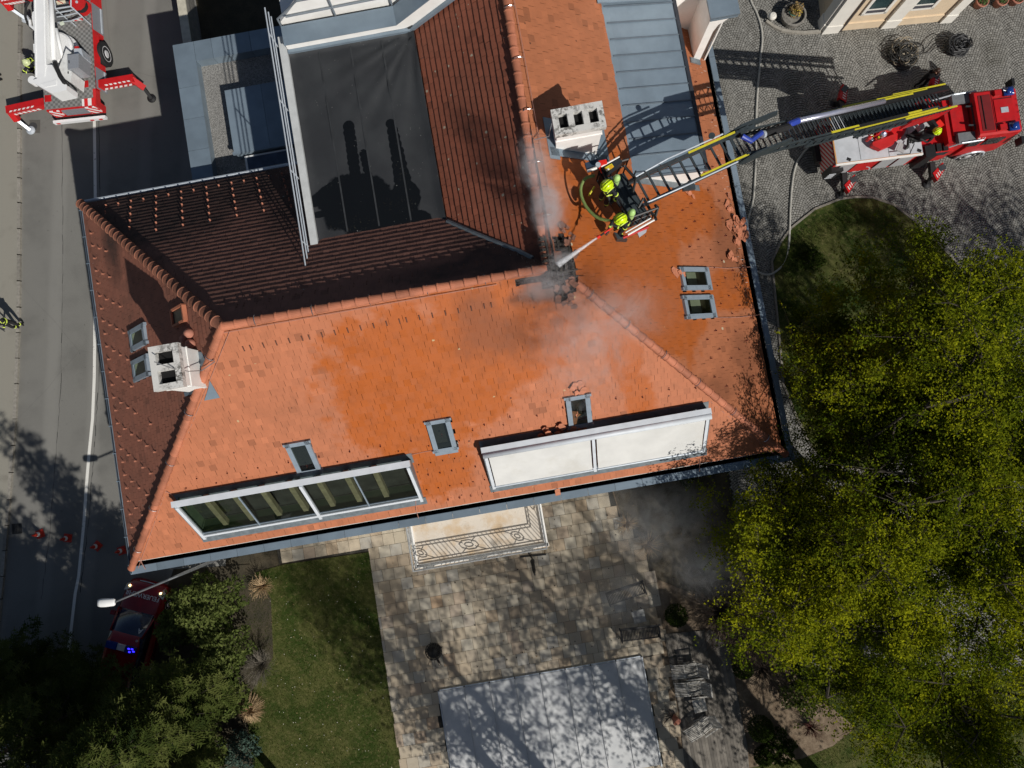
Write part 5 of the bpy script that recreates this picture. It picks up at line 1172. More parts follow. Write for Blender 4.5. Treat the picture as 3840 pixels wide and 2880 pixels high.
bb('rear_bumper', m, [M_bw, M_black, mat('tail_red', (.6, .02, .02), .3)], rb_)
M_orig = M_red
def outr(a, b, foot, zf, nm, st0):
    p, r = BL(a, .98), BL(b, .85); p.z, r.z = .98, .9; d = (r-p).normalized(); m = MB(); m.bar(p, r, .34, .34); m.bar(p-d*.5, p+d*.2, .42, .1, m=0); m.box(p-d*.3+V((0, 0, .24)), (.3, .3, .16))
    o = bb('outrigger', m, M_orig); f = BL(foot, .05); k = r+d*.1+V((0, 0, -.05)); m = MB(); m.bar(r-d*.12+V((0, 0, .1)), k.lerp(V((f.x, f.y, .1)), .45), .26, .24); bb('leg', m, M_orig, o)
    m = MB(); m.bar(k.lerp(V((f.x, f.y, .1)), .4), (f.x, f.y, .08), .13, .13, m=0); m.lathe((f.x, f.y, .02), [(.2, 0), (.2, .04), (.1, .09)], 16, 0); bb('jack', m, M_alu if st0 else M_black, o)
    m = MB(); n = 6; sd = d.cross(V((0, 0, 1))); sd = sd if sd.y < 0 else -sd
    for i in range(n):
        c = p.lerp(r, .22+.74*i/n)+sd*.176; m.loft([[c-d*.07+V((0, 0, -.13)), c+d*.06+V((0, 0, -.13)), c+d*.13+V((0, 0, .0)), c+V((0, 0, .0))], [v+sd*.004 for v in (c-d*.07+V((0, 0, -.13)), c+d*.06+V((0, 0, -.13)), c+d*.13+V((0, 0, .0)), c+V((0, 0, .0)))]])
        t = p.lerp(r, .3+.68*i/n)+V((0, 0, .172)); t2 = sd*.1
        m.loft([[t+t2-d*.07, t+t2+d*.06, t+d*.1+t2*1.68, t-d*.0+t2*1.68], [v+V((0, 0, .004)) for v in (t+t2-d*.07, t+t2+d*.06, t+d*.1+t2*1.68, t-d*.0+t2*1.68)]])
    bb('warning_stripe', m, mat('stripe_white', (.78, .78, .76), .5), o)
outr(q(0, 0, 830, 745), q(0, 0, 1170, 690), q(0, 0, 1310, 850), 0, 'r', False)
outr(q(0, 0, 400, 890), q(0, 0, 80, 965), q(0, 0, 265, 1125), 0, 'l', True)
outr(q(0, 0, 260, -40), q(0, 0, 20, 10), q(0, 0, 215, 160), 0, 'f', True)
m = MB(); m.box((1.13, .3, 1.15), (.13, .8, .34)); bb('rear_frame', m, M_red, rb_)
# turntable, boom, cabinet, hoses
def bz(x, y, z): return BL(cD(x, y), z)
m = MB(); c = bz(860, 720, 1.7); m.lathe((c.x, c.y, 1.31), [(.78, 0), (.78, .2), (.7, .28), (.7, .5), (.62, .55)], 28); tt2 = bb('turntable', m, M_bw)
m = MB(); m.lathe((c.x, c.y, 1.3), [(.84, 0), (.84, .06)], 28); bb('ring', m, M_black, tt2)
a0, a1 = bz(665, 1180, 2.35), bz(640, -260, 2.6); m = MB(); d = (a1-a0).normalized()
m.bar(a0, a1, .5, .52); m.bar(a0+V((-.2, 0, .27)), a1+V((-.2, 0, .27)), .03, .03); m.bar(a0+V((.17, 0, .27)), a1+V((.17, 0, .27)), .05, .03)
p = bz(500, 300, 2.4); bm = bb('boom', m, M_bw)
e = [bz(*x, 2.62) for x in ((545, 1085), (590, 960), (770, 960), (850, 1110), (990, 1260), (985, 1335), (760, 1385), (600, 1290), (500, 1230), (495, 1180), (550, 1160))]
m = MB(); m.loft([[v-V((0, 0, .75)) for v in e], e]); ta_ = [bz(*x, 2.64) for x in ((600, 1240), (830, 1180), (835, 1255), (670, 1290))]; m.loft([[v-V((0, 0, .02)) for v in ta_], ta_]); m.box(bz(835, 1335, 2.3)+V((0, -.02, 0)), (.09, .02, .07), m=1); m.lathe(bz(540, 1230, 2.2), [(.17, 0), (.17, .3)], 18)
bb('boom_head', m, [M_bw, M_black], bm)
m = MB(); m.tube([bz(800, 900, 2.3), bz(745, -200, 2.75)], .1, 10); m.tube([bz(930, 890, 2.0), bz(830, 420, 2.4)], .075, 10); bb('lift_cylinder', m, M_bw, bm, True)
m = MB(); e = [bz(*x, 2.4) for x in ((470, 250), (480, 180), (560, 120), (560, 430), (500, 430))]; m.loft([[v-V((0, 0, .7)) for v in e], e]); m.tube([bz(440, 300, 2.2), bz(450, 380, 2.2), bz(520, 440, 2.2), bz(560, 440, 2.2)], .06, 8); m.box(bz(550, 740, 2.2), (.12, .4, .3)); bb('boom_bracket', m, M_bw, bm)
m = MB(); m.tube([bz(810, 930, 2.55), bz(840, 1010, 2.6), bz(890, 1130, 2.62), bz(950, 1220, 2.6), bz(1010, 1280, 2.5)], .085, 10); bb('hose_bundle', m, M_rubber, bm); m = MB(); m.tube([bz(430, 20, 2.4), bz(385, 100, 2.3), bz(375, 250, 2.2), bz(410, 350, 2.1), bz(470, 420, 2.1), bz(545, 445, 2.1)], .05, 8); bb('hose_bundle', m, M_rubber, bm)
e = [bz(*x, 2.3) for x in ((985, 720), (1055, 780), (885, 1070), (1050, 1230), (1000, 1240), (860, 1010), (870, 960))]
m = MB(); e2 = [bz(*x, 2.35) for x in ((980, 715), (1050, 775), (1005, 830), (1000, 1030), (1065, 1060), (1050, 1225), (950, 1160), (870, 1010))]; m.loft([[v-V((0, 0, .9)) for v in e2], e2]); m.box(bz(1010, 1075, 2.36), (.05, .09, .012), m=1); bb('turret_cheek', m, [mat('pale_white', (.68, .69, .68), .5), M_black], tt2)
e = [bz(*x, 2.5) for x in ((1000, 815), (1165, 790), (1165, 1000), (1005, 1025))]; m = MB(); m.loft([[v-V((0, 0, .85)) for v in e], e]); p = bz(1022, 915, 2.51); m.box((p.x, p.y, 2.507), (.03, .12, .02), m=1); p = bz(1260, 960, 1.9); m.box((p.x-.04, p.y, 1.95), (.02, .22, .3), m=2); bb('control_cabinet', m, [M_plate, M_black, mat('badge_blue', (.03, .15, .5), .5)], tt2)
e = [bz(*x, 2.2) for x in ((1095, 720), (1200, 715), (1235, 840), (1180, 860), (1100, 790))]; m = MB(); m.loft([[v-V((0, 0, .6)) for v in e], e]); p = bz(1130, 700, 2.2); m.box((p.x, p.y, 2.15), (.16, .1, .1), m=1); bb('motor_box', m, [M_alu, M_redd], tt2); m = MB(); p = bz(1090, 1110, 1.5); m.box((p.x, p.y, 1.4), (.16, .2, .14), .5, 1); bb('warning_lamp', m, [M_alu, M_redd], tt2)
m = MB(); 
for x0, x1, y in ((850, 1060, 110), (900, 1100, 215), (830, 1040, 310), (1000, 1230, 260)): pass
F0 = [bz(*x, 1.95) for x in ((800, 310), (1030, 300), (1215, 260), (1055, 95), (850, 130))]
ck = [bz(820, 130, 2.2), bz(1050, 95, 2.2), bz(1220, 250, 1.9), bz(1040, 310, 1.7), bz(860, 330, 1.5)]
for i in range(len(ck)-1): m.tube([ck[i], ck[i+1]], .03, 6)
for t in (.3, .6): m.tube([ck[0].lerp(ck[4], t), ck[1].lerp(ck[3], t)], .025, 6); m.tube([ck[1].lerp(ck[2], t), ck[0].lerp(ck[3], t)], .025, 6)
for v in ck+[bz(800, -60, 2.3), bz(1050, -60, 2.3)]: m.tube([v, V((v.x, v.y, 1.3))], .03, 6)
m.tube([ck[0], bz(800, -60, 2.3)], .03, 6); m.tube([ck[1], bz(1050, -60, 2.3)], .03, 6)
cg = bb('work_cage', m, M_alu)
m = MB(); e = [bz(*x, 1.75) for x in ((800, 20), (1040, 20), (1040, 90), (800, 130))]; m.loft([[v-V((0, 0, .3)) for v in e], e]); e = [bz(*x, 1.4) for x in ((800, 170), (900, 180), (1000, 290), (820, 310))]; m.loft([[v-V((0, 0, .05)) for v in e], e]); bb('cage_floor', m, mat('cage_grey', (.16, .165, .17), .5, .1, 10, metal=.3), cg)
m = MB(); e = [bz(*x, 2.3) for x in ((825, 15), (960, 0), (970, 40), (850, 65))]; m.loft([[v-V((0, 0, .03)) for v in e], e]); p = bz(895, 32, 2.31); m.box((p.x, p.y, 2.312), (.28, .03, .01), -.6, 1); p = bz(920, 345, 1.6); m.box((p.x, p.y, 1.6), (.18, .13, .06), .3, 2); m.box(bz(1140, 290, 1.5), (.48, .05, .12), m=3); bb('cage_sign', m, [mat('sign_cream', (.7, .62, .45), .6), M_redd, mat('pale_green', (.6, .66, .55), .5), M_chevx], cg)
p = bz(1180, 70, 1.85); m = MB(); m.lathe((p.x, p.y, 1.55), [(.36, 0), (.36, .06), (.12, .07), (.12, .42), (.36, .43), (.36, .5)], 10); m.lathe((p.x, p.y, 1.55), [(.26, .1), (.28, .14), (.28, .36), (.26, .4)], 18, 1); m.lathe((p.x, p.y, 1.32), [(.1, 0), (.06, .75)], 12, 2); bb('hose_reel', m, [M_redd, M_rubber, M_alu])
m = MB(); m.loft([[V((-1.15, y, .6)), V((1.15, y, .6)), V((1.15, y, 1.9)), V((1.0, y, 2.75 if y < 9 else 2.1)), V((-1.0, y, 2.75 if y < 9 else 2.1)), V((-1.15, y, 1.9))] for y in (7.1, 8.8, 9.15)]); cb = bb('cab', m, M_red)
m = MB(); m.box((0, 9.02, 2.35), (1.9, .4, .5)); bb('windscreen', m, mat('cab_glass', (.01, .012, .015)), cb)

# ------------------------------------------------------------------ red command car
fc = P(q(0, 3, 1285, 55), .7); hd = math.radians(66); dv = V((math.cos(hd), math.sin(hd), 0)); co = fc-dv*2.25
car = thing('command_car', 'dark red fire command car with blue light bar parked half under the bushes', 'car', (co.x, co.y, 0), hd)
RC = Matrix.Rotation(hd, 3, 'Z')
def cl_(name, mb, mt, parent=None, smooth=False): return local(mb, name, mt, parent or car, smooth)
def sect(x, w, z0, z1, rnd=.12, tw=.82):
    return [V((x, -w, z0)), V((x, -w*1.02, (z0+z1)*.55)), V((x, -w*.97, z1-rnd)), V((x, -w*tw, z1)), V((x, 0, z1+.025)), V((x, w*tw, z1)), V((x, w*.97, z1-rnd)), V((x, w*1.02, (z0+z1)*.55)), V((x, w, z0))]
m = MB(); m.loft([sect(2.25, .55, .35, .62), sect(2.18, .78, .28, .74), sect(2.0, .87, .25, .82), sect(1.5, .91, .25, .92), sect(1.0, .92, .25, 1.0), sect(.2, .92, .25, 1.02), sect(-1.6, .92, .25, 1.04), sect(-2.1, .88, .28, 1.0), sect(-2.25, .75, .35, .9)])
M_carred = mat('car_red', (.2, .008, .011), .22, .05, 2, spec=.6)
cbod = cl_('body', m, M_carred, None, True)
m = MB(); m.loft([[V((x, -w, z)), V((x, -w*.82, z2)), V((x, 0, z2+.02)), V((x, w*.82, z2)), V((x, w, z))] for x, w, z, z2 in ((1.05, .82, .98, 1.0), (.15, .86, 1.0, 1.45), (-1.2, .86, 1.0, 1.5), (-2.1, .8, .98, 1.35), (-2.22, .78, .95, 1.05))]); cl_('cabin_glass', m, mat('car_glass', (.012, .02, .05), .05, .1, 2, spec=.9), None, True)
m = MB(); m.loft([[V((x, -w, z-.03)), V((x, -w*.8, z)), V((x, 0, z+.02)), V((x, w*.8, z)), V((x, w, z-.03))] for x, w, z in ((.2, .68, 1.46), (-.3, .72, 1.5), (-1.2, .73, 1.52), (-2.05, .68, 1.4))]); 
for sy in (-1, 1): m.bar((1.05, sy*.83, 1.0), (.15, sy*.7, 1.45), .07, .05)
cl_('roof', m, M_carred, None, True)
m = MB(); m.box((2.21, 0, .6), (.05, .7, .16)); m.tube([(2.24, -.38, .7), (2.26, 0, .71), (2.24, .38, .7)], .02, 6, 1); cl_('grille', m, [M_black, M_alu])
for sy in (-1, 1):
    m = MB(); m.loft([[V((2.13, sy*.45, .73)), V((2.2, sy*.55, .66)), V((1.98, sy*.86, .74)), V((1.72, sy*.88, .86)), V((1.85, sy*.66, .865))], [V((2.15, sy*.45, .75)), V((2.22, sy*.55, .68)), V((2.0, sy*.88, .76)), V((1.74, sy*.895, .88)), V((1.87, sy*.66, .885))]]); h = cl_('headlight', m, mat('lamp_glass', (.3, .33, .36), .1, .2, 10, spec=.8))
    m = MB(); m.lathe((1.97, sy*.7, .8), [(.05, 0), (.045, .06), (.01, .07)], 12); cl_('lamp', m, emit('lamp_glow', (1.0, .75, .35), 5), h)
    m = MB(); m.box((.75, sy*1.0, 1.02), (.16, .2, .13)); cl_('mirror', m, M_carred)
    for x in (1.4, -1.4): wheel(car, (x, sy*.82, .33), .33, .22)
m = MB(); m.box((-.35, 0, 1.56), (.24, .34, .1)); lb_ = cl_('light_bar', m, mat('bar_white', (.5, .52, .55), .4))
for sy in (-1, 1):
    m = MB(); m.box((-.35, sy*.42, 1.57), (.28, .46, .11)); b_ = cl_('blue_light', m, M_blue, lb_)
m = MB()
for x, y in ((-.28, -.5), (-.36, -.58), (-.3, -.36), (-.42, -.42)): m.box((x, y, 1.63), (.05, .09, .02))
cl_('beacon', m, emit('beacon_glow', (.03, .02, 1.0), 4), lb_)
M_let = mat('lettering_white', (.62, .64, .66), .5)
def rotm(pos, ang, tilt): return Matrix.Translation(pos) @ Matrix.Rotation(ang, 4, 'Z') @ Matrix.Rotation(tilt, 4, 'X')
textmesh('FEUERWEHR', .27, M_let, 'lettering', car, rotm((1.72, 0, .935), math.pi/2, -.0) @ Matrix.Rotation(.16, 4, 'X'))
textmesh('A', .3, M_let, 'lettering', car, rotm((.42, -.5, 1.36), math.pi/2, .48))
textmesh('°', .3, M_let, 'lettering', car, rotm((.12, -.53, 1.46), math.pi/2, .3))

# ------------------------------------------------------------------ street lamp, cones
la_ = P((430, 2258), 6.0); lp_ = P((655, 2164), 6.0); lh0 = P((365, 2262), 6.02)
lamp = thing('street_lamp', 'grey street lamp arm with white head hanging over the red car', 'street lamp', (lp_.x, lp_.y, 0))
m = MB(); m.tube([(lp_.x, lp_.y, 0), (lp_.x, lp_.y, 5.4), lp_.lerp(la_, .06)-V((0, 0, .1))], [.075, .055, .045], 10); m.build('pole', mat('pole_grey', (.16, .17, .18), .5, .15, 6, metal=.4), lamp)
m = MB(); m.tube([lp_.lerp(la_, .0)-V((0, 0, .2)), lp_.lerp(la_, .1), la_], [.05, .045, .035], 10); m.build('arm', mat('pole_grey', (.16, .17, .18)), lamp)
m = MB(); d = (lh0-la_).normalized(); s_ = d.cross(V((0, 0, 1))).normalized()
rings = []
for t, w, hh in ((-.02, .10, .04), (.03, .13, .06), (.3, .15, .09), (.5, .145, .08), (.6, .12, .05)):
    p = la_+d*t; rings.append([p+s_*w*math.cos(2*math.pi*k/10+.31)*1.05+V((0, 0, hh*math.sin(2*math.pi*k/10+.31))) for k in range(10)])
m.loft(rings); m.build('lamp_head', mat('lamp_white', (.82, .83, .82), .4, .02, 3), lamp, True)
M_cone = mat('cone_orange', (.5, .035, .018), .5, .08, 6)
cone0 = None
for i, (px, lb) in enumerate(((q(0, 2, 350, 1295), 'orange traffic cone furthest from the house, leftmost of four'), (q(0, 2, 588, 1330), 'orange traffic cone second from the left of four'), (q(0, 2, 843, 1398), 'orange traffic cone just right of the white road line'), (q(0, 2, 1055, 1438), 'orange traffic cone nearest the house gutter, rightmost of four'))):
    b = P(px)
    if cone0 is None:
        cone0 = thing('traffic_cone', lb, 'traffic cone', (b.x, b.y, 0), .2, 'traffic cones across the shaded street')
        m = MB(); m.box((0, 0, .02), (.36, .36, .04)); m.lathe((0, 0, .04), [(.14, 0), (.11, .14)], 16); m.lathe((0, 0, .04), [(.083, .26), (.055, .38)], 16); m.lathe((0, 0, .04), [(.052, .38), (.028, .5), (.02, .51)], 16); local(m, 'cone', M_cone, cone0)
        m = MB(); m.lathe((0, 0, .04), [(.11, .14), (.083, .26)], 16); local(m, 'white_band', mat('cone_white', (.75, .74, .72), .5), cone0)
    else: dup(cone0, (b.x, b.y, 0), .3+i, lb)
# people on the ground
hp_ = P(cD(345, 890), 1.72); b = V((hp_.x-.1, hp_.y, 0))
t, J = figure('person', 'firefighter in pale helmet working the boom truck controls at its side', b, (.8, -.45), 1.75, lean=(.12, -.05), hands=(P(cD(500, 930), 1.25), P(cD(430, 1070), 1.2)))
fire_kit(t, J, mat('helmet_pale', (.62, .68, .38), .35), False)
hp_ = P(q(0, 1, -20, 1100), 1.7); b = V((hp_.x-.12, hp_.y, .12))
t, J = figure('person', 'firefighter in dark gear on the pavement at the left picture edge', b, (.35, -.9), 1.76, lean=(.02, -.1), hands=(P(q(0, 1, 40, 1215), 1.0), P(q(0, 1, 5, 1180), 1.1)))
fire_kit(t, J, mat('helmet_dark', (.03, .03, .035), .3, .1, 3), False)
b = P(q(0, 0, 2, 675), .12)
t, J = figure('person', 'person on the pavement of whom only dark shoes enter the picture', b, (1, .1), 1.75)
hp_ = P(q(3, 0, 1470, 590), 1.58); b = V((hp_.x-.06, hp_.y-.02, 0))
t, J = figure('person', 'person in black clothes with long brown hair beside the cable heaps', b, (-.55, -.83), 1.68, lean=(.02, -.05), hands=(P(q(3, 0, 1420, 625), 1.05), P(q(3, 0, 1440, 640), 1.02)), mats=[M_tshirt, M_trou, M_skin, M_boot, M_skin], bare=True)
m = MB(); rg = random.Random(8); hc = J['hd']; m.ball(hc+J['up']*.03-J['f']*.03, .115, .105, .125, 14, 0, Matrix((J['f'], J['s'], J['up'])).transposed())
for i in range(26):
    a = -2.2+4.4*i/25; p = hc-J['f']*.1*math.cos(a)+J['s']*.105*math.sin(a)+J['up']*.06; m.tube([p, p-J['up']*.14-J['f']*.02, p-J['up']*.3-J['f']*.03], [.022, .024, .008], 5)
m.build('hair', M_hair, t, True)

# ------------------------------------------------------------------ cable heaps and hoses on the cobbles
def coil(name, px, r, n, mt, lab, seed, messy, hh):
    c = P(px); rg = random.Random(seed); m = MB()
    for i in range(n):
        rr = r*rg.uniform(.45, 1.0); z = .03+hh*(i/n)*rg.uniform(.7, 1.0); ox, oy = rg.gauss(0, r*messy), rg.gauss(0, r*messy); tl = rg.uniform(-.35, .35)*(.4+messy); ph = rg.uniform(0, 6.3); sx = rg.uniform(.6, 1)
        pts_ = [(c.x+ox+rr*math.cos(t*.4+ph), c.y+oy+rr*sx*math.sin(t*.4+ph)+.02*math.sin(t*1.7+i), max(.02, z+tl*rr*math.sin(t*.4))) for t in range(rg.choice((12, 16, 17)))]
        m.tube(pts_, rg.uniform(.016, .028), 5, rg.choice((0, 0, 1)) if len(mt) > 1 else 0)
    tag(m.build(name, mt), lab, 'cable coil'); return c
c1 = coil('cable_heap', q(3, 0, 1150, 500), .46, 70, [mat('cable_dark', (.03, .03, .028), .6, .2, 8), mat('cable_tan', (.25, .21, .15), .6, .2, 8)], 'messy heap of dark and tan cables left of the person in black', 3, .42, .55)
c2 = coil('cable_coil', q(3, 0, 1610, 420), .44, 90, [mat('cable_black', (.022, .023, .025), .5, .2, 8), mat('cable_grey', (.05, .052, .056), .5, .2, 8)], 'neat round coil of black cable near the cream building', 4, .16, .5)
m = MB(); m.tube([P(q(3, 0, *x), .25) for x in ((1560, 320), (1480, 300), (1420, 340), (1380, 400), (1320, 450), (1270, 468))], .02, 5); m.tube([P(q(3, 0, *x), .1) for x in ((1540, 340), (1450, 390), (1400, 450), (1350, 465))], .02, 5); tag(m.build('loose_cable', M_black), 'loose black cable ends trailing left from the round coil', 'cable')
hpx = [q(2, 0, 2040, -160), q(2, 0, 2062, 0), q(2, 0, 2110, 100), q(2, 0, 2150, 220), q(2, 0, 2163, 340), q(2, 0, 2150, 470), q(2, 0, 2138, 620), q(2, 0, 2122, 780), q(2, 0, 2112, 950), q(2, 0, 2108, 1150), q(2, 0, 2108, 1350), q(2, 0, 2098, 1550), q(2, 0, 2085, 1720), q(2, 1, 2055, 180), q(2, 1, 2035, 280), q(2, 1, 2030, 450), q(2, 1, 2060, 610), q(2, 1, 2105, 675), q(2, 1, 2150, 703), q(2, 1, 2212, 715), q(3, 1, 60, 692), q(3, 1, 115, 645), q(3, 1, 155, 570), q(3, 1, 178, 470), q(3, 1, 186, 330), q(3, 1, 192, 160), q(3, 1, 202, 0), q(3, 0, 208, 1600), q(3, 0, 222, 1500), q(3, 0, 248, 1410), q(3, 0, 292, 1340), q(3, 0, 345, 1280), q(3, 0, 420, 1225), q(3, 0, 470, 1190)]
P3 = [P(p, .05) for p in hpx]
def smooth_path(ps, n=4):
    out = []
    for i in range(len(ps)-1):
        a, b, c, d = ps[max(i-1, 0)], ps[i], ps[i+1], ps[min(i+2, len(ps)-1)]
        for k in range(n):
            t = k/n; out.append(.5*((2*b)+(c-a)*t+(2*a-5*b+4*c-d)*t*t+(3*b-a-3*c+d)*t**3))
    return out+[ps[-1]]
M_hose = mat('hose_canvas', (.42, .41, .37), .8, .12, 12)
m = MB(); m.tube(smooth_path(P3), .05, 8); tag(m.build('fire_hose', M_hose, None, True), 'long pale fire hose looping over cobbles beside the house to the truck', 'hose')

# ------------------------------------------------------------------ cream building
ca0, ca1 = P(q(3, 0, 460, 280)), P(q(3, 0, 1600, 175)); cang = math.atan2(ca1.y-ca0.y, ca1.x-ca0.x)
cb_ = thing('cream_building', 'cream building with white pilasters behind the courtyard', 'building', (ca0.x, ca0.y, 0), cang); RCB = Matrix.Rotation(cang, 3, 'Z'); CL = (ca1-ca0).length
def face_pt(px, off=0):
    d = RCB.transposed() @ ray(*px); o = RCB.transposed() @ (O-ca0); t = (-off-o.y)/d.y; return o+d*t
M_cream = mat('cream_render', (.70, .565, .40), .9, .05, 2, dirt=.12, dcol=(.5, .38, .25)); M_creamw = mat('cream_white', (.78, .76, .70), .85, .04, 3, dirt=.1, dcol=(.6, .57, .5))
def cbp(name, mb, mt, parent=None): return local(mb, name, mt, parent or cb_)
m = MB(); m.box((CL/2, 4.0, 3.0), (CL-.1, 7.9, 6.0)); m.box((CL/2, 3.98, .24), (CL-.06, 7.98, .48)); m.box((CL/2, 3.99, .5), (CL-.05, 8.0, .05)); w = cbp('wall', m, M_cream)
pil = [(face_pt(q(3, 0, a, b)).x, face_pt(q(3, 0, c, d)).x) for a, b, c, d in ((460, 280, 600, 268), (980, 220, 1110, 208), (1485, 180, 1585, 172))]
m = MB()
for x0, x1 in pil: m.box(((x0+x1)/2, .0, 3.3), (x1-x0-.06, .16, 5.4)); m.box(((x0+x1)/2, .0, .3), (x1-x0, .22, .6))
m.box((.0, .28, 3.3), (.16, .5, 5.4)); m.box((0, .28, .3), (.22, .55, .6)); cbp('pilaster', m, M_creamw)
for a, b in (((740, 190), (1020, 160)), ((1395, 125), (1670, 100))):
    c = crop(3040, 0, 3.687); p0, p1 = face_pt(c(*a)), face_pt(c(*b)); zb_ = (p0.z+p1.z)/2; xa, xb = p0.x, p1.x
    m = MB(); 
    for x in (xa-.06, xb+.06): m.box((x, .03, zb_+.72), (.14, .1, 1.7))
    m.box(((xa+xb)/2, .03, zb_-.06), (xb-xa+.26, .1, .12)); m.box(((xa+xb)/2, .03, zb_+1.6), (xb-xa+.26, .1, .14)); m.box(((xa+xb)/2, .035, zb_+.22), (xb-xa, .05, .07)); wd = cbp('window', m, M_creamw)
    m = MB(); m.box(((xa+xb)/2, .03, zb_+.07), (xb-xa+.04, .08, .14)); cbp('sill', m, mat('sill_metal', (.12, .12, .14), .4, .1, 5, metal=.4), wd)
    m = MB(); m.box(((xa+xb)/2, .042, zb_+.9), (xb-xa, .03, 1.3)); cbp('pane', m, mat('pane_dark', (.03, .06, .065), .08, .3, 1.5, spec=.7), wd)
m = MB(); x = pil[0][1]+.06; m.tube([(x, -.09, .1), (x, -.09, 6.0)], .05, 8); m.tube([(x+.12, -.04, .5), (x+.12, -.04, 6)], .015, 6, 1); cbp('downpipe', m, [mat('pipe_brown', (.09, .075, .07), .5), M_cream])
m = MB(); m.box((CL/2, 4, 6.08), (CL+.5, 8.5, .16)); cbp('roof', m, M_zinc)
# stone planter, round white ornament, plant bed kerb, flower pots
kp = [P(q(3, 0, *x)) for x in ((-20, 190), (40, 235), (110, 268), (200, 285), (300, 290), (400, 283), (455, 278))]
m = MB()
for i in range(len(kp)-1): m.bar(kp[i]+V((0, 0, .06)), kp[i+1]+V((0, 0, .06)), .12, .14)
tag(m.build('bed_kerb', mat('kerb_pale', (.32, .3, .26), .85, .15, 6)), 'curved pale stone kerb joining the corner of the cream building', 'kerb')
c = P(q(3, 0, 215, 140), .25); pl_ = thing('stone_planter', 'round grey stone planter with withered brown plants by the cream building', 'planter', (c.x, c.y, 0))
m = MB(); m.lathe((c.x, c.y, 0), [(.32, 0), (.5, .1), (.56, .42), (.47, .44), (.44, .3), (.02, .28)], 24); m.build('bowl', mat('planter_stone', (.2, .19, .17), .9, .3, 9, dirt=.4), pl_)
m = MB(); rg = random.Random(12)
for i in range(260):
    a, r = rg.uniform(0, 6.3), rg.uniform(0, .3); p = V((c.x+.05+r*math.cos(a), c.y+.12+r*math.sin(a), .35+rg.uniform(0, .4))); u, v = V((rg.uniform(-1, 1), rg.uniform(-1, 1), rg.uniform(-.4, .6))), V((rg.uniform(-1, 1), rg.uniform(-1, 1), .2)); u = u.normalized()*.05; v = v.normalized()*.03
    m.face([p-u-v, p+u-v, p+u+v, p-u+v], rg.choice((0, 0, 0, 1)), rg.random())
m.build('plant', [mat('dry_leaf', (.22, .15, .06), .9, .3, 20, rnd=.4), mat('yellow_flower', (.6, .45, .04), .9)], pl_)
m = MB(); m.tube([(c.x, c.y+.1, .46)]*1+[(c.x+.2*math.cos(a*.5), c.y+.1+.2*math.sin(a*.5), .45) for a in range(13)], .03, 6); m.build('planter_ring', mat('teal_ring', (.03, .12, .09), .6), pl_)
c = P(q(3, 0, 38, 140), .4); m = MB(); m.lathe((c.x, c.y, 0), [(.05, 0), (.05, .3), (.17, .34), (.185, .42), (.15, .5), (.08, .54), (.07, .53), (.04, .56), (.01, .56)], 20); tag(m.build('garden_light', mat('white_ceramic', (.72, .70, .64), .5, .06, 8), None, True), 'small round white garden ornament left of the stone planter', 'ornament')
pot0 = None
for px, lb in ((q(3, 0, 1840, 20), 'terracotta flower pot nearest the cream building corner'), (q(3, 0, 2010, 10), 'terracotta flower pot in the middle of the three'), (q(3, 0, 2145, -8), 'terracotta flower pot at the right picture corner')):
    b = P(px, .3)
    if pot0 is None:
        pot0 = thing('flower_pot', lb, 'flower pot', (b.x, b.y, 0), 0, 'flower pots by the cream building'); m = MB(); m.lathe((0, 0, 0), [(.17, 0), (.24, .36), (.28, .37), (.28, .45), (.25, .45), (.23, .4), (.01, .38)], 22); local(m, 'pot', mat('terracotta', (.45, .19, .13)), pot0, True)
        m = MB(); rg = random.Random(2)
        for i in range(160):
            a, r = rg.uniform(0, 6.3), .2*math.sqrt(rg.random()); p = V((r*math.cos(a), r*math.sin(a), .42+rg.uniform(0, .12))); u = V((rg.uniform(-1, 1), rg.uniform(-1, 1), .3)).normalized()*.05; v = V((-u.y, u.x, .02)); m.face([p-u, p+v*.4, p+u, p-v*.4], 0, rg.random())
        local(m, 'plant', mat('pot_leaf', (.05, .1, .02), .8, .3, 10, rnd=.4), pot0)
    else: dup(pot0, (b.x, b.y, 0), 1.3, lb)
# ------------------------------------------------------------------ terrace: pool cover, furniture, pots
M_poolc = G('pool_cover'); g = M_poolc; p_ = g.pos(); n_ = g.noise(1.5, 6, .65, p_); st_ = g.n('SeparateXYZ', p_)
dr = g.math('MULTIPLY', g.step(g.noise(5, 6, .75, p_), .6, .68), g.blobs([(*P((x, y), .1).xy, rx, ry, .0) for x, y, rx, ry in ((2290, 2590, .16, 1.2), (2390, 2560, .2, 1.0), (2400, 2690, .16, .8), (2210, 2700, .08, .7), (1735, 2710, .1, .6), (2440, 2800, .25, .4), (1815, 2740, .1, .6))], .6, 1.5, .4))
c_ = g.mix(g.step(n_, .35, .7), (.60, .61, .61), (.50, .515, .525)); c_ = g.mix(g.math('MULTIPLY', dr, .9), c_, (.06, .058, .055)); c_ = g.mix(g.math('MULTIPLY', g.step(g.noise(26, 3, .7, p_), .74, .76), .7), c_, (.12, .11, .1)); g.principled(c_, .6, 0, .35, n_, .1, .02)
pc = thing('pool_cover', 'white slatted winter cover stretched over the pool', 'pool cover', ((pool[0]+pool[1])/2, -13, 0))
m = MB(); nx, ny = 64, 30; gr = []
ribs = [pool[0]+(pool[1]-pool[0])*i/8 for i in range(9)]
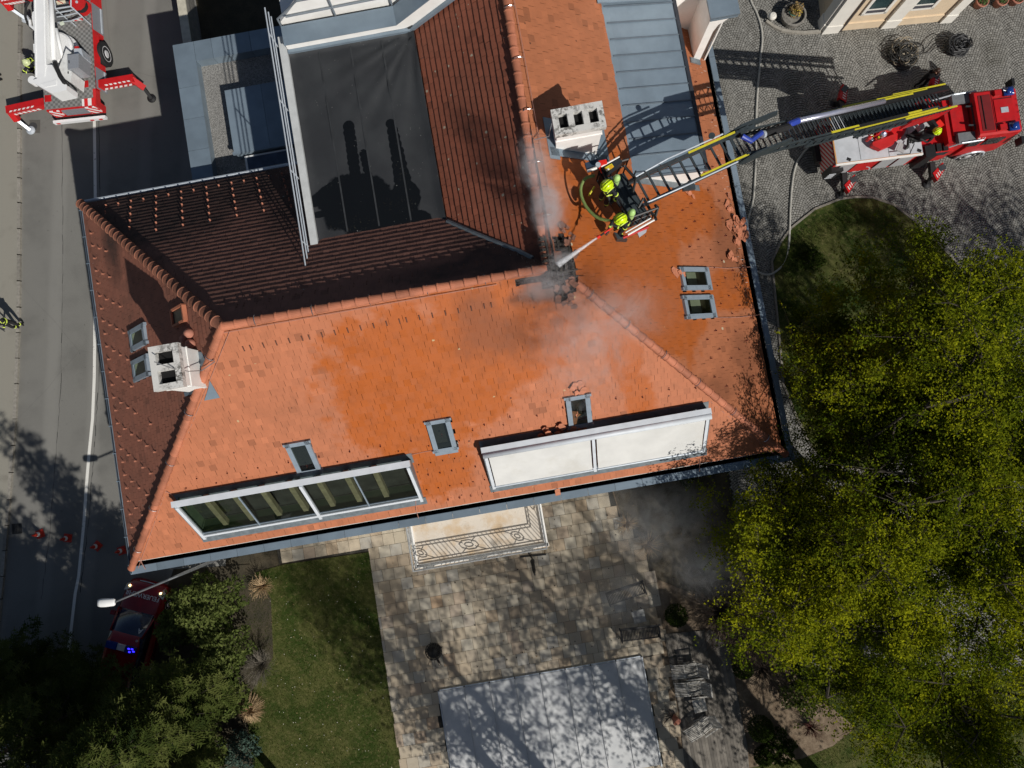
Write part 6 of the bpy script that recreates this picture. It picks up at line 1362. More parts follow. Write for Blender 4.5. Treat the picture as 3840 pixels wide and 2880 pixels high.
for j in range(ny+1):
    for i in range(nx+1):
        x, y = pool[0]+(pool[1]-pool[0])*i/nx, -15.27+(4.59)*j/ny
        t = ((x-pool[0])/((pool[1]-pool[0])/8)) % 1.0; z = .10-.035*math.sin(math.pi*t)*(1-abs(2*j/ny-1)**4)
        d = math.hypot(pool[1]-x, pool[3]-y); an = math.atan2(pool[3]-y, pool[1]-x); z += .04*math.exp(-d/.8)*math.sin(an*22)
        gr.append((x, y, z))
m.add(gr, [(j*(nx+1)+i, j*(nx+1)+i+1, (j+1)*(nx+1)+i+1, (j+1)*(nx+1)+i) for j in range(ny) for i in range(nx)]); m.build('sheet', g.m, pc, True)
for i, x in enumerate(ribs):
    m = MB(); m.tube([(x, -15.3, .12), (x, -10.66, .12)], .022, 6); m.lathe((x, -10.64, .03), [(.03, 0), (.03, .11)], 8, 1); m.build('rib', [mat('rib_grey', (.45, .46, .47), .5, .1, 6), M_black], pc)
m = MB(); m.box((pool[1]+.03, -13, .05), (.05, 4.7, .12)); m.box((pool[0]-.03, -13, .05), (.05, 4.7, .12)); m.box((-1.4, -10.64, .05), (8.95, .05, .1)); m.build('edge_profile', M_alu, pc)
m = MB()
for a, b in ((q(2, 3, 1128, 708), q(2, 3, 1220, 688)), (q(1, 3, 1585, 990), q(1, 3, 1535, 1000)), (q(1, 3, 1655, 1455), q(1, 3, 1590, 1470)), (q(2, 3, 1200, 1170), q(2, 3, 1120, 1150))):
    m.tube([P(a, .06), P(b, .04)], .012, 5)
m.build('tie', M_black, pc)
M_teak = mat('weathered_teak', (.40, .385, .35), .85, .25, 12, rnd=.25); M_teakd = mat('dark_teak', (.075, .07, .066), .85, .25, 12, rnd=.25)
def bench(px, ang, lab, mt):
    c = P(px, .42); t = thing('garden_bench', lab, 'bench', (c.x, c.y, 0), ang, 'slatted benches on the terrace'); L_ = 1.7
    m = MB(); k = 26
    for i in range(k): m.box((-L_/2+L_*(i+.5)/k, 0, .44), (L_/k*.62, .46, .022), r=R_.random())
    m.box((0, -.22, .42), (L_, .04, .06)); m.box((0, .22, .42), (L_, .04, .06)); local(m, 'seat', mt, t)
    m = MB()
    for i in range(k): m.box((-L_/2+L_*(i+.5)/k, .34, .66), (L_/k*.55, .02, .4), mx=Matrix.Rotation(-.25, 3, 'X'), r=R_.random())
    m.bar((-L_/2, .41, .88), (L_/2, .41, .88), .06, .05); m.bar((-L_/2, .27, .48), (L_/2, .27, .48), .04, .05); local(m, 'backrest', mt, t)
    for sx in (-1, 1):
        m = MB(); m.box((sx*(L_/2-.03), 0, .64), (.06, .5, .035)); local(m, 'armrest', mt, t)
        for sy in (-.2, .2): m = MB(); m.box((sx*(L_/2-.04), sy, .32), (.05, .05, .64)); local(m, 'leg', mt, t)
    return t
bench(q(2, 3, 985, 155), math.radians(9), 'dark slatted bench in the smoke, nearer the house', M_teakd)
bench(q(2, 3, 1105, 500), math.radians(-3), 'dark slatted bench nearer the pool cover', M_teakd)
def table(px, ang, s, h, lab, mt):
    c = P(px, h); t = thing('side_table', lab, 'table', (c.x, c.y, 0), ang)
    m = MB(); k = 7
    for i in range(k): m.box((-s/2+s*(i+.5)/k, 0, h-.012), (s/k*.94, s, .024), r=R_.random())
    m.box((0, 0, h-.05), (s*.9, s*.9, .05)); local(m, 'table_top', mt, t)
    for sx in (-1, 1):
        for sy in (-1, 1): m = MB(); m.box((sx*s*.4, sy*s*.4, h/2), (.045, .045, h-.03)); local(m, 'leg', M_teakd, t)
table(q(2, 3, 1097, 352), math.radians(5), .53, .55, 'small square grey table between the two benches', mat('table_grey', (.34, .34, .33), .7, .1, 6, rnd=.1)); table(q(2, 3, 1622, 1120), math.radians(3), .55, .5, 'small square table beside the angled deck chair', M_teak)
def deckchair(px, ang, lab):
    c = P(px, .35); t = thing('deck_chair', lab, 'deck chair', (c.x, c.y, 0), ang, 'wooden deck chairs on the deck')
    prof = [(-.85, .30), (-.28, .40), (.28, .34), (.62, .82)]
    for nm, a, b in (('footrest', 0, 1), ('seat', 1, 2), ('backrest', 2, 3)):
        m = MB(); p0, p1 = V((prof[a][0], 0, prof[a][1])), V((prof[b][0], 0, prof[b][1]))
        for sy in (-.27, .27): m.bar(p0+V((0, sy, 0)), p1+V((0, sy, 0)), .04, .045)
        k = 7
        for i in range(k): yy = -.23+.46*(i+.5)/k; m.bar(p0+V((.02, yy, .02)), p1+V((-.02, yy, .02)), .038, .016, r=R_.random())
        m.bar(p1+V((0, -.28, .01)), p1+V((0, .28, .01)), .05, .03); local(m, nm, M_teak, t)
    for sy in (-1, 1):
        m = MB(); m.bar((-.2, sy*.31, .6), (.45, sy*.31, .62), .055, .025); m.bar((-.15, sy*.31, .6), (-.12, sy*.31, .3), .03, .03); local(m, 'armrest', M_teak, t)
        for x0, x1 in ((-.75, -.8), (-.35, .35), (.3, -.3)): m = MB(); m.bar((x0, sy*.25, .32), (x1, sy*.25, .0), .035, .035); local(m, 'leg', M_teak, t)
deckchair(q(2, 3, 1545, 815), math.radians(-2), 'grey slatted deck chair furthest from the red pot'); deckchair(q(2, 3, 1575, 970), math.radians(-3), 'grey slatted deck chair in the middle, beside its parallel twin'); deckchair(q(2, 3, 1655, 1295), math.radians(25), 'grey slatted deck chair standing askew next to the small table')
c = P(q(1, 3, 1535, 650), .45); fb = thing('fire_basket', 'dark round iron fire basket with sticks on the terrace', 'fire basket', (c.x, c.y, 0))
m = MB(); 
for k in range(10):
    a = math.pi*k/10; m.tube([(c.x+.36*math.cos(a)*math.sin(t), c.y+.36*math.sin(a)*math.sin(t), .48+.36*math.cos(t)) for t in [math.pi*2*i/20 for i in range(21)]], .014, 5)
for z in (.25, .48, .68): r = math.sqrt(max(0, .36**2-(z-.48)**2)); m.tube([(c.x+r*math.cos(t), c.y+r*math.sin(t), z) for t in [math.pi*2*i/20 for i in range(21)]], .016, 5)
for k in range(3): a = 2.1*k; m.tube([(c.x+.2*math.cos(a), c.y+.2*math.sin(a), .2), (c.x+.34*math.cos(a), c.y+.34*math.sin(a), .0)], .018, 5)
m.build('basket', M_black, fb)
m = MB(); m.lathe((c.x, c.y, .16), [(.1, 0), (.26, .1), (.31, .26), (.26, .3), (.05, .34)], 16); m.build('ash_bowl', mat('ash', (.02, .019, .018), .95, .5, 12), fb)
m = MB(); rg = random.Random(6)
for k in range(9): a = rg.uniform(3.9, 5.4); m.tube([(c.x+.1*math.cos(a), c.y+.1*math.sin(a), .5), (c.x+.55*math.cos(a), c.y+rg.uniform(.5, .75)*math.sin(a), .42+rg.uniform(-.2, .1))], .012, 5)
m.build('firewood', mat('stick', (.06, .045, .035), .9), fb)
c = P(q(2, 3, 1400, 1225), .2); pt = thing('clay_pot', 'tipped terracotta pot with dry twigs by the pool cover', 'flower pot', (c.x, c.y, 0)); ax = V((.25, -.55, .8)).normalized()
m = MB(); m.lathe((c.x, c.y+.02, .05), [(.1, 0), (.16, .26), (.18, .27), (.18, .34), (.155, .34), (.13, .1), (.01, .08)], 20, 0, ax); m.build('pot', mat('terracotta', (.45, .19, .13)), pt, True)
m = MB()
for k in range(30): a = rg.uniform(1.2, 3.6); l = rg.uniform(.2, .6); p = V((c.x-.05, c.y+.1, .25)); m.tube([p, p+V((l*.6*math.cos(a), l*.6*math.sin(a), .1)), p+V((l*math.cos(a+.2), l*math.sin(a+.2), .12))], .008, 4)
m.build('twigs', mat('stick', (.06, .045, .035)), pt)
cK = crop(1520, 1840, 3.687); b0 = P(cK(1740, 880)); um = thing('parasol', 'closed dark parasol on a cross base below the balcony', 'parasol', (b0.x, b0.y, 0)); m = MB()
tp_ = P(cK(1790, 1165), 2.9); m.tube([b0, tp_], .028, 8); m.build('pole', M_black, um)
m = MB(); d = (tp_-b0); m.tube([b0+d*.35, b0+d*.5, b0+d*.8, b0+d*.98], [.1, .075, .07, .02], 8); m.build('folded_canopy', mat('canopy_dark', (.02, .021, .022), .9, .3, 9), um)
m = MB()
for a, b in (((1590, 915), (1945, 880)), ((1670, 810), (1760, 950))): m.bar(P(cK(*a), .05), P(cK(*b), .05), .06, .05)
m.build('cross_base', M_black, um)

# ------------------------------------------------------------------ loose and broken roof tiles
M_lt = mat('loose_tile', (.50, .185, .10), .75, .25, 6, rnd=.4, dirt=.25, dcol=(.2, .08, .05)); M_ltc = mat('scorched_tile', (.2, .09, .06), .85, .5, 6, rnd=.4, dirt=.5, dcol=(.015, .013, .012))
tile_me = []
for i in range(5):
    rg = random.Random(40+i); m = MB(); pl = [(-.1, -.16), (.1, -.16), (.1, .13), (.0, .18), (-.1, .13)]
    if i == 3: pl = [(-.1, -.14), (.1, -.16), (.06, .02), (-.03, .06)]
    if i == 4: pl = [(-.08, -.1), (.1, -.05), (.04, .1), (-.06, .07)]
    m.loft([[V((x, y, 0)) for x, y in pl], [V((x, y, .018)) for x, y in pl]], r=.3+.1*i); o = m.build('broken_roof_tile', M_lt); tile_me.append(o.data); bpy.data.objects.remove(o)
tile_mc = []
for me in tile_me: c = me.copy(); c.materials.clear(); c.materials.append(M_ltc); tile_mc.append(c)
def loose(px, k, n, rad, lab, grp, seed, burnt=False, stack=.02, aspect=1.0):
    rg = random.Random(seed); c = on(px, k, .05); nn = nrm(k); a, b, _ = PLANE[k]; gu = V((a, b, a*a+b*b)).normalized(); su = gu.cross(nn)
    for i in range(n):
        r = rad*math.sqrt(rg.random()); an = rg.uniform(0, 6.3); p = c+su*(r*math.cos(an))*aspect+gu*(r*math.sin(an))+nn*(stack*i*rg.uniform(.3, 1.0))
        o = bpy.data.objects.new('broken_roof_tile', rg.choice(tile_mc if burnt else tile_me)); COL.objects.link(o); o.location = p
        mm = Matrix((su, gu, nn)).transposed() @ Matrix.Rotation(rg.uniform(-.8, .8) if rg.random() < .7 else rg.uniform(0, 6.3), 3, 'Z') @ Matrix.Rotation(rg.uniform(-.22, .22), 3, 'X') @ Matrix.Rotation(rg.uniform(-.2, .2), 3, 'Y')
        o.rotation_euler = mm.to_euler(); o.scale = (.8, .8, 1) if burnt else (.92, .92, 1); tag(o, lab, 'roof tile', grp)
loose(q(2, 1, 1935, 325), 'E', 26, .62, 'orange roof tile in the big pile against the east gutter', 'tiles piled at the east gutter', 1, aspect=.9, stack=.004)
loose(q(2, 1, 1870, 120), 'E', 5, .35, 'loose orange roof tile lying north of the big gutter pile', 'tiles scattered above the gutter pile', 2)
loose(q(2, 1, 1890, 545), 'E', 6, .28, 'orange roof tile in the small heap above the two east skylights', 'small heap above the east skylights', 3)
loose(q(2, 1, 1420, 720), 'E', 6, .28, 'loose orange roof tile wedged beside the upper east skylight', 'tiles beside the upper east skylight', 4, aspect=.5)
loose(q(2, 1, 1530, 40), 'E', 3, .2, 'loose orange roof tile lying alone below the ladder', 'tiles below the ladder', 5)
loose(q(2, 2, 575, 35), 'S', 7, .22, 'broken orange roof tile caught above the smoky skylight', 'tiles above the smoky skylight', 6)
loose(q(2, 2, 370, 425), 'S', 16, .5, 'broken orange roof tile in the heap behind the white blinds', 'tiles heaped behind the blinds', 7, aspect=1.0, stack=.02)
loose(q(2, 2, 560, 400), 'S', 9, .3, 'broken orange roof tile piled at the foot of the smoky skylight', 'tiles at the skylight foot', 8, stack=.012)
loose(q(2, 2, 545, 270), 'S', 4, .2, 'broken orange roof tile lying on the pane of the smoky skylight', 'tiles on the skylight pane', 9, stack=.02)
loose(q(2, 2, 410, 925), 'S', 1, .1, 'broken orange roof tile at the edge of the south gutter', 'tiles at the south gutter', 10)
loose(cH(1080, 1060), 'S', 7, .4, 'scorched roof tile lying in the burnt ridge opening', 'scorched tiles in the burnt opening', 11, True)
loose(cH(1130, 480), 'E', 8, .4, 'scorched roof tile sliding off the edge of the burnt opening by the water jet', 'scorched tiles near the water jet', 12, True, aspect=1.6)
loose(cH(1120, 1380), 'S', 6, .3, 'scorched roof tile at the top end of the south-east hip', 'scorched tiles at the hip end', 13, True)

# ------------------------------------------------------------------ vegetation
def leafmat(name, cols, trans=.35):
    g = G(name); r = g.attr('rnd'); rp = g.n('ValToRGB', r); cr = rp.color_ramp
    for i, c in enumerate(cols):
        e = cr.elements[i] if i < 2 else cr.elements.new(i/(len(cols)-1)); e.position = i/(len(cols)-1); e.color = (*c, 1)
    d = g.n('BsdfDiffuse', rp.outputs[0]); t = g.n('BsdfTranslucent', rp.outputs[0]); x = g.n('MixShader', trans, d, t); g.t.links.new(x.outputs[0], g.out.inputs[0]); return g.m
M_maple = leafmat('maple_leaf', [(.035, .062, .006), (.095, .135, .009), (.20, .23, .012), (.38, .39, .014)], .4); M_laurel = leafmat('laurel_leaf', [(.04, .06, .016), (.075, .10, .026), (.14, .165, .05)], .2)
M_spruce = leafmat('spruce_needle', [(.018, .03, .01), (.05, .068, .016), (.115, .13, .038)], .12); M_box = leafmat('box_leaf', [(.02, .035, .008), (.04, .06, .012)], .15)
M_bark = mat('bark', (.06, .05, .038), .95, .35, 9, bump=.4); M_twig = mat('twig_grey', (.17, .15, .12), .9, .25, 12); M_twigd = mat('twig_brown', (.085, .06, .045), .9, .25, 12); M_straw = mat('straw', (.42, .30, .17), .9, .2, 12, rnd=.4)
def leaf(m, p, s, rg, r, flat=.6):
    u = V((rg.uniform(-1, 1), rg.uniform(-1, 1), rg.uniform(-flat, flat))).normalized(); w = V((rg.uniform(-1, 1), rg.uniform(-1, 1), rg.uniform(-flat, flat))); w -= u*u.dot(w)
    w = w.normalized() if w.length > .01 else V((0, 0, 1)); u *= s; w *= s*.62
    m.face([p-u, p+w*.9, p+u, p-w*.9], 0, min(1, max(0, r)))
def maple(px, zc, R, hz, seed, lab, nclump=150, per=44, sp=.30, tilt=(0, 0), dens=1.0, trunk_off=(0, 0), leafs=.05):
    rg = random.Random(seed); c = P(px, zc); base = V((c.x+trunk_off[0], c.y+trunk_off[1], 0))
    t = thing('maple_tree', lab, 'tree', base); m = MB(); tr = MB()
    top = V((c.x, c.y, zc+hz*.4)); fork = base.lerp(V((c.x, c.y, zc-hz*.9)), .75)
    tr.tube([base, base.lerp(fork, .5)+V((.08, .05, 0)), fork], [.28, .22, .19], 9); limbs = []
    for k in range(9):
        a = 6.283*k/9+rg.uniform(-.3, .3); rr = R*rg.uniform(.5, .85); e = V((c.x+rr*math.cos(a), c.y+rr*math.sin(a), zc+hz*rg.uniform(-.2, .4))); mid = fork.lerp(e, .5)+V((0, 0, hz*.12)); tr.tube([fork, mid, e], [.12, .07, .03], 6); limbs += [mid, e, mid.lerp(e, .5)]
    tr.tube([fork, top], [.14, .03], 6); limbs += [fork.lerp(top, .6), top]
    sup = []
    for k in range(34):
        while True:
            d = V((rg.gauss(0, 1), rg.gauss(0, 1), rg.gauss(.25, .9)))
            if d.length > .1: break
        d.normalize(); rad = rg.random()**.4*(1+.22*math.sin(3*math.atan2(d.y, d.x)+seed)+.1*math.sin(7*math.atan2(d.y, d.x)))
        e = V((c.x+d.x*R*rad, c.y+d.y*R*rad, zc+d.z*hz*rad)); near = min(limbs, key=lambda q_: (q_-e).length); tr.tube([near, near.lerp(e, .5)+V((0, 0, .1)), e], [.05, .035, .018], 5); sup.append((e, rg.uniform(-.16, .22), d.z*rad))
    for k in range(nclump):
        e, hs_, dz = sup[k % len(sup)] if rg.random() < .86 else rg.choice(sup); cs = R*.2
        cp = e+V((rg.gauss(0, cs), rg.gauss(0, cs), rg.gauss(0, cs*.55))); d = V((0, 0, dz)); rad = 1.0; tr.tube([e, e.lerp(cp, .55)+V((0, 0, .06)), cp], [.016, .012, .007], 4)
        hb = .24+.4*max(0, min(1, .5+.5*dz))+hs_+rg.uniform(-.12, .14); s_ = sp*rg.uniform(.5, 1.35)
        for i in range(int(per*dens*rg.uniform(.5, 1.4))):
            p = cp+V((rg.gauss(0, s_), rg.gauss(0, s_), rg.gauss(0, s_*.5)))
            if i % 9 == 0: tr.tube([cp, p], [.008, .005], 3)
            rr = hb+rg.uniform(-.16, .2); br = rg.uniform(.05, .11)
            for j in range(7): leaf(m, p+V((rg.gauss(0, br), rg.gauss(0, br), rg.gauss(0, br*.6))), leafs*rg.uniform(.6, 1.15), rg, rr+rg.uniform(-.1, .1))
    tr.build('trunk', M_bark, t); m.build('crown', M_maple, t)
maple((3330, 1440), 7.8, 2.95, 2.3, 1, 'yellow green maple nearest the house corner', 319)
maple((3600, 1310), 9.6, 3.19, 2.4, 2, 'yellow green maple behind the lawn island near the fire truck', 286)
maple((3055, 2040), 7.4, 3.15, 2.2, 3, 'dark leaved maple below the house corner, edge toward the terrace', 286)
maple((3520, 1850), 10.0, 3.41, 2.6, 4, 'bright yellow green maple with bare limbs showing the cobbles', 252, dens=.9)
maple((3200, 2330), 8.6, 2.95, 2.2, 5, 'maple with thin crown lowest in the picture above the meadow', 218, dens=.9)
maple((3800, 2200), 9.4, 2.75, 2.2, 6, 'bright maple cut by the right picture edge', 184, dens=.85)
maple((3900, 1640), 9.4, 2.31, 2.2, 7, 'sparse maple branches at the right edge above the courtyard', 135, dens=.8)
maple((3640, 2640), 7.5, 3.0, 1.8, 8, 'thinly leaved maple over the meadow in the lower right corner', 150, dens=.8)
# tall thin-leaved trees south of the picture whose shade dapples the terrace
def tall(base, h, R, seed, lab, n, per=105):
    rg = random.Random(seed); t = thing('shade_tree', lab, 'tree', (*base, 0)); b = V((*base, 0)); tr = MB(); m = MB(); tr.tube([b, b+V((.2, .1, h*.5)), b+V((.1, .2, h))], [.32, .22, .04], 9)
    for k in range(n):
        z = h*rg.uniform(.38, 1.0); a = rg.uniform(0, 6.283); r = R*rg.uniform(.25, 1)*math.sin(math.pi*min(1, max(.1, (z/h-.3)/.75)))**.6; cp = b+V((r*math.cos(a), r*math.sin(a), z)); st = b+V((.1, .1, z-.35*r)); tr.tube([st, st.lerp(cp, .5)+V((0, 0, .2)), cp], [.06, .035, .012], 5)
        for i in range(per): leaf(m, cp+V((rg.gauss(0, .5), rg.gauss(0, .5), rg.gauss(0, .4))), .095*rg.uniform(.6, 1.1), rg, rg.random())
    tr.build('trunk', M_bark, t); m.build('crown', M_maple, t)
tall((7.4, -20.6), 19, 3.8, 31, 'tall tree south of the pool beyond the lower picture edge', 125)
tall((11.6, -20.2), 18, 3.8, 32, 'tall tree behind the deck beyond the lower picture edge', 85)
tall((3.0, -23.0), 19, 3.6, 33, 'tall tree beyond the pool beyond the lower picture edge', 80)
tall((-.3, -20.6), 19, 2.5, 38, 'slim tall tree south of the lawn beyond the lower picture edge', 90)
tall((16.2, -18.6), 17, 3.8, 34, 'tall tree behind the meadow beyond the lower picture edge', 110)
tall((24.0, -5.8), 14, 3.4, 35, 'tall tree beyond the right picture edge shading the cobbles', 80)
tall((29.0, -6.5), 14, 3.2, 36, 'tall tree beyond the right picture edge behind the fire truck', 70)
tall((19.5, -8.5), 15, 3.4, 37, 'tall tree beyond the right picture edge behind the maples', 80)

def spruce(base, h, R, seed, lab, z0=.8):
    rg = random.Random(seed); b = V((*base, 0)); t = thing('spruce_tree', lab, 'tree', b); tr = MB(); m = MB(); tr.tube([b, b+V((0, 0, h))], [.2, .02], 8); z = z0
    while z < h-.2:
        f = 1-z/h; L_ = R*(f**.75)*1.02+.15; nb = max(5, int(6*f+4)); ph = rg.uniform(0, 6.3)
        for k in range(nb):
            a = ph+6.283*k/nb+rg.uniform(-.2, .2); l = L_*rg.uniform(.75, 1.1); d = V((math.cos(a), math.sin(a), 0)); s0 = b+V((0, 0, z)); br = rg.uniform(-.15, .3)
            pp_ = [s0+d*(l*u)+V((0, 0, -.28*l*u*u+.06*l*u)) for u in (0, .33, .66, 1)]; tr.tube(pp_, [.025, .018, .012, .005], 4); sd = V((-d.y, d.x, 0)); nt = int(l/.12)
            for i in range(2, nt):
                if rg.random() < .22: continue
                u = (i+rg.uniform(-.4, .4))/nt; p = s0+d*(l*u)+V((0, 0, -.28*l*u*u+.06*l*u)); tl = .5*l*(1-u)**.7*.75+.12
                for sg in (-1, 1):
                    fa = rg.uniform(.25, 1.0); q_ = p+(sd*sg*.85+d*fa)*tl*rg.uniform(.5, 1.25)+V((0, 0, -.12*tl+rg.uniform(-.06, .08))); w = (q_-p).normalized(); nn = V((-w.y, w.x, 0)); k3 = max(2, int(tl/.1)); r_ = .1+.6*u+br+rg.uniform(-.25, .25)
                    for j in range(k3):
                        e0, e1 = p.lerp(q_, j/k3), p.lerp(q_, (j+1)/k3); wd = .06
                        m.face([e0, e0.lerp(e1, .4)+nn*wd+V((0, 0, .015)), e1, e0.lerp(e1, .4)-nn*wd+V((0, 0, .015))], 0, min(1, max(0, r_)))
                        x0 = e0.lerp(e1, .5)
                        for s2 in (-1, 1): m.face([x0, x0+(nn*s2+w*.7)*.07+V((0, 0, .02)), x0+(nn*s2*1.1+w*.9)*.14, x0+(nn*s2*.6+w)*.085], 0, min(1, max(0, r_+.05)))
        z += .5+.25*f
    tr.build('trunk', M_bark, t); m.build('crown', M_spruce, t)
spruce((-15.5, -8.4), 15.0, 2.6, 51, 'tall spruce with sunlit boughs between red car and hedge', 3.6)
spruce(tuple(P((210, 2700), 4).xy), 9.5, 2.5, 57, 'dark spruce at the left edge overhanging the road end', 1.2)
spruce(tuple(P((-60, 2640), 4).xy), 10.0, 2.3, 59, 'dark spruce cut by the left picture edge near the road end', 1.2)
spruce((-18.4, -10.6), 13.0, 2.7, 52, 'dark spruce over the street at the lower left corner', 1.5)
spruce((-21.6, -12.6), 14.5, 3.0, 53, 'tall spruce beyond the lower left corner shading the street', 1.5)
spruce((-17.2, -13.0), 9.0, 2.4, 54, 'spruce at the lower picture edge with drooping boughs', 1.5)
spruce((-16.7, -10.8), 14.0, 2.3, 58, 'spruce squeezed between two others behind the red car', 2.6)
spruce((-13.4, -13.2), 15.0, 2.8, 56, 'spruce with a bare lower trunk beyond the lower hedge end', 6.5)

def bush(px, zc, R, hz, seed, lab, mt, n=2600, ls=.085, name='laurel_shrub', cat='shrub', lump=.25, shape=None):
    rg = random.Random(seed); c = P(px, zc); t = thing(name, lab, cat, (c.x, c.y, 0)); m = MB(); tr = MB(); ph = [rg.uniform(0, 6.3) for _ in range(6)]
    for k in range(9): a = rg.uniform(0, 6.3); tr.tube([(c.x, c.y, 0), (c.x+R*.4*math.cos(a), c.y+R*.4*math.sin(a), zc), (c.x+R*.85*math.cos(a), c.y+R*.85*math.sin(a), zc+hz*.4)], [.035, .022, .008], 4)
    for i in range(n):
        d = V((rg.gauss(0, 1), rg.gauss(0, 1), rg.gauss(0, 1))).normalized()
        if d.z < -.5: d.z = -d.z
        f = 1+lump*(math.sin(4*d.x+ph[0])*math.sin(4*d.y+ph[1])+.6*math.sin(8*d.x+ph[2])*math.sin(8*d.z+ph[3])+.6*math.sin(9*d.y+ph[4])); f *= (rg.uniform(.8, 1.0) if rg.random() < .8 else rg.uniform(.4, .9))
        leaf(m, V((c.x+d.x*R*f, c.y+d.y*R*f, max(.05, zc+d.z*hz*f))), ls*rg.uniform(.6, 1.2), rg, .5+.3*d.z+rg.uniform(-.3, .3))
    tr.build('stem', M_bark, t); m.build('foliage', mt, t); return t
for i, (px, R, zc, hz, lb, n) in enumerate(((q(0, 3, 1800, 260), 1.35, 1.5, 1.2, 'broad laurel shrub nearest the house corner', 3600), (q(0, 3, 1530, 440), .8, 1.3, .8, 'laurel bough reaching toward the red car', 1500), (q(0, 3, 1950, 620), 1.1, 1.4, 1.1, 'laurel shrub between house corner and grey bare shrub', 2600),
        (q(0, 3, 1740, 980), 1.25, 1.7, 1.2, 'laurel shrub in the middle of the hedge', 3400), (q(0, 3, 1960, 1060), .9, 1.2, .9, 'laurel shrub beside the dry grass tuft', 2000), (q(0, 3, 1560, 1330), 1.3, 1.9, 1.2, 'laurel shrub low in the hedge next to the spruce boughs', 3400), (q(0, 3, 1760, 1600), 1.0, 1.2, 1.0, 'lowest laurel shrub at the picture edge', 2200), (q(0, 3, 1330, 1560), .9, 1.8, 1.0, 'laurel shrub hidden among the spruce boughs', 1700))):
    bush(px, zc, R, hz, 60+i, lb, M_laurel, n)
bush(q(0, 3, 2080, 1500), .6, .75, .6, 75, 'blue green juniper by the lawn at the lower picture edge', leafmat('juniper_leaf', [(.03, .06, .05), (.06, .1, .08), (.09, .13, .1)], .1), 1500, .06, 'juniper_shrub')
def twigs(px, R, h, n, seed, lab, mt, name='bare_shrub', cat='shrub', zc=0.0, th=.008, droop=0.0, full=6.283, a0=0.0):
    rg = random.Random(seed); c = P(px, h*.4); m = MB()
    for i in range(n):
        a = a0+rg.uniform(0, full); l = R*rg.uniform(.5, 1.1); hh = h*rg.uniform(.5, 1.0); d = V((math.cos(a), math.sin(a), 0)); b = V((c.x, c.y, .02))+d*rg.uniform(0, .12*R)
        mid = b+d*l*.45+V((0, 0, hh*.75)); e = b+d*l+V((0, 0, hh*(1-droop))); m.tube([b, mid, e], [th, th*.8, th*.4], 3, r=rg.random())
        if droop < .3:
            for k in range(3): s_ = mid.lerp(e, rg.random()); a2 = a+rg.uniform(-1, 1); m.tube([s_, s_+V((math.cos(a2), math.sin(a2), rg.uniform(.1, .8)))*l*.3], [th*.6, th*.3], 3, r=rg.random())
    return tag(m.build(name, mt), lab, cat)
twigs(q(1, 3, 45, 770), .75, 1.0, 150, 80, 'bare grey twiggy shrub at the lawn edge', M_twig)
twigs(q(0, 3, 2160, 1150), .62, .55, 420, 81, 'straw coloured dry grass tuft beside the lawn', M_straw, 'dry_grass', 'grass tuft', th=.011, droop=.75)
twigs(q(1, 3, 55, 90), .5, .6, 90, 82, 'hydrangea with dry tan flower heads by the house corner', M_straw, 'hydrangea', th=.012)
twigs(q(2, 3, 1830, 330), 1.5, 1.2, 190, 83, 'wide bare brown shrub beyond the benches', M_twigd, th=.012)
twigs(q(2, 3, 2080, 560), 1.2, 1.1, 150, 84, 'bare brown shrub behind the upper deck chair', M_twigd, th=.012)
twigs(q(2, 3, 2180, 820), .9, .9, 100, 85, 'bare brown shrub at the sandy bed edge', M_twigd, th=.01)
twigs(q(3, 3, 370, 1310), .4, .5, 90, 86, 'small dark red bare shrub on the sandy bed', mat('twig_red', (.1, .03, .022), .9, .2, 10), th=.009)
twigs(q(2, 2, 990, 1210), .5, .5, 90, 87, 'dry ornamental plant at the terrace edge in the smoke', M_straw, 'dry_plant', 'plant', th=.012, droop=.4)
twigs(q(2, 2, 1170, 1390), .6, .5, 100, 88, 'second dry plant deeper in the smoke', M_straw, 'dry_plant', 'plant', th=.012, droop=.4)
def ball(px, r, seed, lab): bush(px, r, r, r, seed, lab, M_box, 2600, .035, 'topiary_ball', 'topiary', .02)
ball(q(2, 3, 1420, 340), .5, 90, 'clipped box ball beside the two benches'); ball(q(2, 3, 1995, 800), .45, 91, 'clipped box ball right of the upper deck chairs'); ball(q(2, 3, 2150, 1320), .55, 92, 'largest clipped box ball, at the sandy bed near the askew chair')
ball(q(2, 3, 2170, 1560), .4, 93, 'small clipped box ball at the lower end of the deck'); bush(q(3, 3, 80, 1500), .4, .7, .4, 94, 'low dark shrub below the sandy bed', M_box, 1600, .06, 'low_shrub'); bush(q(3, 1, 390, 580), .35, .5, .4, 95, 'small dark shrub on the lawn island', M_box, 1000, .05, 'low_shrub')
bush(q(2, 2, 1500, 700), .5, .8, .5, 96, 'dark shrub in the smoke below the house corner', M_box, 1500, .06, 'low_shrub'); bush(q(3, 3, 300, 1000), .4, .9, .4, 97, 'low green shrub between maple and sandy bed', M_laurel, 1500, .07, 'low_shrub')
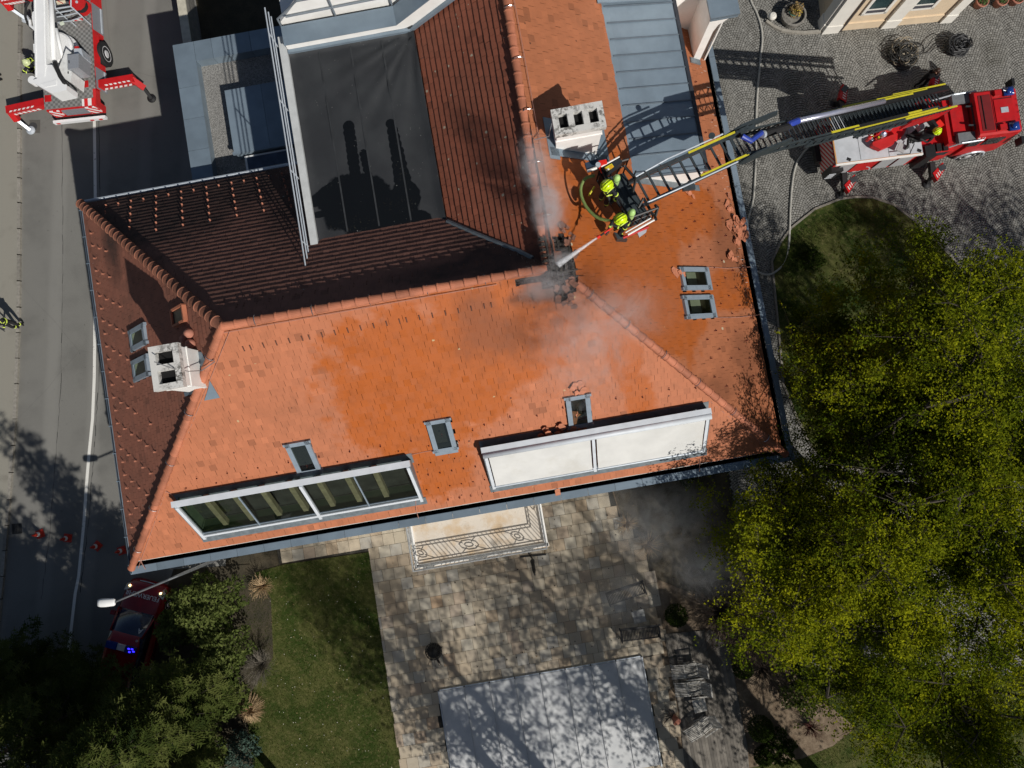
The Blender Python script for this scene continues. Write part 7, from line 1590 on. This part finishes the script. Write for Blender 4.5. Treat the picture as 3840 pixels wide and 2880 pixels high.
# grass blades and clumps on the lawns (uncountable)
g_l = leafmat('grass_blade', [(.03, .05, .008), (.065, .09, .018), (.12, .135, .04)], .3)
m = MB(); rg = random.Random(99)
def blades(poly, n, z, s):
    xs = [p[0] for p in poly]; ys = [p[1] for p in poly]; k = 0
    cx = sum(xs)/len(xs); cy = sum(ys)/len(ys)
    while k < n:
        x, y = rg.uniform(min(xs), max(xs)), rg.uniform(max(min(ys), -16.5), max(ys)); k += 1
        if not inpoly(x, y, poly): continue
        b = V((x, y, z)); a = rg.uniform(0, 6.3); d = V((math.cos(a), math.sin(a), 0)); h = rg.uniform(.4, 1.0)*s; cl_n = .5+.3*math.sin(x*2.1+.7*math.sin(y*3))*math.sin(y*1.7)
        m.face([b-d*.012, b+d*.012, b+V((-d.y, d.x, 0))*h*.6+V((0, 0, h))], 0, min(1, max(0, cl_n+rg.uniform(-.35, .35))))
blades(wlawn, 42000, .0, .06); blades(sel, 26000, .01, .08)
def onis(x, y): return .33
isl2 = [(p[0]+(14.9-p[0])*.1, p[1]+(3-p[1])*.1) for p in isl]
blades(isl2, 34000, .16, .17)
tag(m.build('grass', g_l), 'short green grass blades covering the lawns', 'grass', kind='stuff')
m = MB()
for k in range(200):
    x, y = rg.uniform(-13, -8.2), rg.uniform(-15, -4.6); b = V((x, y, .06)); s = rg.uniform(.008, .02); m.face([b+V((-s, -s, 0)), b+V((s, -s*.6, .01)), b+V((s*.8, s, 0)), b+V((-s*.7, s, .01))], rg.choice((0, 0, 1)))
for k in range(240):
    x, y = rg.uniform(-7, 8), rg.uniform(-10.4, -4); b = V((x, y, .05)); s = rg.uniform(.012, .03); m.face([b+V((-s, -s, 0)), b+V((s, -s*.6, .01)), b+V((s*.8, s, 0)), b+V((-s*.7, s, .01))], rg.choice((2, 2, 1)))
tag(m.build('fallen_leaves', [mat('petal_white', (.55, .52, .45), .9), mat('leaf_tan', (.3, .2, .1), .9), mat('leaf_dark', (.04, .03, .022), .9)]), 'scattered dry leaves and petals on lawn and terrace', 'leaves', kind='stuff')
# low dark garden wall north of the annex
m = MB(); m.box((-12.1, 20.5, .6), (.25, 8, 1.2)); m.box((-12.1, 20.5, 1.23), (.38, 8, .07), m=1); tag(m.build('garden_wall', [mat('wall_grey', (.2, .19, .17), .9, .2, 4), mat('wall_cap', (.5, .47, .38), .85, .15, 4)]), 'low garden wall with pale cap along the street above the annex', 'wall')
m = MB(); m.face([(-11.9, 16.9, .01), (-5.4, 16.9, .01), (-5.4, 26, .01), (-11.9, 26, .01)]); struct('yard', m, M_soil)

# ------------------------------------------------------------------ smoke
def smoke(name, lab, blobs, dens, col, seed):
    pts_ = []
    c0 = sum((V(b[0]) for b in blobs), V())/len(blobs)
    m = MB(); rad = max((V(b[0])-c0).length+max(b[1]) for b in blobs)
    xs = [b[0][i]+s*b[1][i] for b in blobs for s in (-1, 1) for i in (0,)]; ys = [b[0][1]+s*b[1][1] for b in blobs for s in (-1, 1)]; zs = [b[0][2]+s*b[1][2] for b in blobs for s in (-1, 1)]
    m.box(((min(xs)+max(xs))/2, (min(ys)+max(ys))/2, (min(zs)+max(zs))/2), (max(xs)-min(xs), max(ys)-min(ys), max(zs)-min(zs)))
    g = G('smoke_air'); p = g.pos(); n1 = g.noise(1.15, 7, .66, p, 1.3); n2 = g.noise(3.2, 4, .6, p, .8); tot = None
    for b, r, k in blobs:
        d = g.n('VectorMath', g.n('VectorMath', p, tuple(b), operation='SUBTRACT').outputs[0], tuple(1/x for x in r), operation='MULTIPLY'); l = g.n('VectorMath', d.outputs[0], operation='LENGTH').outputs['Value']
        f = g.math('MULTIPLY', g.math('SUBTRACT', 1, g.step(g.math('ADD', l, g.math('MULTIPLY', g.math('SUBTRACT', n1, .5), 2.6)), .1, 1.0)), k); tot = f if tot is None else g.math('MAXIMUM', tot, f)
    dn = g.math('MULTIPLY', tot, g.math('MULTIPLY', g.step(n1, .38, .7), g.math('ADD', .5, n2))); v = g.n('VolumePrincipled'); v.inputs['Color'].default_value = (*col, 1); g.put(v.inputs['Density'], g.math('MULTIPLY', dn, dens)); v.inputs['Anisotropy'].default_value = .2
    g.t.links.new(v.outputs[0], g.out.inputs['Volume']); tag(m.build(name, g.m), lab, 'smoke', kind='stuff')
def sp(px, z): return tuple(P(px, z))
smoke('smoke', 'pale smoke rising from the burnt roof ridge', [(sp(cH(760, 1130), 12.9), (1.2, .7, .7), .8), (sp((2190, 1290), 12.6), (1.9, 2.1, .9), .6), (sp((2330, 1180), 12.9), (1.8, 1.3, .9), .5), (sp((2055, 780), 13.4), (.6, 1.2, .8), 2.0), (sp((2010, 620), 13.6), (.6, 1.1, .7), 1.3), (sp(cH(1020, 700), 12.9), (.5, .45, .5), 1.3)], 4.2, (.93, .94, .97), 1)
smoke('smoke_drift', 'thin grey smoke drifting over the terrace below the house corner', [(sp((2480, 1960), 4.2), (3.1, 2.1, 1.7), 1.0), (sp((2640, 2120), 3.6), (2.0, 1.6, 1.5), .9), (sp((2350, 2230), 2.6), (2.2, 1.7, 1.4), .5), (sp((2330, 1850), 5.5), (1.5, .9, 1.0), .4)], 1.6, (.62, .64, .67), 2)
